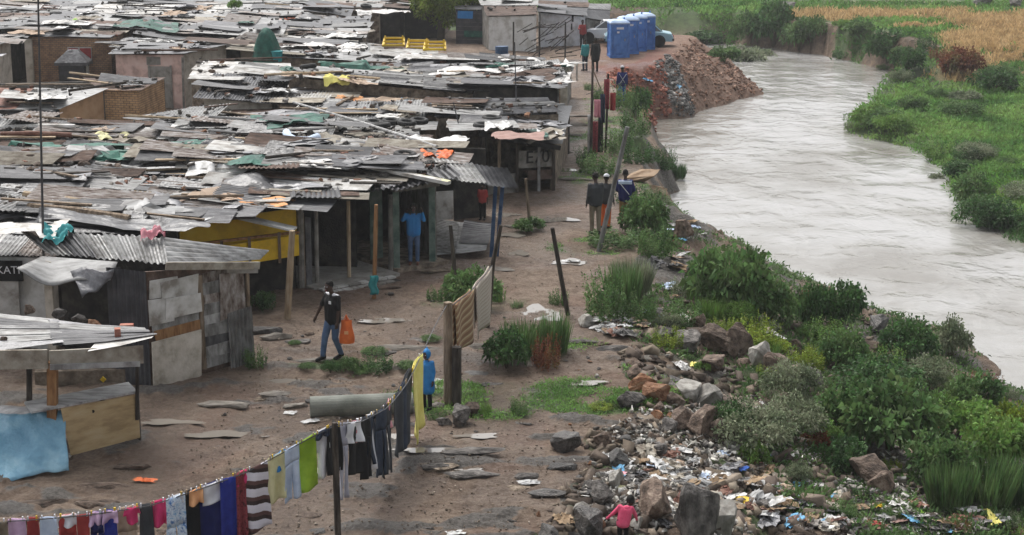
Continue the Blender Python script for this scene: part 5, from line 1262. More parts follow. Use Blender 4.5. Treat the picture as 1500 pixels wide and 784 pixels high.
BL = [
 (374,537,46,36,'herb','leafmid','at the foot of the patched tin shack'),(385,454,46,26,'leafy','leafdark','below the yellow shop beside the stout pale post'),
 (484,546,34,18,'small','leafdark','at the feet of the man with the orange bag'),(512,543,40,20,'small','leafmid','just right of the walking man'),(552,543,62,32,'herb','leafdark','in the middle of the weeds along the concrete strip'),(596,541,40,12,'small','leafmid','at the end of the weeds along the concrete strip'),
 (548,520,40,12,'small','leafmid','behind the weeds along the concrete strip'),(630,500,34,9,'small','leafmid','before the thick twin post'),(640,440,34,26,'herb','leafmid','beside the bushy shrub near the tin pile'),
 (692,452,84,54,'leafy','leafmid','growing around the post beyond the blankets'),(672,432,50,34,'leafy','leafmid','behind the post beyond the blankets'),(728,442,30,38,'herb','leafbright','beside the leaning post'),
 (682,466,20,22,'leafy','leafdark','between the post and the blankets'),(776,340,52,20,'leafy','leafmid','around the short post on the path'),(757,450,26,14,'herb','leafmid','small and alone in the mud path'),
 (742,538,70,52,'leafy','leafdark','near the hanging blankets'),(765,520,70,60,'grass','leafmid','behind the shrub near the blankets'),(800,540,56,60,'herb','weedred','beside the track by the twin post'),(812,520,62,70,'grass','leafmid','behind the red-brown weeds'),
 (818,446,34,28,'herb','leafmid','at the foot of the slanting bare post'),(884,468,84,84,'herb','leafmid','at the top of the bank beyond the slanting post'),(912,455,70,76,'grass','leafmid','right behind the tall weeds on the bank'),(936,472,60,52,'herb','leafmid','lower right of the tall weeds on the bank'),
 (925,430,80,60,'grass','leafgrey','on the bank above the rubble'),(960,380,60,60,'herb','leafmid','on the bank edge below the two standing men'),(905,362,100,34,'herb','leafmid','along the path edge at the long leaning pole'),(945,345,70,56,'leafy','leafmid','on the bank right of the men'),
 (968,355,40,30,'herb','leafdark','at the bank edge by the water'),(950,320,50,44,'herb','leafmid','behind the man in tan trousers'),(925,300,56,36,'herb','leafdark','between the men and the river'),(960,300,40,30,'leafgrey' if 0 else 'herb','leafgrey','beside the litter near the river edge'),
 (880,255,80,40,'herb','leafmid','on the verge behind the standing men'),(858,240,40,30,'herb','leafdark','on the verge beside the steps'),(905,225,60,46,'herb','leafmid','beside the hanging clothes on the verge'),(940,240,60,36,'herb','leafdark','on the bank edge above the sandy patch'),
 (992,262,34,26,'grass','leafdark','overhanging the river above the sandy mound'),(975,250,40,40,'herb','leafdark','at the river edge above the sandy mound'),(930,200,60,50,'herb','leafmid','below the earth mound'),(935,172,44,44,'leafy','leafdark','at the foot of the brick rubble slope'),(915,160,50,40,'herb','leafmid','behind the man in blue overalls'),
 (876,148,30,28,'herb','leafmid','on the path verge near the people by the toilets'),(862,132,20,14,'herb','leafmid','on the path below the walkers'),
 (1070,455,118,98,'broad','leafmid','tall and rounded at the river edge'),(1040,430,70,60,'leafy','leafmid','beside the tall rounded shrub'),(1128,470,84,58,'leafy','leafmid','right of the tall rounded shrub'),(1085,468,110,60,'leafy','leafmid','under the tall rounded shrub'),
 (1190,482,60,66,'leafy','leafdark','left one of the pair at the water line'),(1232,480,76,68,'leafy','leafdark','larger one of the pair at the water line'),(1206,500,80,40,'herb','leafbright','in front of the pair at the water line'),
 (1000,480,70,50,'herb','leafmid','on the bank above the brown boulders'),(1105,505,90,52,'herb','leafyellow','in front of the tall rounded shrub'),(1060,490,60,30,'herb','leafyellow','on the slope below the tall rounded shrub'),(1125,522,50,26,'grass','leafbright','right of the brown boulders'),
 (1180,540,70,40,'herb','leafyellow','on the slope over the grey boulders'),(1235,545,80,60,'leafy','leafmid','in the middle of the overgrown slope'),(1330,528,90,56,'leafy','leafdark','spreading near the water beyond the slope'),(1300,540,60,40,'herb','leafbright','beneath the spreading riverside shrub'),
 (1396,522,56,52,'leafy','leafgrey','standing alone at the water edge'),(1440,568,60,30,'herb','weedred','with driftwood at the waterline'),(1360,585,90,60,'small','leafgrey','above the white rock'),(1425,615,100,66,'leafy','leafmid','at the river side of the lower slope'),
 (1480,650,60,60,'leafy','leafyellow','at the frame edge near the water'),(1100,660,125,68,'small','leafgrey','covering the slope right of the boulders'),(1070,640,70,60,'small','leafdark','beside the large grey slab rocks'),(1160,640,105,62,'small','leafgrey','thin and twiggy in the middle of the slope'),
 (1160,590,100,60,'small','leafgrey','over the upper middle slope'),(1290,590,150,64,'small','leafdark','low and wide over the upper slope'),(1105,686,44,40,'leafy','leafbright','small and vivid above the litter'),(1240,650,110,80,'leafy','leafmid','dense, left half of the large thicket'),
 (1300,660,150,100,'broad','leafmid','dense, centre of the large thicket'),(1340,640,110,80,'small','leafmid','at the right of the large thicket'),(1230,690,90,50,'leafy','leafdark','over the hollow in the slope'),(1400,650,120,70,'leafy','leafbright','with pale new leaves near the right edge'),
 (1455,690,110,80,'leafy','leafbright','at the right edge above the tall grass'),(1380,700,110,70,'broad','leafmid','arching over the tall grass'),(1440,735,130,80,'grass','leafmid','forming a dense tall mass at the right edge'),(1390,745,90,80,'grass','leafmid','left part of the dense tall grass'),(1490,745,80,80,'grass','leafdark','cut by the frame at the right edge'),
 (1170,712,50,34,'small','leafgrey','beside the dark blue cloth'),(1240,760,50,36,'herb','leafmid','among the litter near the brown hollow'),(1130,560,60,34,'herb','leafyellow','between the boulders on the slope'),(1310,755,40,20,'herb','leafmid','in the litter left of the tall grass'),(1485,790,60,36,'herb','leafbright','in the bottom corner of the litter slope'),
 (1085,102,90,34,'leafy','leafgrey','growing in the water beyond the earth mound'),(1110,96,60,26,'leafy','leafgrey','at the tip of the reeds beyond the mound'),(1060,92,50,24,'leafy','leafmid','against the back of the earth mound'),
 (1132,66,80,60,'leafy','leafdark','on the far bank left of the eroded cliff'),(1100,62,60,44,'leafy','leafmid','low on the far bank'),(1170,72,60,40,'leafy','leafmid','beside the eroded cliff at the water'),(1190,60,50,36,'leafy','leafmid','on the brink of the eroded cliff'),(1030,60,60,14,'leafy','leafdark','under the far dark bank'),
 (1300,92,70,46,'leafy','leafdark','in front of the eroded cliff, larger'),(1330,104,60,34,'leafy','leafdark','in front of the eroded cliff, lower right'),(1355,76,40,32,'herb','leafdark','alone in the dry grass above the river'),(1410,112,70,40,'leafy','weedred','at the foot of the dry grass field'),(1455,136,70,34,'leafy','leafdark','dark and low in the meadow'),
 (1250,190,36,16,'herb','leafgrey','at the point of the green spit'),(1372,274,28,20,'leafy','leafgrey','standing by itself in the river'),(1425,300,70,44,'leafy','leafmid','on the near edge of the green spit'),(1460,340,70,40,'leafy','leafdark','at the water below the green spit'),(1400,262,60,26,'leafy','leafdark','at the curve of the green spit'),
 (995,303,28,8,'small','leafgrey','just breaking the water'),(1015,345,18,12,'small','leafgrey','at the waterline near the overhang'),(760,606,30,30,'herb','leafmid','on the green patch beside the round stone'),(711,606,24,26,'herb','leafbright','right beside the round stone'),(640,612,36,16,'herb','leafmid','under the child in the blue raincoat'),
 (880,600,40,10,'small','leafyellow','on the green patch near the stones'),(432,506,20,8,'small','leafmid','tiny in the mud by the tin shack'),(450,540,30,8,'small','leafmid','tiny before the walking man'),(530,548,26,10,'small','leafmid','in front of the walking man weeds')]
for (px, py, w, h, kind, mt, place) in BL:
    lb = '%s %s %s' % (GW[mt], KW[kind], place); bush(px, py, w, h, kind, mt, place, ' '.join(lb.split()[:16]))
# more shrubs over the far meadow and the slope, look-alikes by group
for k in range(70):
    px, py = R.uniform(1060,1500), R.uniform(14,340)
    p = pick(px, py)
    if not bool(lookup(g_right, p.x, p.y)): continue
    mt = R.choice(['leafmid','leafdark','leafmid','leafgrey','leafbright']) if lookup(dry, p.x, p.y) < .3 else R.choice(['drygrass','weedred','leafgrey'])
    w = R.uniform(20,60)*(.6+py/300); o = bush(px, py, w, w*R.uniform(.25,.5), R.choice(['leafy','small','herb']), mt, 'among the meadow growth beyond the river', p=p)
    o['group'] = 'low shrubs in the meadow beyond the river'
nb = 0
while nb < 46:
    px, py = R.uniform(960,1500), R.uniform(430,780); p = pick(px, py)
    if not bool(lookup(g_bank, p.x, p.y)) or lookup(g_dl, p.x, p.y) < .25: continue
    if py > 560 and px < 1040+ (py-560)*1.1: continue
    if py > 690 and px < 1350: continue
    mt = R.choice(['leafmid','leafdark','leafyellow','leafgrey','leafbright','weedred']); w = R.uniform(26,64)
    o = bush(px, py, w, w*R.uniform(.35,.7), R.choice(['leafy','small','herb','grass']), mt, 'filling the overgrown slope above the river', p=p); o['group'] = 'undergrowth plants on the overgrown slope'; nb += 1
# --- grass as stuff
def gpts(n, x0, x1, y0, y1, cond, seed):
    r_ = np.random.RandomState(seed); out = []
    px = r_.uniform(x0, x1, n*3); py = r_.uniform(y0, y1, n*3); z = -1.5 if x0 > 900 else 0
    a = px-CX; b = CY-py; ry = F*cT+b*sT; rz = -F*sT+b*cT
    t = (z-CH)/rz; X_, Y_ = a*t, ry*t
    for _ in range(4):
        zz = tfast(X_, Y_); t = (zz-CH)/rz; X_, Y_ = a*t, ry*t
    zz = tfast(X_, Y_); ok = cond(X_, Y_, zz)&(Y_ > 24)&(Y_ < 175)
    return np.stack([X_, Y_, zz], -1)[ok][:n]
def tufts(name, P, per, L, W, mat, label, seed=0, lean=.5, spread=.15, kind='stuff', cat='grass'):
    r_ = np.random.RandomState(seed); n = len(P); i = np.repeat(np.arange(n), per); m = n*per
    sc = 1+np.maximum(P[:,1]-60, 0)*.012
    C_ = P[i]+np.stack([r_.normal(size=m), r_.normal(size=m), 0*r_.normal(size=m)], -1)*spread*sc[i][:,None]
    D_ = np.stack([r_.normal(size=m)*lean, r_.normal(size=m)*lean, np.ones(m)], -1); hs_ = r_.uniform(.4,1.2,n)[i]*r_.uniform(.6,1.1,m)*sc[i]
    me = leaves(C_, D_, L*hs_, W*sc[i]*r_.uniform(.7,1.3,m), mat, name, seed, .2); o = bpy.data.objects.new(name, me); COL.objects.link(o); return tag(o, label, cat, None, kind)
mk('meadowleaf', [(.03,.065,.018),(.06,.12,.03),(.10,.17,.045),(.14,.20,.06)], .22, .7, 0, 10, .2, island=.4, hue=.015)
mk('meadowfresh', [(.07,.15,.02),(.12,.24,.03)], .3, .7, 0, 10, .2, island=.3, hue=.015)
leafy(M['meadowleaf'], 1.9); leafy(M['meadowfresh'], 1.7)
lk = lambda A_: (lambda x, y: lookup(A_, x, y))
Pm = gpts(22000, 900, 1950, 5, 360, lambda x, y, z: (lookup(g_right, x, y) > 0)&(lookup(dry, x, y) < .45)&(lookup(cliff, x, y) < .5), 1)
tufts('meadow_grass', Pm, 9, .34, .030, M['meadowleaf'], 'rank green grass and weeds covering the meadow beyond the river', 1, .6)
fz = fbm(Pm[:,0]*.12, Pm[:,1]*.07, 71)
tufts('fresh_grass', Pm[fz > .60][:2500], 8, .30, .03, M['meadowfresh'], 'brighter fresh grass in patches across the far meadow', 2, .6)
Pm2 = gpts(1800, 770, 1110, 0, 42, lambda x, y, z: lookup(g_right, x, y) > 0, 31)
tufts('far_grass', Pm2, 8, .30, .035, M['meadowleaf'], 'pale green grass of the far meadow behind the parked cars', 8, .6)
Pd = gpts(8500, 1100, 1900, 5, 140, lambda x, y, z: (lookup(g_right, x, y) > 0)&(lookup(dry, x, y) > .35)&(lookup(cliff, x, y) < .5), 3)
tufts('dry_grass', Pd, 9, .42, .022, M['drygrass'], 'tall dry straw-coloured grass on the far bank', 3, .35)
Pb = gpts(6000, 850, 1700, 300, 800, lambda x, y, z: (lookup(g_bank, x, y) > 0)&(z > ZW+.15)&(fbm(x*.5, y*.5, 131) > .47-.1*(x > 6)), 4)
Pb = Pb[(Pb[:,0] > 5.0)|(Pb[:,1] > 38)]
tufts('bank_weeds', Pb, 9, .24, .022, M['leafmid'], 'low weeds and grass growing over the near river bank', 4, .7, .12)
Pg = gpts(6000, 480, 1000, 110, 640, lambda x, y, z: (lookup(grass, x, y) > .5)&(z > -1), 5)
tufts('path_grass', Pg, 9, .13, .011, M['meadowleaf'], 'short grass in thin patches beside the muddy path', 5, .8, .10)
# --- the tree at the top
tp = g(642, 66)+Vector((0,3.4,0)); tr = empty('tree', tp, 'dark leafy tree rising from the roofs at the top edge of the photo', 'tree')
MB().tube([tp+Vector((0,0,-.3)), tp+Vector((.1,0,1.5)), tp+Vector((.5,.2,3)), tp+Vector((.6,.2,4.8))], [.28,.22,.16,.06], 9, jit=.1).build('trunk', M['stemwood'], tr)
for a, l in ((.3,1.9),(2.2,1.8),(4.1,1.7),(5.3,2)):
    MB().tube([tp+Vector((.2,0,1.6)), tp+Vector((.2+l*.6*math.cos(a), l*.6*math.sin(a), 2.6)), tp+Vector((.2+l*math.cos(a), l*math.sin(a), 3.4))], [.12,.08,.03], 6).build('limb', M['stemwood'], tr)
r_ = np.random.RandomState(5); nc = 95; d = r_.normal(size=(nc,3)); d /= np.linalg.norm(d, axis=1)[:,None]; cc = np.array([[.6,.3,3.2]])+d*np.array([[2.4,2.2,2.2]])*r_.uniform(.35,1,(nc,1))**.6
cc = cc[cc[:,2] > .4]; nc = len(cc); per = 260; i = np.repeat(np.arange(nc), per); d = r_.normal(size=(nc*per,3)); d /= np.linalg.norm(d, axis=1)[:,None]
C_ = cc[i]+d*r_.uniform(.1,.55,(nc*per,1)); me = leaves(C_, d+[0,0,.2], r_.uniform(.12,.22,nc*per), .045, M['leafyellow'], 'crown', 5, .3)
inst(me, 'crown', (0,0,0), parent=tr)
q = at(345, 14, 2.5); bush(345, 20, 22, 14, 'leafy', 'leafbright', '', 'small yellow-green plant poking up beside the long white roof', p=q)
# ================================================================== rocks
RN = {'rockgrey':'grey','rockbrown':'brown','rockrust':'orange-brown','rockdark':'dark wet'}
def rock(px, py, w, h, mt, label, lib=BIGR, name='boulder', cat='rock', rz=None, tilt=.25, depth=1.0, sink=.25, group=None, p=None):
    p = p or pick(px, py); k = F/(p.y*cT-(p.z-CH)*sT); rx = w/2/k; hz = h/k*.62
    o = inst(R.choice(lib), name, p+Vector((0, rx*.5*depth, hz*(1-sink)-.02)), (R.uniform(-tilt,tilt), R.uniform(-tilt,tilt), R.uniform(0,6.28) if rz is None else rz), (rx*1.05, rx*depth, hz/.8), M[mt], label, cat, group)
    return o
BR = [(672,625,50,32,'rockgrey','smooth round grey boulder in front of the twin post'),(693,610,30,22,'rockbrown','small brown rock tucked against the round boulder'),(650,625,26,14,'rockgrey','flat pale rock at the left of the round boulder'),
 (958,768,86,62,'rockbrown','big square brown boulder beside the toddler in pink'),(1022,800,92,96,'rockgrey','tall dark grey boulder at the bottom edge'),(1062,792,60,64,'concrete','pale concrete block leaning behind the tall grey boulder'),
 (905,690,50,30,'rockdark','dark rock above the toddler'),(880,745,56,40,'rockgrey','grey angular rock left of the toddler'),(860,790,70,46,'rockdark','dark rock at the bottom edge left of the toddler'),(800,800,60,30,'rockdark','low dark rock at the bottom edge'),
 (830,665,64,34,'rockdark','dark overhanging ledge rock on the path edge'),(885,655,36,22,'rockbrown','small brown rock by the path ledge'),(905,720,40,34,'concrete','broken cream slab standing in the litter'),
 (1000,635,60,36,'rockbrown','long brown rock on the bank above the litter'),(1035,640,70,44,'rockbrown','tilted brown slab rock above the litter'),(1060,655,56,40,'rockbrown','lower brown slab rock above the litter'),(985,640,46,28,'rockgrey','grey rock left of the tilted brown slab'),
 (1022,488,44,30,'rockbrown','brown rock below the tall rounded shrub'),(1050,520,70,44,'rockbrown','large brown rock in the middle boulders'),(1080,525,60,50,'rockbrown','steep brown rock at the right of the middle boulders'),(1010,520,60,36,'rockgrey','grey rock in front of the middle boulders'),
 (975,505,50,26,'rockgrey','low grey rock left of the middle boulders'),(1045,548,56,30,'rockbrown','half-buried brown rock under the middle boulders'),(1115,540,46,40,'concrete','pale broken block right of the middle boulders'),(1140,565,60,50,'rockbrown','brown slab leaning downhill on the slope'),
 (1170,580,50,40,'concrete','hollow concrete lump on the slope'),(1190,570,40,30,'rockgrey','grey rock beside the hollow concrete lump'),(1290,488,50,26,'rockdark','dark flat rock at the waterline'),(1340,580,60,26,'rockgrey','pale rock in the riverside growth'),(1345,600,44,20,'concrete','whitish rock on the lower slope'),
 (940,575,50,26,'rockrust','orange-brown rock on the upper bank'),(962,590,56,30,'rockrust','larger orange-brown rock on the upper bank'),(925,600,60,28,'rockgrey','grey slab below the orange-brown rocks'),(985,600,50,24,'rockbrown','brown rock right of the orange-brown rocks'),(1010,590,60,34,'concrete','pale slab in the middle of the upper bank'),(1040,600,60,36,'concrete','tilted pale slab on the upper bank'),
 (1280,715,90,44,'rockbrown','brown earth lump inside the hollow of the slope'),(1295,730,50,40,'rockbrown','rounded brown lump at the mouth of the hollow'),(1020,410,40,26,'rockgrey','grey rock at the bank overhang'),(1000,352,40,30,'rockbrown','brown earth lump overhanging the river'),(940,268,80,16,'sand','sandy brown mound at the river edge'),(962,286,60,12,'sand','lower part of the sandy brown mound'),
 (860,480,44,18,'concrete','pale slab by the red-brown weeds'),(1490,12,40,20,'rockgrey','pale grey rock pile at the top corner'),(1440,10,40,16,'rockgrey','grey rock near the top corner'),(1150,14,50,10,'rockgrey','small grey ruin lump in the far meadow')]
for (px, py, w, h, mt, lb) in BR: rock(px, py, w, h, mt, lb)
SL = [(330,598,100,14,'concrete','broad flat concrete slab tipped on the mud before the tin shack'),(400,583,60,8,'concrete','pale flat slab right of the broad concrete slab'),(385,490,80,10,'rockdark','dark kerb-like slab beside the stout pale post'),(402,500,60,9,'concrete','flat slab in front of the dark kerb'),
 (690,668,120,18,'rockgrey','wide flat grey rock outcrop in the mud, upper layer'),(640,690,80,14,'rockgrey','flat grey rock outcrop in the mud, left lobe'),(690,702,90,20,'rockgrey','flat grey rock outcrop in the mud, lower lobe'),
 (945,530,52,14,'concrete','pale diamond-shaped slab on the bank top'),(850,505,60,10,'rockgrey','flat slab at the path edge, left'),(900,515,60,12,'rockgrey','flat slab left of the pale diamond-shaped slab'),(880,508,40,9,'rockbrown','flat brown slab at the path edge'),
 (470,532,100,9,'concrete','concrete path strip where the man walks'),(600,515,120,9,'concrete','concrete path strip behind the weeds'),(700,512,70,7,'concrete','concrete path strip beyond the twin post'),
 (810,225,60,7,'concrete','lowest broken step on the path behind the stall'),(840,200,40,6,'concrete','second broken step up the path'),(845,185,44,6,'concrete','third broken step up the path'),(848,172,40,5,'concrete','fourth broken step up the path'),(843,265,60,6,'concrete','step below the verge bush'),
 (885,180,36,5,'concrete','pale slab under the hanging clothes'),(150,720,90,14,'rockbrown','layered brown rock ledge in the near mud'),(60,745,110,18,'rockbrown','broad brown rock ledge at the bottom left'),(140,745,80,14,'rockbrown','lower brown ledge step by the washing'),(20,770,80,16,'rockbrown','brown rock shelf in the bottom corner'),(190,690,60,10,'rockbrown','thin ledge under the market stall'),
 (600,605,40,10,'concrete','flat grey slab beside the pipe'),(590,600,30,8,'concrete','whitish slab behind the pipe end'),(640,600,26,8,'concrete','small pale slab by the child in blue'),(430,600,40,8,'concrete','flat stone left of the pipe'),(825,690,60,16,'rockdark','dark ledge slab at the path edge'),(800,730,70,20,'rockdark','larger dark ledge slab at the path edge'),
 (870,705,60,20,'rockdark','dark slab near the pink litter'),(760,335,50,6,'concrete','flat slab beside the short post bush'),(640,400,80,7,'mudwall','worn earth step before the doorway'),(560,425,60,7,'rockbrown','brown stone line below the tiled step')]
for (px, py, w, h, mt, lb) in SL:
    p = pick(px, py); k = F/(p.y*cT-(p.z-CH)*sT)
    inst(R.choice(SLABS), 'flat_stone', p+Vector((0,.15,.03)), (R.uniform(-.03,.03), R.uniform(-.03,.03), R.uniform(-.25,.25)), (w/2/k*1.05, max(h/k*2.1/2, .2), .5 if 'kerb' not in lb else .9), M['slab' if mt == 'concrete' else mt], lb, 'stone slab')
# smaller stones of the rubble slope and the path
n = 0
while n < 105:
    px, py = R.uniform(760,1180), R.uniform(440,784)
    p = pick(px, py)
    bank_ = bool(lookup(g_bank, p.x, p.y))
    if not bank_ and R.random() < .75: continue
    if px > 1050+(py-560)*.9 and R.random() < .7: continue
    w = R.uniform(9,34) if bank_ else R.uniform(5,14); mt = R.choice(['rockgrey','rockgrey','rockbrown','rockbrown','rockdark','concrete','rockrust'])
    o = rock(px, py, w, w*R.uniform(.4,.7), mt, '%s broken stone lying on the rubble slope between path and river' % {'concrete':'pale',**RN}[mt], R.choice([ROCKS, BIGR, ROCKS, SLABS]), 'stone', 'stone', group='broken stones of the rubble slope', p=p, tilt=.5); n += 1
for k in range(30):
    px, py = R.uniform(180,800), R.uniform(420,784); p = pick(px, py)
    if p.x < xr(p.y)+.3: continue
    w = R.uniform(5,13); mt = R.choice(['rockgrey','rockbrown','rockdark'])
    rock(px, py, w, w*.5, mt, '%s stone lying on the open muddy ground' % RN[mt], ROCKS, 'stone', 'stone', group='scattered stones on the muddy ground', p=p)
mk('gravelmat', [(.10,.075,.055),(.18,.14,.105),(.28,.24,.20)], 1.4, .9, .2, 20, .2, island=.45)
mk('rubblemix', [(.06,.047,.036),(.13,.10,.076),(.21,.17,.135)], .9, .85, .3, 20, .2, island=.55, hue=.015)
gp_ = gpts(4500, 100, 900, 330, 784, lambda x, y, z: lookup(g_up, x, y) > 0, 9); gp_ = np.array([q for q in gp_ if q[0] > xr(q[1])+.2])
debris_obj('gravel', gp_, .008, .026, M['gravelmat'], 'small stones and crumbs of rubble pressed into the muddy path', 'gravel', 5, spread=.05)
rb = gpts(3000, 780, 1400, 420, 784, lambda x, y, z: (lookup(g_bank, x, y) > 0)&(z > ZW+.1), 10)
debris_obj('rubble', rb, .025, .13, M['rubblemix'], 'broken rubble and rubbish covering the slope above the river', 'rubble', 6, spread=.1)
def mp_(n, x0, x1, seed, ylo=88):
    r_ = np.random.RandomState(seed); x = r_.uniform(x0, x1, n); y = r_.uniform(ylo, 112, n); z = tfast(x, y); ok = (lookup(g_bank, x, y) > 0)&(z > ZW+.1)
    return np.stack([x, y, z], -1)[ok]
debris_obj('brick_rubble', mp_(9000, 3.8, 8.8, 11), .05, .14, M['rubblered'], 'broken red brick tipped down the end of the earth mound', 'rubble', 7, spread=.1)
debris_obj('grey_rubble', (lambda P_: P_[(P_[:,0]+(P_[:,1]-100)*.25 > 7.6)&(P_[:,0]+(P_[:,1]-100)*.25 < 9.7)])(mp_(9000, 6.0, 13, 12)), .05, .17, M['rubblegrey'], 'pale and dark grey builders rubble down the middle of the earth mound', 'rubble', 8, spread=.1)
debris_obj('earth_clods', mp_(5000, 9.2, 18, 13), .04, .13, M['rubblebrown'], 'brown clods and stones over the river side of the earth mound', 'rubble', 9, spread=.1)
# --- litter
LIT = [('whiteplastic','white plastic'),('whiteplastic','white plastic'),('litter','off-white paper'),('litter','off-white paper'),('litter','off-white paper'),('litterdark','dark plastic'),('litterdark','dark plastic'),('beige','dull beige cloth'),('galvlight','pale grey plastic'),('cardboard','brown card'),('greyplastic','grey plastic'),('paleblue','pale blue plastic'),('dullpink','dull pink plastic'),('beige','dull beige cloth'),('rustred','faded red plastic'),('rustred','faded red plastic'),('cardboard','brown card'),('blackplastic','black plastic'),('cardboard','brown card'),('skyplastic','blue plastic'),('beigecloth','tan cloth')]
n = 0
LC = [(1000,740,90,40,4),(960,690,80,25,4),(1180,740,120,30,4),(1090,720,90,40,3),(930,470,70,20,2),(1000,400,40,40,2),(1240,760,160,20,4),(900,480,40,14,2),(1100,600,200,120,2),(1330,560,120,60,1),(990,340,40,30,1),(1400,770,90,20,3),(970,60+90,60,40,1),(700,640,150,60,0)]
LCW = [c for c in LC for _ in range(c[4])]
while n < 295:
    c = R.choice(LCW); px, py = R.gauss(c[0], c[2]*.5), R.gauss(c[1], c[3]*.5)
    if not (300 < px < 1495 and 90 < py < 783): continue
    p = pick(px, py)
    if bool(lookup(g_riv, p.x, p.y)): continue
    mt, cn = R.choice(LIT); s = R.uniform(.12,.42)
    o = inst(R.choice(CRUMP+CRUMPF), 'scrap', p+Vector((0,0,.06)), rot3(.3), (s*R.uniform(1,1.6), s, s), M[mt], None, 'litter')
    uniq(o, '%s scrap in the litter on the river bank' % cn, 'scraps of litter on the river bank'); n += 1
lp = gpts(4200, 860, 1500, 600, 784, lambda x, y, z: (lookup(g_bank, x, y) > 0)&(z > ZW+.1)&(fbm(x*.7, y*.7, 400) > .53), 14)
lp = lp+np.array([[0,0,.06]])
mk('littermix', [(.06,.05,.045),(.30,.28,.25),(.62,.61,.58)], 3.5, .7, .3, 10, .2, island=.5, hue=.03)
debris_obj('small_litter', lp, .02, .09, M['littermix'], 'tiny scraps of paper and plastic strewn down the rubbish slope', 'litter', 10, spread=.12, thin=.12)
debris_obj('broken_stone_heap', gpts(420, 800, 1250, 470, 784, lambda x, y, z: (lookup(g_bank, x, y) > 0)&(z > ZW+.2), 15), .08, .24, M['rubblemix'], 'mixed broken stones heaped over the slope', 'rubble', 16, spread=.1)
HL = [(895,697,34,14,'pinkplastic','flat pink plastic piece in the litter above the toddler','plastic piece'),(895,714,36,12,'cream','pale yellow cloth in the litter just above the toddler','cloth'),(912,676,26,10,'greentarp','dark green plastic piece in the upper litter','plastic piece'),(952,668,14,9,'yellowplastic','small orange-yellow scrap in the upper litter','plastic piece'),
 (990,700,40,20,'whiteplastic','large white crumpled bag in the middle of the litter','bag'),(1190,737,34,20,'whiteplastic','round white bag lying by itself on the slope','bag'),(1075,688,34,14,'bluecloth','dark blue cloth under the bushes on the slope','cloth'),(1286,740,26,12,'yellowplastic','yellow bag near the brown hollow','bag'),(1336,750,28,14,'lime','lime green bag in the lower litter','bag'),
 (1142,705,20,14,'yellowplastic','yellow and white packet on the slope','packet'),(1087,734,20,12,'yellowplastic','mustard packet beside the grey boulder','packet'),(1222,765,34,16,'whiteplastic','white plastic sheet at the bottom of the slope','plastic sheet'),(1275,768,30,12,'red','red cloth at the bottom of the slope','cloth'),(1295,732,16,8,'whiteplastic','small white bottle near the yellow bag','bottle'),
 (1060,700,30,14,'litter','off-white rag beside the brown slab rocks','rag'),(212,705,30,8,'orange','salmon pink plastic scrap lying flat in the near mud','plastic scrap'),(425,606,18,6,'whiteplastic','white scrap in front of the pipe','plastic scrap'),(455,618,24,6,'whiteplastic','white scrap left of the pipe end','plastic scrap'),(1190,515,14,16,'yellowcloth','pale yellow bag caught in the slope growth','bag'),(1245,490,12,16,'whiteplastic','white bag hanging in the riverside growth','bag'),
 (908,700,20,10,'whiteplastic','white scrap beside the pink plastic piece','plastic scrap'),(885,470,30,12,'whiteplastic','white bag at the bank top','bag'),(880,484,16,10,'whiteplastic','second white bag at the bank top, lower','bag'),(985,490,9,12,'whiteplastic','upright white scrap on the rubble','plastic scrap'),(1017,536,12,12,'yellowcloth','small yellow tin among the middle boulders','tin'),(775,708,30,8,'whiteplastic','pale paper on the near mud','paper'),(668,782,26,8,'whiteplastic','white paper at the bottom edge on the mud','paper'),
 (833,384,36,8,'whiteplastic','white puddled sheet beside the slanting post','plastic sheet'),(1450,760,14,34,'yellowcloth','yellow strip standing in the tall grass litter','plastic strip')]
for (px, py, w, h, mt, lb, cat) in HL:
    p = pick(px, py); k = F/(p.y*cT-(p.z-CH)*sT)
    inst(R.choice(CRUMP), cat.replace(' ', '_'), p+Vector((0,0,.02)), (R.uniform(-.1,.1), R.uniform(-.1,.1), R.uniform(-.5,.5)), (w/k*1.05, max(h/k*2, .12), max(h/k, .06)), M[mt], lb, cat)
for k in range(46):
    px, py = R.uniform(200,860), R.uniform(560,784) if k % 3 else R.uniform(400,560); p = pick(px, py)
    if p.x < xr(p.y)+.5: continue
    w = R.uniform(18,60); kk = F/(p.y*cT-(p.z-CH)*sT); mt = R.choice(['rockbrown','rockgrey','rockdark','mudwall','mudwall'])
    inst(R.choice(SLABS), 'flat_stone', p+Vector((0,0,-.01)), (R.uniform(-.05,.05), R.uniform(-.05,.05), R.uniform(-.4,.4)), (w/2/kk, w/2/kk*R.uniform(.5,1), R.uniform(.25,.5)), M[mt], 'thin %s rock layer breaking through the muddy ground' % {'mudwall':'earth-brown',**RN}[mt], 'stone slab', 'thin rock layers breaking through the mud')
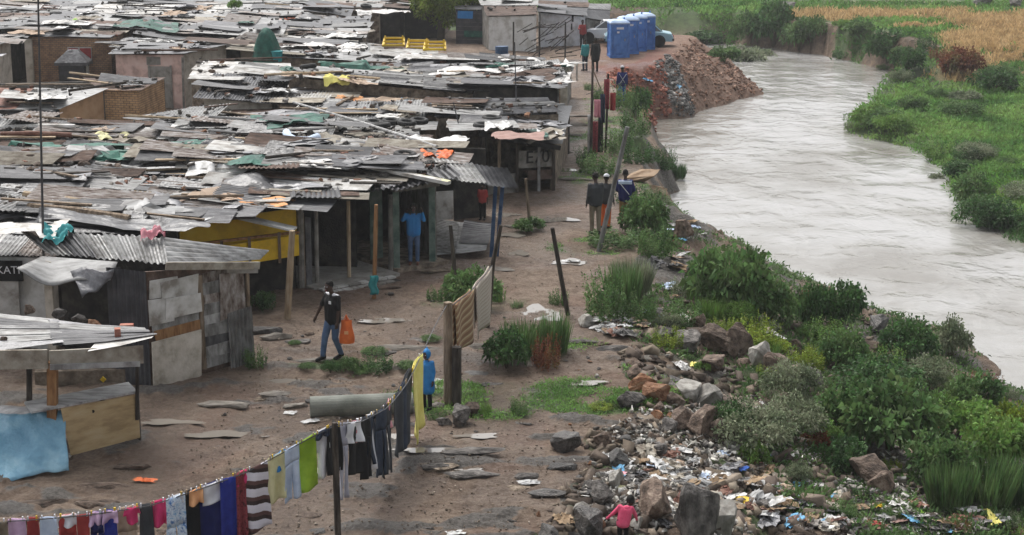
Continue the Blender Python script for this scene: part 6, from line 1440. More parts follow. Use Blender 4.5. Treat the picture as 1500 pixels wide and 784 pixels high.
# puddles
pm = bpy.data.materials.new('puddle'); pm.use_nodes = True; b = pm.node_tree.nodes['Principled BSDF']; b.inputs['Base Color'].default_value = (.20,.18,.155,1); b.inputs['Roughness'].default_value = .06; b.inputs['Specular IOR Level'].default_value = .7
for (px, py, w, h) in ((790,460,60,26),(835,385,50,9),(760,372,30,8),(750,345,40,8),(815,322,60,8),(740,316,40,6),(640,560,60,16),(560,640,80,10),(690,690,40,6),(850,560,70,8),(420,560,70,7),(830,250,40,5),(330,640,120,10),(450,690,90,10),(250,620,90,8),(620,660,90,8),(720,395,60,8),(560,470,80,8),(700,640,60,8)):
    p = pick(px, py); k = F/(p.y*cT-(p.z-CH)*sT); rx = w/2/k; ry = h/2*p.y/(py+189)*1.0
    pts_ = []; r0 = R.random()*9
    zz = sum(tz(p.x+rx*.6*math.cos(a), p.y+ry*.6*math.sin(a)) for a in (0,1.57,3.14,4.7))/4+.022
    for i in range(28):
        a = 2*PI*i/28; rr_ = 1+.22*math.sin(3*a+r0)+.14*math.sin(5*a+2*r0)+.08*math.sin(9*a); pts_.append((p.x+rx*rr_*math.cos(a), p.y+ry*rr_*math.sin(a), zz))
    mb = MB(); mb.add(pts_, [tuple(range(28))]); o = single(mb, 'puddle', pm, (p.x, p.y, zz), None, None); o['kind'] = 'structure'
# ================================================================== people
def basis(h): return Vector((math.cos(h), math.sin(h), 0)), Vector((-math.sin(h), math.cos(h), 0))
BASE = dict(pel=(0,0,.95), wai=(0,.01,1.12), che=(0,0,1.30), nec=(0,.0,1.47), hea=(0,.025,1.635),
  shR=(.17,0,1.41), elR=(.22,-.02,1.13), wrR=(.24,.06,.89), shL=(-.17,0,1.41), elL=(-.22,-.02,1.13), wrL=(-.24,.06,.89),
  hiR=(.09,0,.93), knR=(.10,.03,.50), anR=(.10,0,.08), toR=(.11,.15,.035), hiL=(-.09,0,.93), knL=(-.10,.03,.50), anL=(-.10,0,.08), toL=(-.11,.15,.035))
def remesh(o, vox, smooth=4):
    m = o.modifiers.new('remesh', 'REMESH'); m.mode = 'VOXEL'; m.voxel_size = vox; m.use_smooth_shade = True
    s = o.modifiers.new('smooth', 'SMOOTH'); s.factor = .5; s.iterations = smooth
def person(label, foot, head_deg, H=1.75, pose={}, top=None, topmat='black', sleeve=1.0, bottom=None, botmat='denim', shoe='black', hat=None, vox=.02, extra=None, child=False, long_hem=0, curl=.0):
    J = dict(BASE); J.update(pose); h = math.radians(head_deg); ax, ay = basis(h); s = H/1.75
    W = {k: Vector(v) for k, v in J.items()}
    if child: W['hea'] = W['hea']+Vector((0,0,-.01))
    o = empty('person', foot, label, 'person'); o.rotation_euler = (0,0,h); o.scale = (s,s,s)
    D0 = lambda: MB()
    b = MB(); hr = (.15 if H < 1 else .122) if child else .1
    b.cap(W['pel']+Vector((.06,0,0)), W['che']+Vector((.08,0,0)), .105, .115); b.cap(W['pel']-Vector((.06,0,0)), W['che']-Vector((.08,0,0)), .105, .115)
    b.cap(W['shR'], W['shL'], .06, .06); b.cap(W['che'], W['nec'], .09, .055); b.cap(W['nec'], W['hea'], .052, .055)
    hd = W['hea']; b.ball(hd+Vector((0,0,.02)), (hr*.8, hr*.95, hr*1.12), 14, 10); b.cap(hd+Vector((0,hr*.45,-.06)), hd+Vector((0,hr*.2,-.03)), .045, .06)
    b.cap(hd+Vector((0,hr*.9,.02)), hd+Vector((0,hr*1.08,-.015)), .012, .018, 6)
    for sx in (1,-1): b.ball(hd+Vector((sx*hr*.8, 0, 0)), (.014,.024,.034), 6, 5)
    for S, sx in (('R',1),('L',-1)):
        b.cap(W['sh'+S], W['el'+S], .052, .04); b.cap(W['el'+S], W['wr'+S], .04, .027)
        d = (W['wr'+S]-W['el'+S]).normalized(); side = d.cross(Vector((sx,.2,0))).normalized(); nrm = d.cross(side).normalized()
        pw = W['wr'+S]; b.cap(pw, pw+d*.07, .028, .03); b.cap(pw+d*.02+side*.018, pw+d*.08+side*.022, .022, .02); b.cap(pw+d*.02-side*.018, pw+d*.08-side*.022, .022, .018)
        for k, (o_, l) in enumerate(((-.030,.060),(-.010,.078),(.011,.085),(.032,.074))):
            q = pw+d*.085+side*o_; m1 = q+d*l*.5+nrm*curl*.01; b.cap(q, m1, .0105, .0095, 6); b.cap(m1, m1+(d*(1-curl)+nrm*curl).normalized()*l*.5, .0095, .008, 6)
        b.cap(pw+d*.03+side*.03, pw+d*.075+side*.062, .012, .0095, 6)
        b.cap(W['hi'+S], W['kn'+S], .085, .056); b.cap(W['kn'+S], W['an'+S], .055, .036); b.cap(W['an'+S]-Vector((0,.02,.02)), W['to'+S], .042, .032)
    bo = MB.build(b, 'body', M['skin'], None); bo.parent = o; remesh(bo, max(vox*.6, .009), 2)
    # eyes and mouth
    f = MB()
    for sx in (1,-1): f.ball(hd+Vector((sx*.034, hr*.86, .02)), .011, 6, 5)
    eo = f.build('eyes', M['white']); eo.parent = bo
    mo = MB().box(hd+Vector((0, hr*.78, -.055)), (.045,.02,.012)).build('mouth', M['maroon']); mo.parent = bo
    if not hat or hat != 'hood':
        m = MB(); m.ball(hd+Vector((0,-.012,.05)), (hr*.85, hr*.98, hr*1.0), 12, 8); ho = m.build('hair', M['hair'], None, True); ho.parent = o
    if top:
        m = MB(); g_ = .012
        z0 = W['pel']+Vector((0,0,-.04-long_hem)); 
        for sx in (1,-1):
            m.cap(z0+Vector((sx*.075,0,0)), W['che']+Vector((sx*.085,0,0)), .128+long_hem*.12, .115+g_, 12)
            S = 'R' if sx > 0 else 'L'; m.cap(W['che']+Vector((sx*.05,0,.05)), W['sh'+S], .1, .062+g_)
            e = W['sh'+S].lerp(W['el'+S], min(1, sleeve*2 if sleeve < .5 else 1)); m.cap(W['sh'+S], e, .064+g_*.4, .055+g_*.4)
            if sleeve > .5: m.cap(W['el'+S], W['el'+S].lerp(W['wr'+S], .93), .052+g_*.4, .038+g_*.3)
        m.cap(z0, W['che'], .14+long_hem*.12, .13, 12)
        m.cap(W['che'], W['nec']-Vector((0,0,.03)), .11, .07)
        t_ = m.build(top, M[topmat]); t_.parent = o; remesh(t_, vox, 3)
    if bottom:
        m = MB()
        for S in 'RL':
            m.cap(W['hi'+S]+Vector((0,0,.02)), W['kn'+S], .100, .075); m.cap(W['kn'+S], W['an'+S]+Vector((0,0,.02)), .073, .06)
        m.cap(W['hiR']+Vector((0,0,.02)), W['hiL']+Vector((0,0,.02)), .10, .10); m.cap(W['pel'], W['pel']+Vector((0,0,.05)), .105, .10)
        t_ = m.build(bottom, M[botmat]); t_.parent = o; remesh(t_, vox, 2)
    for S in 'RL':
        m = MB(); m.cap(W['an'+S]+Vector((0,-.03,-.025)), W['to'+S]+Vector((0,.03,0)), .052, .042, 8); t_ = m.build('shoe', M[shoe], None, True); t_.parent = o
    if hat == 'cap':
        m = MB(); m.ball(hd+Vector((0,-.005,.075)), (hr*.92, hr*1.02, hr*.8), 12, 8); m.box(hd+Vector((0,hr*1.15,.07)), (.13,.12,.012)); t_ = m.build('cap', M['white'], None, True); t_.parent = o
    if hat == 'hood':
        m = MB(); m.ball(hd+Vector((0,-.02,.03)), (hr*1.02, hr*1.05, hr*1.3), 12, 9); m.cap(hd+Vector((0,-.02,.1)), hd+Vector((0,-.04,.22)), .06, .02, 8); t_ = m.build('hood', M[topmat]); t_.parent = o; remesh(t_, vox, 2)
    if extra: extra(o, W)
    return o
def shift(pose, names, d):
    for n in names: pose[n] = tuple(Vector(pose.get(n, BASE[n]))+Vector(d))
    return pose
def addp(o, mb, name, mat, smooth=False):
    t_ = mb.build(name, M[mat], None, smooth); t_.parent = o; return t_
# man with the orange bag
fo = pick(489, 528)
def ex(o, W):
    for sx in (1,-1): addp(o, MB().cap(W['nec']+Vector((sx*.05,.0,-.02)), W['shR' if sx > 0 else 'shL']+Vector((0,.0,.045)), .05, .035, 8), 'shoulder_stripe', 'white', True)
    addp(o, MB().box(W['che']+Vector((-.08,.145,.02)), (.06,.02,.06)), 'chest_logo', 'white')
person('man walking in black shirt with white shoulders and jeans carrying an orange bag', fo, 138, 1.82, dict(elR=(.33,.02,1.17), wrR=(.40,.12,.93), elL=(-.22,.03,1.14), wrL=(-.25,.10,.90), hea=(.03,.06,1.63), knR=(.11,.14,.52), anR=(.12,.20,.12), toR=(.12,.34,.06), knL=(-.06,.0,.50), anL=(-.03,-.18,.12), toL=(-.02,-.05,.04)), 'shirt', 'black', .42, 'jeans', 'denim', 'black', vox=.014, extra=ex, curl=.8)
q = atY(508, 487, fo.y-.12); bagc = q
def bagf(u, v): 
    a = 2*PI*u; w_ = .165*(1-.25*v)*(1+.06*math.sin(3*a)); d_ = .10*(1-.75*v**2)*(1+.1*math.sin(4*a+1)); return bagc+Vector((w_*math.cos(a)*(1+.1*math.sin(6*v)), d_*math.sin(a), -.24+.52*v))
rt = empty('carrier_bag', bagc-Vector((0,0,.24)), 'full bright orange plastic carrier bag held by the walking man', 'bag')
MB().sheet(bagf, 18, 8).build('sack', M['orange'], rt, True)
MB().add([bagf(k/18, 0) for k in range(18)], [tuple(range(18))]).build('bottom', M['orange'], rt)
for sx in (-.06, .06): MB().tube([bagc+Vector((sx,-.02,.27)), bagc+Vector((-.005,0,.40)), bagc+Vector((sx*.2,.03,.28))], .012, 5).build('handle', M['orange'], rt)
MB().box(bagc+Vector((0,-.115,.02)), (.09,.01,.07)).build('print', M['peach'], rt)
# person in the shop doorway
fo = fp(606, .1, .02)
person('person in open blue top and jeans standing in the shop doorway with raised hands', fo, 180, 1.7, dict(elR=(.30,.10,1.30), wrR=(.20,.16,1.52), elL=(-.30,.10,1.30), wrL=(-.26,.14,1.53)), 'shirt', 'blue', .8, 'jeans', 'paleblue' if 0 else 'denim', 'rustred', vox=.018, curl=.5)
# toddler
fo = pick(912, 806); fo.z = max(fo.z, tz(fo.x, fo.y))
person('toddler in a pink hooded jacket seen from behind among the rocks', fo, -12, .96, dict(hea=(.17,.34,1.47), nec=(.11,.20,1.35), che=(.06,.10,1.22), wai=(.02,.04,1.1), elR=(.34,.26,1.05), wrR=(.36,.40,.84), elL=(-.32,.06,1.12), wrL=(-.52,.10,.92), shR=(.24,.16,1.30), shL=(-.12,.12,1.34)), 'hooded_jacket', 'pinkcloth', 1, 'trousers', 'black', 'black', vox=.022, child=True, long_hem=.06, curl=.4,
  extra=lambda o, W: addp(o, MB().ball(W['nec']+Vector((-.02,-.10,-.04)), (.13,.08,.09), 10, 7), 'hood', 'pinkcloth', True))
# child in the blue raincoat
fo = pick(626, 600)
person('child in a bright blue hooded raincoat standing behind the washing line', fo, 150, 1.25, dict(elR=(.28,.05,1.2), wrR=(.26,.18,1.28)), 'raincoat', 'blue', 1, 'leggings', 'black', 'black', hat='hood', vox=.02, child=True, long_hem=.3, curl=.3)
# men by the leaning pole
fo = pick(872, 343); person('man in dark grey jacket and olive trousers facing away by the leaning pole', fo, 12, 1.86, dict(hea=(.0,.08,1.62), elR=(.20,.06,1.14), wrR=(.14,.22,1.02), elL=(-.22,-.03,1.13)), 'jacket', 'charcoal', 1, 'trousers', 'olive', 'black', vox=.02)
fo = pick(887, 335); person('man in white cap and orange work trousers half hidden by the leaning pole', fo, -20, 1.68, {}, 'jacket', 'charcoal', 1, 'trousers', 'orange', 'black', hat='cap', vox=.02)
def ex2(o, W):
    addp(o, MB().beam(W['shL']+Vector((0,-.15,0)), W['pel']+Vector((.13,-.155,.1)), .05, .012), 'bag_strap', 'white')
    addp(o, MB().box(W['che']+Vector((0,-.0,.10)), (.40,.30,.09)), 'shoulder_panel', 'paleblue')
fo = pick(915, 334); person('man in blue jacket with pale shoulders and tan trousers facing the river', fo, -8, 1.80, dict(elR=(.26,.04,1.16), wrR=(.16,.18,1.05), elL=(-.24,.04,1.15), wrL=(-.16,.17,1.03)), 'jacket', 'navy', 1, 'trousers', 'khaki', 'black', vox=.02, extra=ex2)
# walkers and others by the earth mound
fo = pick(872, 105); person('person in long black clothes walking up the path to the toilets', fo, 10, 1.82, dict(elR=(.24,.02,1.15), knL=(-.12,.1,.5)), 'coat', 'black', 1, 'trousers', 'black', 'black', vox=.03, long_hem=.25)
fo = pick(857, 104); person('person in teal and white top with dark trousers on the path before the toilets', fo, 30, 1.72, {}, 'shirt', 'teal', .8, 'trousers', 'denimdark', 'black', vox=.03, extra=lambda o, W: addp(o, MB().ball(W['che']+Vector((.0,.1,-.1)), (.17,.12,.28), 10, 7), 'vest', 'white', True))
fo = pick(853, 70); person('person in a red shirt beside the white car', fo, 200, 1.7, dict(elR=(.3,.1,1.2), wrR=(.3,.3,1.2)), 'shirt', 'red', .6, 'trousers', 'black', 'black', vox=.03)
def ex3(o, W):
    for sx in (1,-1): addp(o, MB().beam(W['shR' if sx > 0 else 'shL']+Vector((0,-.15,0)), W['pel']+Vector((-sx*.1,-.15,.05)), .05, .012), 'cross_strap', 'white')
fo = pick(911, 152); person('person in blue overalls with white cross straps and white cap', fo, 5, 1.78, {}, 'overall_top', 'navy', 1, 'overall_trousers', 'bluecloth', 'black', hat='cap', vox=.028, extra=ex3)
fo = pick(707, 322); person('small child in a red top beneath the tin awning', fo, 170, 1.15, {}, 'shirt', 'red', .5, 'trousers', 'black', 'black', vox=.03, child=True)
# ================================================================== washing line
post(496, 812, 490, 619, .055, 'wooddark', 'dark wooden post holding up the middle of the washing line')
pA = pick(496, 812); pB0 = pick(657, 592)
single(MB().tube([pB0+Vector((0,0,-.3)), pB0+Vector((.0,0,.8)), atY(656, 443, pB0.y)], [.10,.095,.09], 9, jit=.12), 'wooden_post', M['wooddark'] if 0 else M['wood'], pB0, 'tall thick grey post of the twin post with blankets hung from it', 'post')
pB1 = pick(669, 594); single(MB().tube([pB1+Vector((0,0,-.3)), atY(669, 508, pB1.y)], [.10,.10], 9, jit=.12), 'wooden_post', M['wooddark'], pB1, 'shorter dark stump of the twin post', 'post')
LP = [(-120,790),(11,764),(57,761),(128,755),(183,747),(223,740),(268,725),(326,705),(363,691),(391,676),(446,646),(490,624),(531,617),(569,597),(596,563),(612,532),(625,503),(640,472),(655,446)]
def lineY(px):
    if px <= 490: return 25.9-(490-px)/610*1.0
    # straight run in plan between the two posts
    a0 = Vector((atY(490,620,pA.y).x, pA.y)); a1 = Vector((pB0.x, pB0.y)); lo, hi = 0, 1
    for _ in range(30):
        m = (lo+hi)/2; p = a0+(a1-a0)*m
        if proj(p.x, p.y, 1.9)[0] < px: lo = m
        else: hi = m
    return (a0+(a1-a0)*lo).y
def line_at(px):
    for (x0,y0),(x1,y1) in zip(LP[:-1], LP[1:]):
        if x0 <= px <= x1: py = y0+(y1-y0)*(px-x0)/(x1-x0); break
    return atY(px, py, lineY(px))
single(MB().tube([line_at(x) for x in np.linspace(-119, 654, 70)], .009, 5), 'washing_line', M['galvdark'], line_at(0), 'long sagging washing line strung across the near ground', 'washing line')
p0 = pick(-60, 850); single(MB().tube([Vector((line_at(-119).x, line_at(-119).y, -.3)), line_at(-119)+Vector((0,0,.1))], .05, 7), 'wooden_post', M['wood'], p0, 'wooden post at the near end of the washing line', 'post')
def garment(x0, x1, pyb, mt, kind, label, cat, seed=0, ytop=0, dy=.0, flare=0.0, top_extra=0):
    a, b = line_at(x0), line_at(x1); bm_ = line_at((x0+x1)/2); k = F/(bm_.y*cT-(bm_.z-CH)*sT)
    ptop = proj(bm_.x, bm_.y, bm_.z)[1]; L = (pyb-ptop)/k/cT; W_ = (b-a).length
    d = Vector((b.x-a.x, b.y-a.y, 0)).normalized(); n = Vector((d.y, -d.x, 0)); rr_ = random.Random(seed+int(x0)); f1, f2, f3 = rr_.random()*6, rr_.random()*6, rr_.uniform(.7, 1.7)
    def P(u, v, su=None):
        base = a.lerp(b, u); c_ = a.lerp(b, .5); w_ = 1+flare*v
        base = c_+(base-c_)*w_
        z = base.z-L*v+.01
        fold = (.025+.035*v)*math.sin(f1+u*f3*6.28)*(.35+.65*v)+.02*math.sin(f2+v*5+u*4)
        return Vector((base.x, base.y, z))+n*(fold-dy-.012)
    mb = MB(); NU, NV = 18, 14
    if kind == 'trousers':
        mb.sheet(lambda u, v: P(u, v*.3), NU, 4)
        for s_ in (0, 1):
            def leg(u, v, s_=s_):
                uu = (0 if s_ == 0 else .53)+u*.47; vv = .3+.7*v; p = P(uu, vv); tw = .04*math.sin(v*3+s_*2+f1); return p+d*tw*W_
            mb.sheet(leg, 8, NV)
    elif kind == 'shirt':
        mb.sheet(lambda u, v: P(.16+u*.68, v), NU, NV)
        for s_ in (0, 1):
            mb.sheet(lambda u, v, s_=s_: P((.17-.2*u*(.6+.4*v)) if s_ == 0 else (.83+.2*u*(.6+.4*v)), .02+.42*v*(1)), 5, 6)
    else:
        mb.sheet(P, NU, NV)
    # fold over the line
    mb.sheet(lambda u, v: P(.05+.9*u, .10*v*(1))+n*(-.035), 10, 2)
    o = single(mb, cat.replace(' ', '_'), M[mt], a, label, cat, smooth=True, solid=.012)
    for u in (.15, .85):
        q = a.lerp(b, u)-a; pg = MB().box((q.x+n.x*-.03, q.y+n.y*-.03-dy*0, q.z+.015), (.018,.03,.08)).build('peg', M[rr_.choice(['woodlight','white','yellowplastic'])], None); pg.parent = o
    return o
GL = [(-20,10,790,'olive','cloth','dark brown cloth, first at the photo edge of the washing line','cloth'),(11,37,840,'lilac','cloth','pale lilac cloth hung between the brown cloth and a red top','cloth'),(38,56,830,'red','shirt','narrow red top hung beside the pale lilac cloth','top'),
 (57,84,850,'paleblue','shirt','pale blue denim shirt on the line beside red garments','shirt'),(84,112,775,'white','cloth','white frilled cloth pegged over red shorts','cloth'),(85,110,860,'red','trousers','red shorts hanging beneath the white frilled cloth','shorts'),(112,130,850,'red','cloth','red cloth between the white frilled cloth and the floral one','cloth'),
 (130,149,772,'lilac','cloth','lilac floral cloth pegged over navy trousers','cloth'),(131,150,860,'navy','trousers','navy trousers under the lilac floral cloth','trousers'),(150,172,768,'lilac','cloth','plain lilac towel beside the beige trousers','towel'),(151,170,860,'royal','cloth','deep blue cloth under the plain lilac towel','cloth'),
 (171,199,870,'beigecloth','trousers','beige trousers hanging below the line','trousers'),(181,204,770,'magenta','shirt','small crimson shirt pegged over the beige trousers','shirt'),(203,224,880,'charcoal','shirt','charcoal grey shirt between crimson ones','shirt'),(222,242,776,'magenta','cloth','crimson towel with dark pegs right of the charcoal shirt','towel'),
 (243,271,880,'floralblue','trousers','blue and white tie-dyed trousers','trousers'),(250,268,740,'white','cloth','white scrap of cloth over the tie-dyed trousers','cloth'),(270,291,880,'black','cloth','black cloth between tie-dyed trousers and blue dresses','cloth'),(277,297,741,'peach','cloth','peach cloth pegged in front of the black cloth','cloth'),
 (297,325,740,'white','cloth','square white cloth in front of the dark blue dresses','cloth'),(291,322,860,'navy','cloth','navy dress behind the square white cloth','dress'),(322,345,850,'royal','cloth','royal blue dress right of the square white cloth','dress'),(342,360,800,'maroon','cloth','maroon patterned scarf beside the royal blue dress','scarf'),(348,365,712,'magenta','cloth','bright pink cloth over the maroon patterned scarf','cloth'),
 (361,392,782,'skirtstripe','cloth','brown and white striped frilly skirt','skirt'),(392,417,738,'cream','cloth','pale yellow cloth behind the bright blue square','cloth'),(396,418,694,'blue','cloth','bright blue square cloth over the pale yellow cloth','cloth'),(417,438,735,'paleblue','trousers','pale blue-white trousers beside the lime green shirt','trousers'),
 (438,463,722,'limecloth','cloth','lime green shirt in the middle of the line','shirt'),(462,482,705,'white','shirt','white shirt with navy collar left of the line post','shirt'),(463,482,643,'denimdark','cloth','navy collar cloth folded over the white shirt','cloth'),(480,502,695,'black','cloth','black cloth hung right at the line post','cloth'),
 (502,514,735,'greycloth','trousers','long grey trousers just right of the line post','trousers'),(510,530,650,'white','cloth','short white cloth beyond the long grey trousers','cloth'),(514,530,698,'black','trousers','black shorts beneath the short white cloth','shorts'),(524,532,650,'pinkplastic','cloth','thin pink cloth beside the short white one','cloth'),(530,541,704,'black','trousers','black trousers beyond the thin pink cloth','trousers'),
 (538,552,684,'denimdark','trousers','dark jeans next to the black trousers','jeans'),(545,556,690,'white','cloth','pale cloth showing between dark jeans','cloth'),(552,566,699,'denimdark','trousers','longest dark jeans on the steep part of the line','jeans'),(562,576,700,'charcoal','trousers','charcoal jeans behind the longest dark jeans','jeans'),(570,579,628,'pinkplastic','cloth','pink cloth pegged on the steep part of the line','cloth'),
 (578,590,668,'charcoal','shirt','charcoal jacket with pale seams on the steep line','jacket'),(588,598,660,'denimdark','cloth','dark blue garment beside the charcoal jacket','garment'),(596,608,645,'charcoal','cloth','long charcoal cloth beside the yellow one','cloth'),(607,618,640,'yellowcloth','cloth','long yellow cloth hanging at the steep end of the line','cloth')]
for i, (x0, x1, yb, mt, kd, lb, cat) in enumerate(GL): garment(x0, x1, yb, mt, kd, lb, cat, seed=i, dy=.03*(i % 3), flare=.22 if cat == 'skirt' else (.25 if mt == 'yellowcloth' else .08))
# blankets on the second line
qb = pick(713, 480)
single(MB().tube([qb+Vector((0,0,-.2)), atY(722, 385, qb.y), atY(734, 330, qb.y)], [.06,.055,.045], 8, jit=.12), 'wooden_post', M['wooddark'], qb, 'dark post leaning right beyond the beige blanket', 'post')
c0, c1 = atY(656, 452, pB0.y), atY(722, 388, qb.y)
single(MB().tube([c0, c0.lerp(c1,.5)+Vector((0,0,-.12)), c1], .01, 5), 'blanket_line', M['galvdark'], c0, 'short line between two posts carrying the blankets', 'line')
def blanket(t0, t1, drop, mt, label, seed):
    def f(u, v):
        t = t0+(t1-t0)*u; p = c0.lerp(c1, t)+Vector((0,0,-.12*math.sin(PI*t))); nn = Vector((.9,-.4,0)); return p+Vector((0,0,-drop*v))+nn*(.05*math.sin(9*u+seed)*(.3+v)+.02)
    o = MB().sheet(f, 20, 14); o.sheet(lambda u, v: f(u, v*.8)+Vector((-.08,.03,0)), 14, 8)
    return single(o, 'blanket', M[mt], c0.lerp(c1, (t0+t1)/2), label, 'blanket', smooth=True, solid=.02)
blanket(.12, .52, 1.12, 'blanketcheck', 'brown checked blanket hanging beside the twin post', 1); blanket(.56, .97, 1.2, 'lacecloth', 'pale beige lacy blanket hanging beyond the brown checked one', 2)
# ================================================================== bare posts on the path and bank
for a in [(670,442,660,330,.055,'wooddark','dark post leaning left among the bushes on the path'),(832,462,809,334,.06,'wooddark','bare dark post slanting left by the path edge'),(777,338,770,262,.05,'wood','post standing in the path bush before the stall'),
  (866,228,868,98,.05,'wooddark','tall post carrying the hanging clothes by the verge'),(887,225,891,108,.045,'wooddark','second post carrying the hanging clothes'),(845,118,845,92,.05,'concrete','short pale post at the path by the sheeted roof'),(880,130,866,96,.03,'wood','thin stick near the walkers'),(905,150,903,118,.03,'wooddark','thin stick behind the blue overalls')]: post(*a)
post(877, 368, 919, 186, .075, 'galv', 'long pale grey pole leaning steeply over the standing men', name='leaning_pole', cat='pole')
pc = atY(866, 150, pick(866,228).y); pc2 = atY(890, 130, pick(887,225).y)
def hung(px, py0, py1, w, mt, label, nm, Yo=0):
    y = pick(870,228).y+Yo; a = atY(px-w/2, py0, y); b = atY(px+w/2, py0, y); L = a.z-atY(px, py1, y).z
    o = MB().sheet(lambda u, v: a.lerp(b, u)+Vector((0, .05*math.sin(u*9+px)*(.3+v), -L*v)), 10, 8); single(o, nm.replace(' ','_'), M[mt], a, label, nm, smooth=True, solid=.015)
for i, a in enumerate([(875,146,172,9,'pinkplastic','pink cloth hanging by the tall verge post','cloth'),(883,138,180,7,'denimdark','dark blue cloth hanging next to the pink cloth','cloth'),(889,116,160,8,'maroon','maroon cloth hanging high on the second verge post','cloth'),(898,136,162,8,'red','red cloth hanging behind the person in overalls','cloth'),
  (864,168,226,6,'whitesheet','long white sheet hanging by the steps','sheet'),(872,178,232,8,'maroon','long brown cloth hanging beside the white sheet','cloth'),(880,170,225,7,'black','black cloth hanging behind the brown cloth','cloth'),(698,286,316,9,'black','black garment hanging under the tin awning','garment')]): hung(*a, Yo=.3*i-1 if i < 7 else -4)
single(MB().tube([pc+Vector((-.2,0,.3)), pc2+Vector((.6,.3,.2))], .012, 4), 'clothes_wire', M['galvdark'], pc, 'short wire between the verge posts', 'wire')
# concrete pipe
pp = pick(452, 618); k = F/(pp.y*cT-(pp.z-CH)*sT); rp_ = 16/k
pa0 = pp+Vector((0,.3,rp_*.95)); pb0 = pa0+Vector((150/k,.3,.0)); ppo = MB(); dd = (pb0-pa0)
n_ = 24; xd = dd.normalized(); yd = xd.cross(Vector((0,0,1))).normalized(); zd = yd.cross(xd)
for s_, r0_ in ((0,rp_*.8),(0,rp_),(1,rp_),(1,rp_*.8)):
    for i in range(n_): a = 2*PI*i/n_; ppo.v.append(tuple(pa0+dd*s_+(yd*math.cos(a)+zd*math.sin(a))*r0_))
for r_i in range(4):
    for i in range(n_): j = (i+1) % n_; nx = (r_i+1) % 4; ppo.f.append((r_i*n_+i, r_i*n_+j, nx*n_+j, nx*n_+i))
single(ppo, 'concrete_pipe', M['pipe'], pa0, 'large grey concrete drain pipe lying on the mud behind the washing line', 'pipe', smooth=False)
# ================================================================== market stall
sq = g(205, 660); sY = sq.y
stl = empty('market_stall', g(100, 690), 'rough wooden market stall with a grey sheet roof and tan front panel', 'market stall')
def S(px, py, dy=0): return atY(px, py, sY+dy)
# tan panel is the front: recedes to the right
f0, f1 = g(104, 672), g(205, 648)
def SF(t, z): q = f0.lerp(f1, t); return Vector((q.x, q.y, z))
zt0, zt1 = hgt(92, 597, f0), hgt(205, 578, f1)
MB().prism([SF(-.10,zt0), SF(0,.06), SF(1,.09), SF(1,zt1)], (0,1,0), .04).build('front_panel', M['tanpanel'], stl)
MB().tube([SF(.35,zt0*.82)+Vector((0,-.012,0)), SF(.35,zt0*.82)+Vector((0,.0,0))], .03, 10).build('knot_hole', M['wooddark'], stl)
back = Vector((-.3, .6, 0))
MB().prism([SF(-.5,zt0+.03), SF(1.0,zt1+.03), SF(1.0,zt1+.03)+back, SF(-.5,zt0+.03)+back], (0,0,1), .04).build('counter_top', M['galvlight'], stl)
for t, o_ in ((.96, Vector((0,.12,0))), (.6, back)): q = SF(t, 0)+o_; MB().box((q.x, q.y, zt1/2-.05), (.09,.09,zt1-.02)).build('leg', M['wooddark'], stl)
zr = hgt(78, 530, f0)
for px_, b_y, t_y, w_, mt, dy in ((77,600,530,.17,'woodorange',.0),(43,590,530,.09,'wooddark',1.1),(201,575,525,.06,'wooddark',.9)):
    MB().beam(atY(px_, b_y+40, f0.y+dy), atY(px_, t_y, f0.y+dy), w_, w_).build('post', M[mt], stl)
y0 = f0.y-.15
MB().beam(atY(-60, 528, y0-.1), atY(70, 526, y0), .05, .36).build('fascia_board', M['beige'], stl)
MB().beam(atY(73, 527, y0), atY(210, 519, y0+.5), .05, .34).build('fascia_board', M['beige'], stl)
MB().beam(atY(73, 538, y0-.06), atY(205, 533, y0+.46), .05, .1).build('fascia_board', M['galvlight'], stl)
r0, r1, r2, r3 = atY(-80, 520, y0-.15), atY(230, 494, y0+.7), atY(205, 482, y0+2.3), atY(-60, 455, y0+2.6)
r1.z += .03; ROOFS.append([r0, r1, r2, r3])
for i in range(5):
    for kx in range(2):
        v0, v1 = i/5, (i+1)/5+.05; u0, u1 = (0,.55) if kx == 0 else (.5,1+.02*math.sin(i*3))
        q4 = [bil([r0,r1,r2,r3],u0,v0), bil([r0,r1,r2,r3],u1,v0), bil([r0,r1,r2,r3],u1,v1), bil([r0,r1,r2,r3],u0,v1)]
        q4 = [v+Vector((R.uniform(-.03,.03), R.uniform(-.04,.04), R.random()*.03+.012*(i%2))) for v in q4]
        sheet_mesh(q4, True, 'u', pitch=.13, amp=.012, seed=i*2+kx, wob=.03).build('roof_sheet', M[R.choice(['galv','galvdark','galv','greyplastic'])], stl)
sheet_mesh([atY(128,514,y0+.1), atY(222,496,y0+.55), atY(226,491,y0+.7), atY(140,503,y0+.5)], False).build('roof_sheet', M['whitesheet'], stl)
for (x, y, w, h, mt, lb, lib) in [(42,462,24,16,'rockbrown','brown lump on the far edge of the stall roof',BIGR),(88,468,34,18,'rockgrey','long grey stone on the stall roof',BIGR),(116,473,26,13,'rockgrey','flatter grey stone between the long one and the reddish one on the stall roof',BIGR),(136,484,30,16,'rockrust','reddish stone in the middle of the stall roof',BIGR),(6,505,18,14,'rockbrown','brown stone at the photo edge of the stall roof',BIGR)]:
    r_ = ray(x, y); 
    for it in range(3):
        z = 1.75 if it == 0 else (roof_z(p.x, p.y) or z); p = at(x, y, z)
    k = F/(p.y*cT-(p.z-CH)*sT); inst(R.choice(lib), 'roof_stone', p+Vector((0,0,h/k*.5)), (.1,.1,0), (w/2/k, w/2.6/k, h/k*.75), M[mt], lb, 'stone')
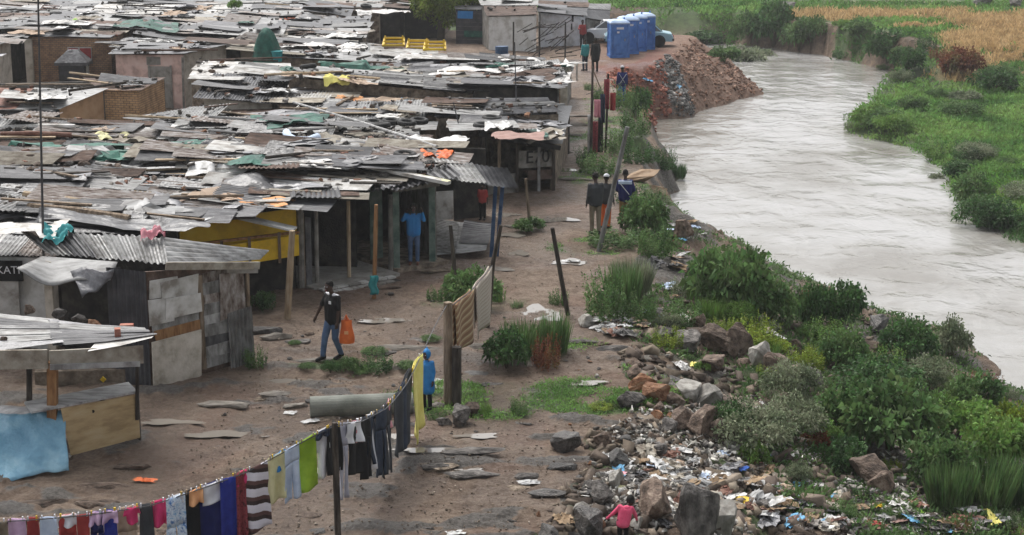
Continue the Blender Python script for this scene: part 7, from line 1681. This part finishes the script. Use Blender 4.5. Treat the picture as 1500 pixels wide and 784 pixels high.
for (x, y, rx_, ry_, rz_, lb) in ((173,500,PI/2,0,.25,'brick standing on end at the front of the stall roof'),(186,484,0,0,.1,'brick lying flat behind the upright one on the stall roof')):
    z = 1.75
    for it in range(3): p = at(x, y, z); z = roof_z(p.x, p.y) or z
    inst(BRICKM, 'brick', p+Vector((0,0,.12 if rx_ else .07)), (0, PI/2 if rx_ else 0, rz_), (1.15,1.4,1.5), M['rubblered'], lb, 'brick')
# blue tarpaulin over the lower counter
t0_, t1_ = g(-60, 720), g(104, 690)
def tarpf(u, v):
    a = t0_.lerp(t1_, u); b = Vector((SF(-1.4+u*1.35,0).x, f0.y+.05, zt0+.02)); top_ = atY(-40+u*132, 612-u*12, f0.y+.1)
    p = Vector((a.x, a.y, .03)).lerp(top_, v); return p+Vector((.02*math.sin(11*v+5*u), -.06*math.sin(7*u+3*v)-.04*math.sin(15*u-6*v)-.03*math.sin(31*u+9*v), 0))
single(MB().sheet(tarpf, 30, 16), 'blue_tarpaulin', M['bluetarp'], t1_, 'wrinkled light blue tarpaulin hung over the front of the stall', 'tarpaulin', smooth=True, solid=.015)
tk = MB().sheet(lambda u, v: bil([atY(-40,622,f0.y+.1), atY(92,600,f0.y+.1), atY(60,592,f0.y+1.3), atY(-40,600,f0.y+1.4)], u, v)+Vector((0,0,.03*math.sin(9*u+4*v))), 16, 8)
single(tk, 'grey_sheet', M['greyplastic'], f0, 'grey crumpled sheet on the stall counter behind the blue tarpaulin', 'plastic sheet', smooth=True, solid=.015)
for (x, y, w, h, mt, lb) in ((0,690,26,24,'whiteplastic','white bundle at the corner of the blue tarpaulin'),(98,668,16,14,'whiteplastic','white flap at the lower end of the blue tarpaulin')):
    p = g(x, y); k = F/(p.y*cT-(p.z-CH)*sT); inst(CRUMP[3], 'cloth', p, (0,0,0), (w/k, .25, h/k), M[mt], lb, 'cloth')
sgp = atY(151, 556, sY+1.6); q = empty('hazard_sign', sgp, 'small yellow diamond mark under the stall roof', 'sign')
MB().box((0,0,0), (.09,.015,.09), Matrix.Rotation(PI/4, 3, 'Y')).build('diamond', M['yellowplastic'], q, local=False)
bb_ = g(150, 562); single(MB().beam(bb_+Vector((-1.4,0,.15)), bb_+Vector((1.1,.3,.15)), .5, .35), 'earth_ledge', M['mudwall'], bb_, 'low brown mud ledge behind the stall', 'ledge')
# ================================================================== toilets and cars
TW = 1.12
def toilet(px, py, label):
    p = pick(px, py); o = empty('portable_toilet', p, label, 'portable toilet', 'blue portable toilets in a row'); w_, h_ = TW, 1.95
    o.rotation_euler = (0,0,.12); hw = w_/2
    def B(c, sz, nm, mt, par=o): t_ = MB().box(c, sz).build(nm, M[mt], None); t_.parent = par; return t_
    B((0,hw,.08), (w_*1.03,w_*1.03,.16), 'base', 'toiletblue'); B((0,hw,h_/2+.1), (w_*.94,w_*.94,h_-.1), 'cabin', 'toiletblue')
    d = B((0,-.01+.03,h_/2+.1), (w_*.68,.05,h_-.35), 'door', 'toiletblue'); B((.28,-.02,1.05), (.05,.03,.14), 'handle', 'galvlight', d); B((0,-.015,1.85-.12), (.42,.02,.12), 'notice', 'white', d); B((-.12,-.015,1.5), (.14,.02,.10), 'notice', 'white', d)
    for sx in (-1,1):
        for sy in (0,1): B((sx*hw*.95, hw+(sy*2-1)*hw*.95, h_/2+.1), (.08,.08,h_), 'corner_post', 'toiletblue')
        for z in (.5,1.0,1.5): B((sx*hw*.955, hw, z), (.03,w_*.8,.06), 'rib', 'toiletblue')
    m = MB(); hh_ = [(0,1.05),(.08,1.05),(.18,.85),(.24,.5)]; 
    for z, s_ in hh_: m.v += [(-hw*s_, hw-hw*s_, h_+.03+z), (hw*s_, hw-hw*s_, h_+.03+z), (hw*s_, hw+hw*s_, h_+.03+z), (-hw*s_, hw+hw*s_, h_+.03+z)]
    for i in range(3):
        for k_ in range(4): m.f.append((i*4+k_, i*4+(k_+1)%4, (i+1)*4+(k_+1)%4, (i+1)*4+k_))
    m.f += [(3,2,1,0),(12,13,14,15)]; t_ = m.build('roof', M['toiletroof']); t_.parent = o
    t_ = MB().tube([(hw*.7,hw*1.6,h_), (hw*.7,hw*1.6,h_+.35)], .05, 7).build('vent_pipe', M['toiletblue']); t_.parent = o
    return o
for (px, py, lb) in ((908,85,'blue portable toilet standing front left of the row of four'),(922,79.5,'second blue portable toilet from the front of the row'),(934,75.5,'third blue portable toilet from the front of the row'),(946,73,'rearmost blue portable toilet, the one in front of the pale blue car')): toilet(px, py, lb)
def car(p, rz, mt, label, pickup=False):
    o = empty('parked_car', p, label, 'car', 'cars parked on the earth mound'); o.rotation_euler = (0,0,rz)
    def add(mb, nm, mat, par=o, sm=False): t_ = mb.build(nm, M[mat], None, sm); t_.parent = par; return t_
    W_ = 1.66
    prof = [(-2.12,.32),(-2.15,.62),(-2.05,.80),(-1.55,.90),(-1.2,.93),(.75,.92),(1.2,.90),(1.95,.78),(2.12,.62),(2.14,.32)]
    m = MB(); n = len(prof)
    sec = [(-.83,0),(-.80,1),(.80,1),(.83,0)]
    for y, k_ in ((-.83,.97),(-.76,1.0),(.76,1.0),(.83,.97)):
        for x, z in prof: m.v.append((x*k_, y, z if z < .7 else z-(0 if abs(y) < .8 else .04)))
    for s_ in range(3):
        for i in range(n): j = (i+1) % n; m.f.append((s_*n+i, s_*n+j, (s_+1)*n+j, (s_+1)*n+i))
    m.f.append(tuple(range(n))); m.f.append(tuple(range(3*n, 4*n))[::-1]); body = add(m, 'body', mt)
    cab = [(-1.5,.90),(-.95,1.36),(.25,1.40),(.98,.90)]; m = MB()
    for y, sc in ((-.76,0),(-.62,1),(.62,1),(.76,0)):
        pass
    lo_, hi_ = .76, .60
    V_ = [(-1.5,-lo_,.90),(.98,-lo_,.90),(.98,lo_,.90),(-1.5,lo_,.90),(-.95,-hi_,1.37),(.25,-hi_,1.40),(.25,hi_,1.40),(-.95,hi_,1.37)]
    m.add(V_, [(0,1,5,4),(1,2,6,5),(2,3,7,6),(3,0,4,7),(4,5,6,7)]); add(m, 'cabin', mt)
    def pane(a, b, c, d, off_): 
        P4 = [Vector(V_[i]) for i in (a,b,c,d)]; cc_ = sum(P4, Vector())/4; n_ = (P4[1]-P4[0]).cross(P4[3]-P4[0]).normalized()
        add(MB().prism([cc_+(q-cc_)*off_[0]+n_*.006+Vector((0,0,.0)) for q in P4], n_, .012), 'window', 'glassdark')
    pane(1,2,6,5,(.86,)); pane(3,0,4,7,(.86,))
    for sy, (a,b,c,d) in ((-1,(0,1,5,4)),(1,(2,3,7,6))):
        P4 = [Vector(V_[i]) for i in (a,b,c,d)]; n_ = (P4[1]-P4[0]).cross(P4[3]-P4[0]).normalized(); mid0, mid1 = P4[0].lerp(P4[1],.48), P4[3].lerp(P4[2],.48)
        for qd in ([P4[0], mid0, mid1, P4[3]], [mid0, P4[1], P4[2], mid1]):
            cc_ = sum(qd, Vector())/4; add(MB().prism([cc_+(q-cc_)*.82+n_*.006 for q in qd], n_, .012), 'window', 'glassdark')
    for sx in (-1.28, 1.32):
        for sy in (-.74, .74):
            w_ = add(MB().tube([(sx, sy-.09, .31), (sx, sy+.09, .31)], .31, 18), 'wheel', 'rubber')
            add(MB().tube([(sx, sy-.10, .31), (sx, sy+.10, .31)], .17, 12), 'rim', 'chrome', w_)
            add(MB().tube([(sx, sy*1.13-.005, .34), (sx, sy*1.13+.005, .34)], .38, 18), 'wheel_arch', 'black')
    for sx, nm, mat in ((2.12,'headlight','white'),(-2.14,'tail_light','lampred')):
        for sy in (-.6,.6): add(MB().box((sx, sy, .64), (.06,.28,.12)), nm, mat)
    for sx in (2.13,-2.13): add(MB().box((sx,0,.42), (.14,1.64,.14)), 'bumper', 'charcoal')
    add(MB().box((0,-.835,.72), (2.6,.012,.03)), 'trim', 'charcoal')
    return o
car(Vector((at(895,70).x-.0, 110.0, tz(at(895,70).x, 110))), PI+.05, 'carwhite', 'white car parked on the earth mound behind the portable toilets')
xb = atY(986, 60, 107.2).x-2.15; car(Vector((xb, 107.6, tz(xb, 107.6))), PI-.03, 'carblue', 'pale blue car with its tail sticking out beside the portable toilets')
# ================================================================== last pass over the labels
tops = [o for o in COL.objects if o.parent is None and o.get('label')]
seen = {}
for o in tops: seen.setdefault(o['label'], []).append(o)
for lb, os_ in seen.items():
    if len(os_) > 1 and not any(o.get('group') for o in os_):
        for o in os_: o['group'] = 'look-alikes: '+' '.join(lb.split()[:6])
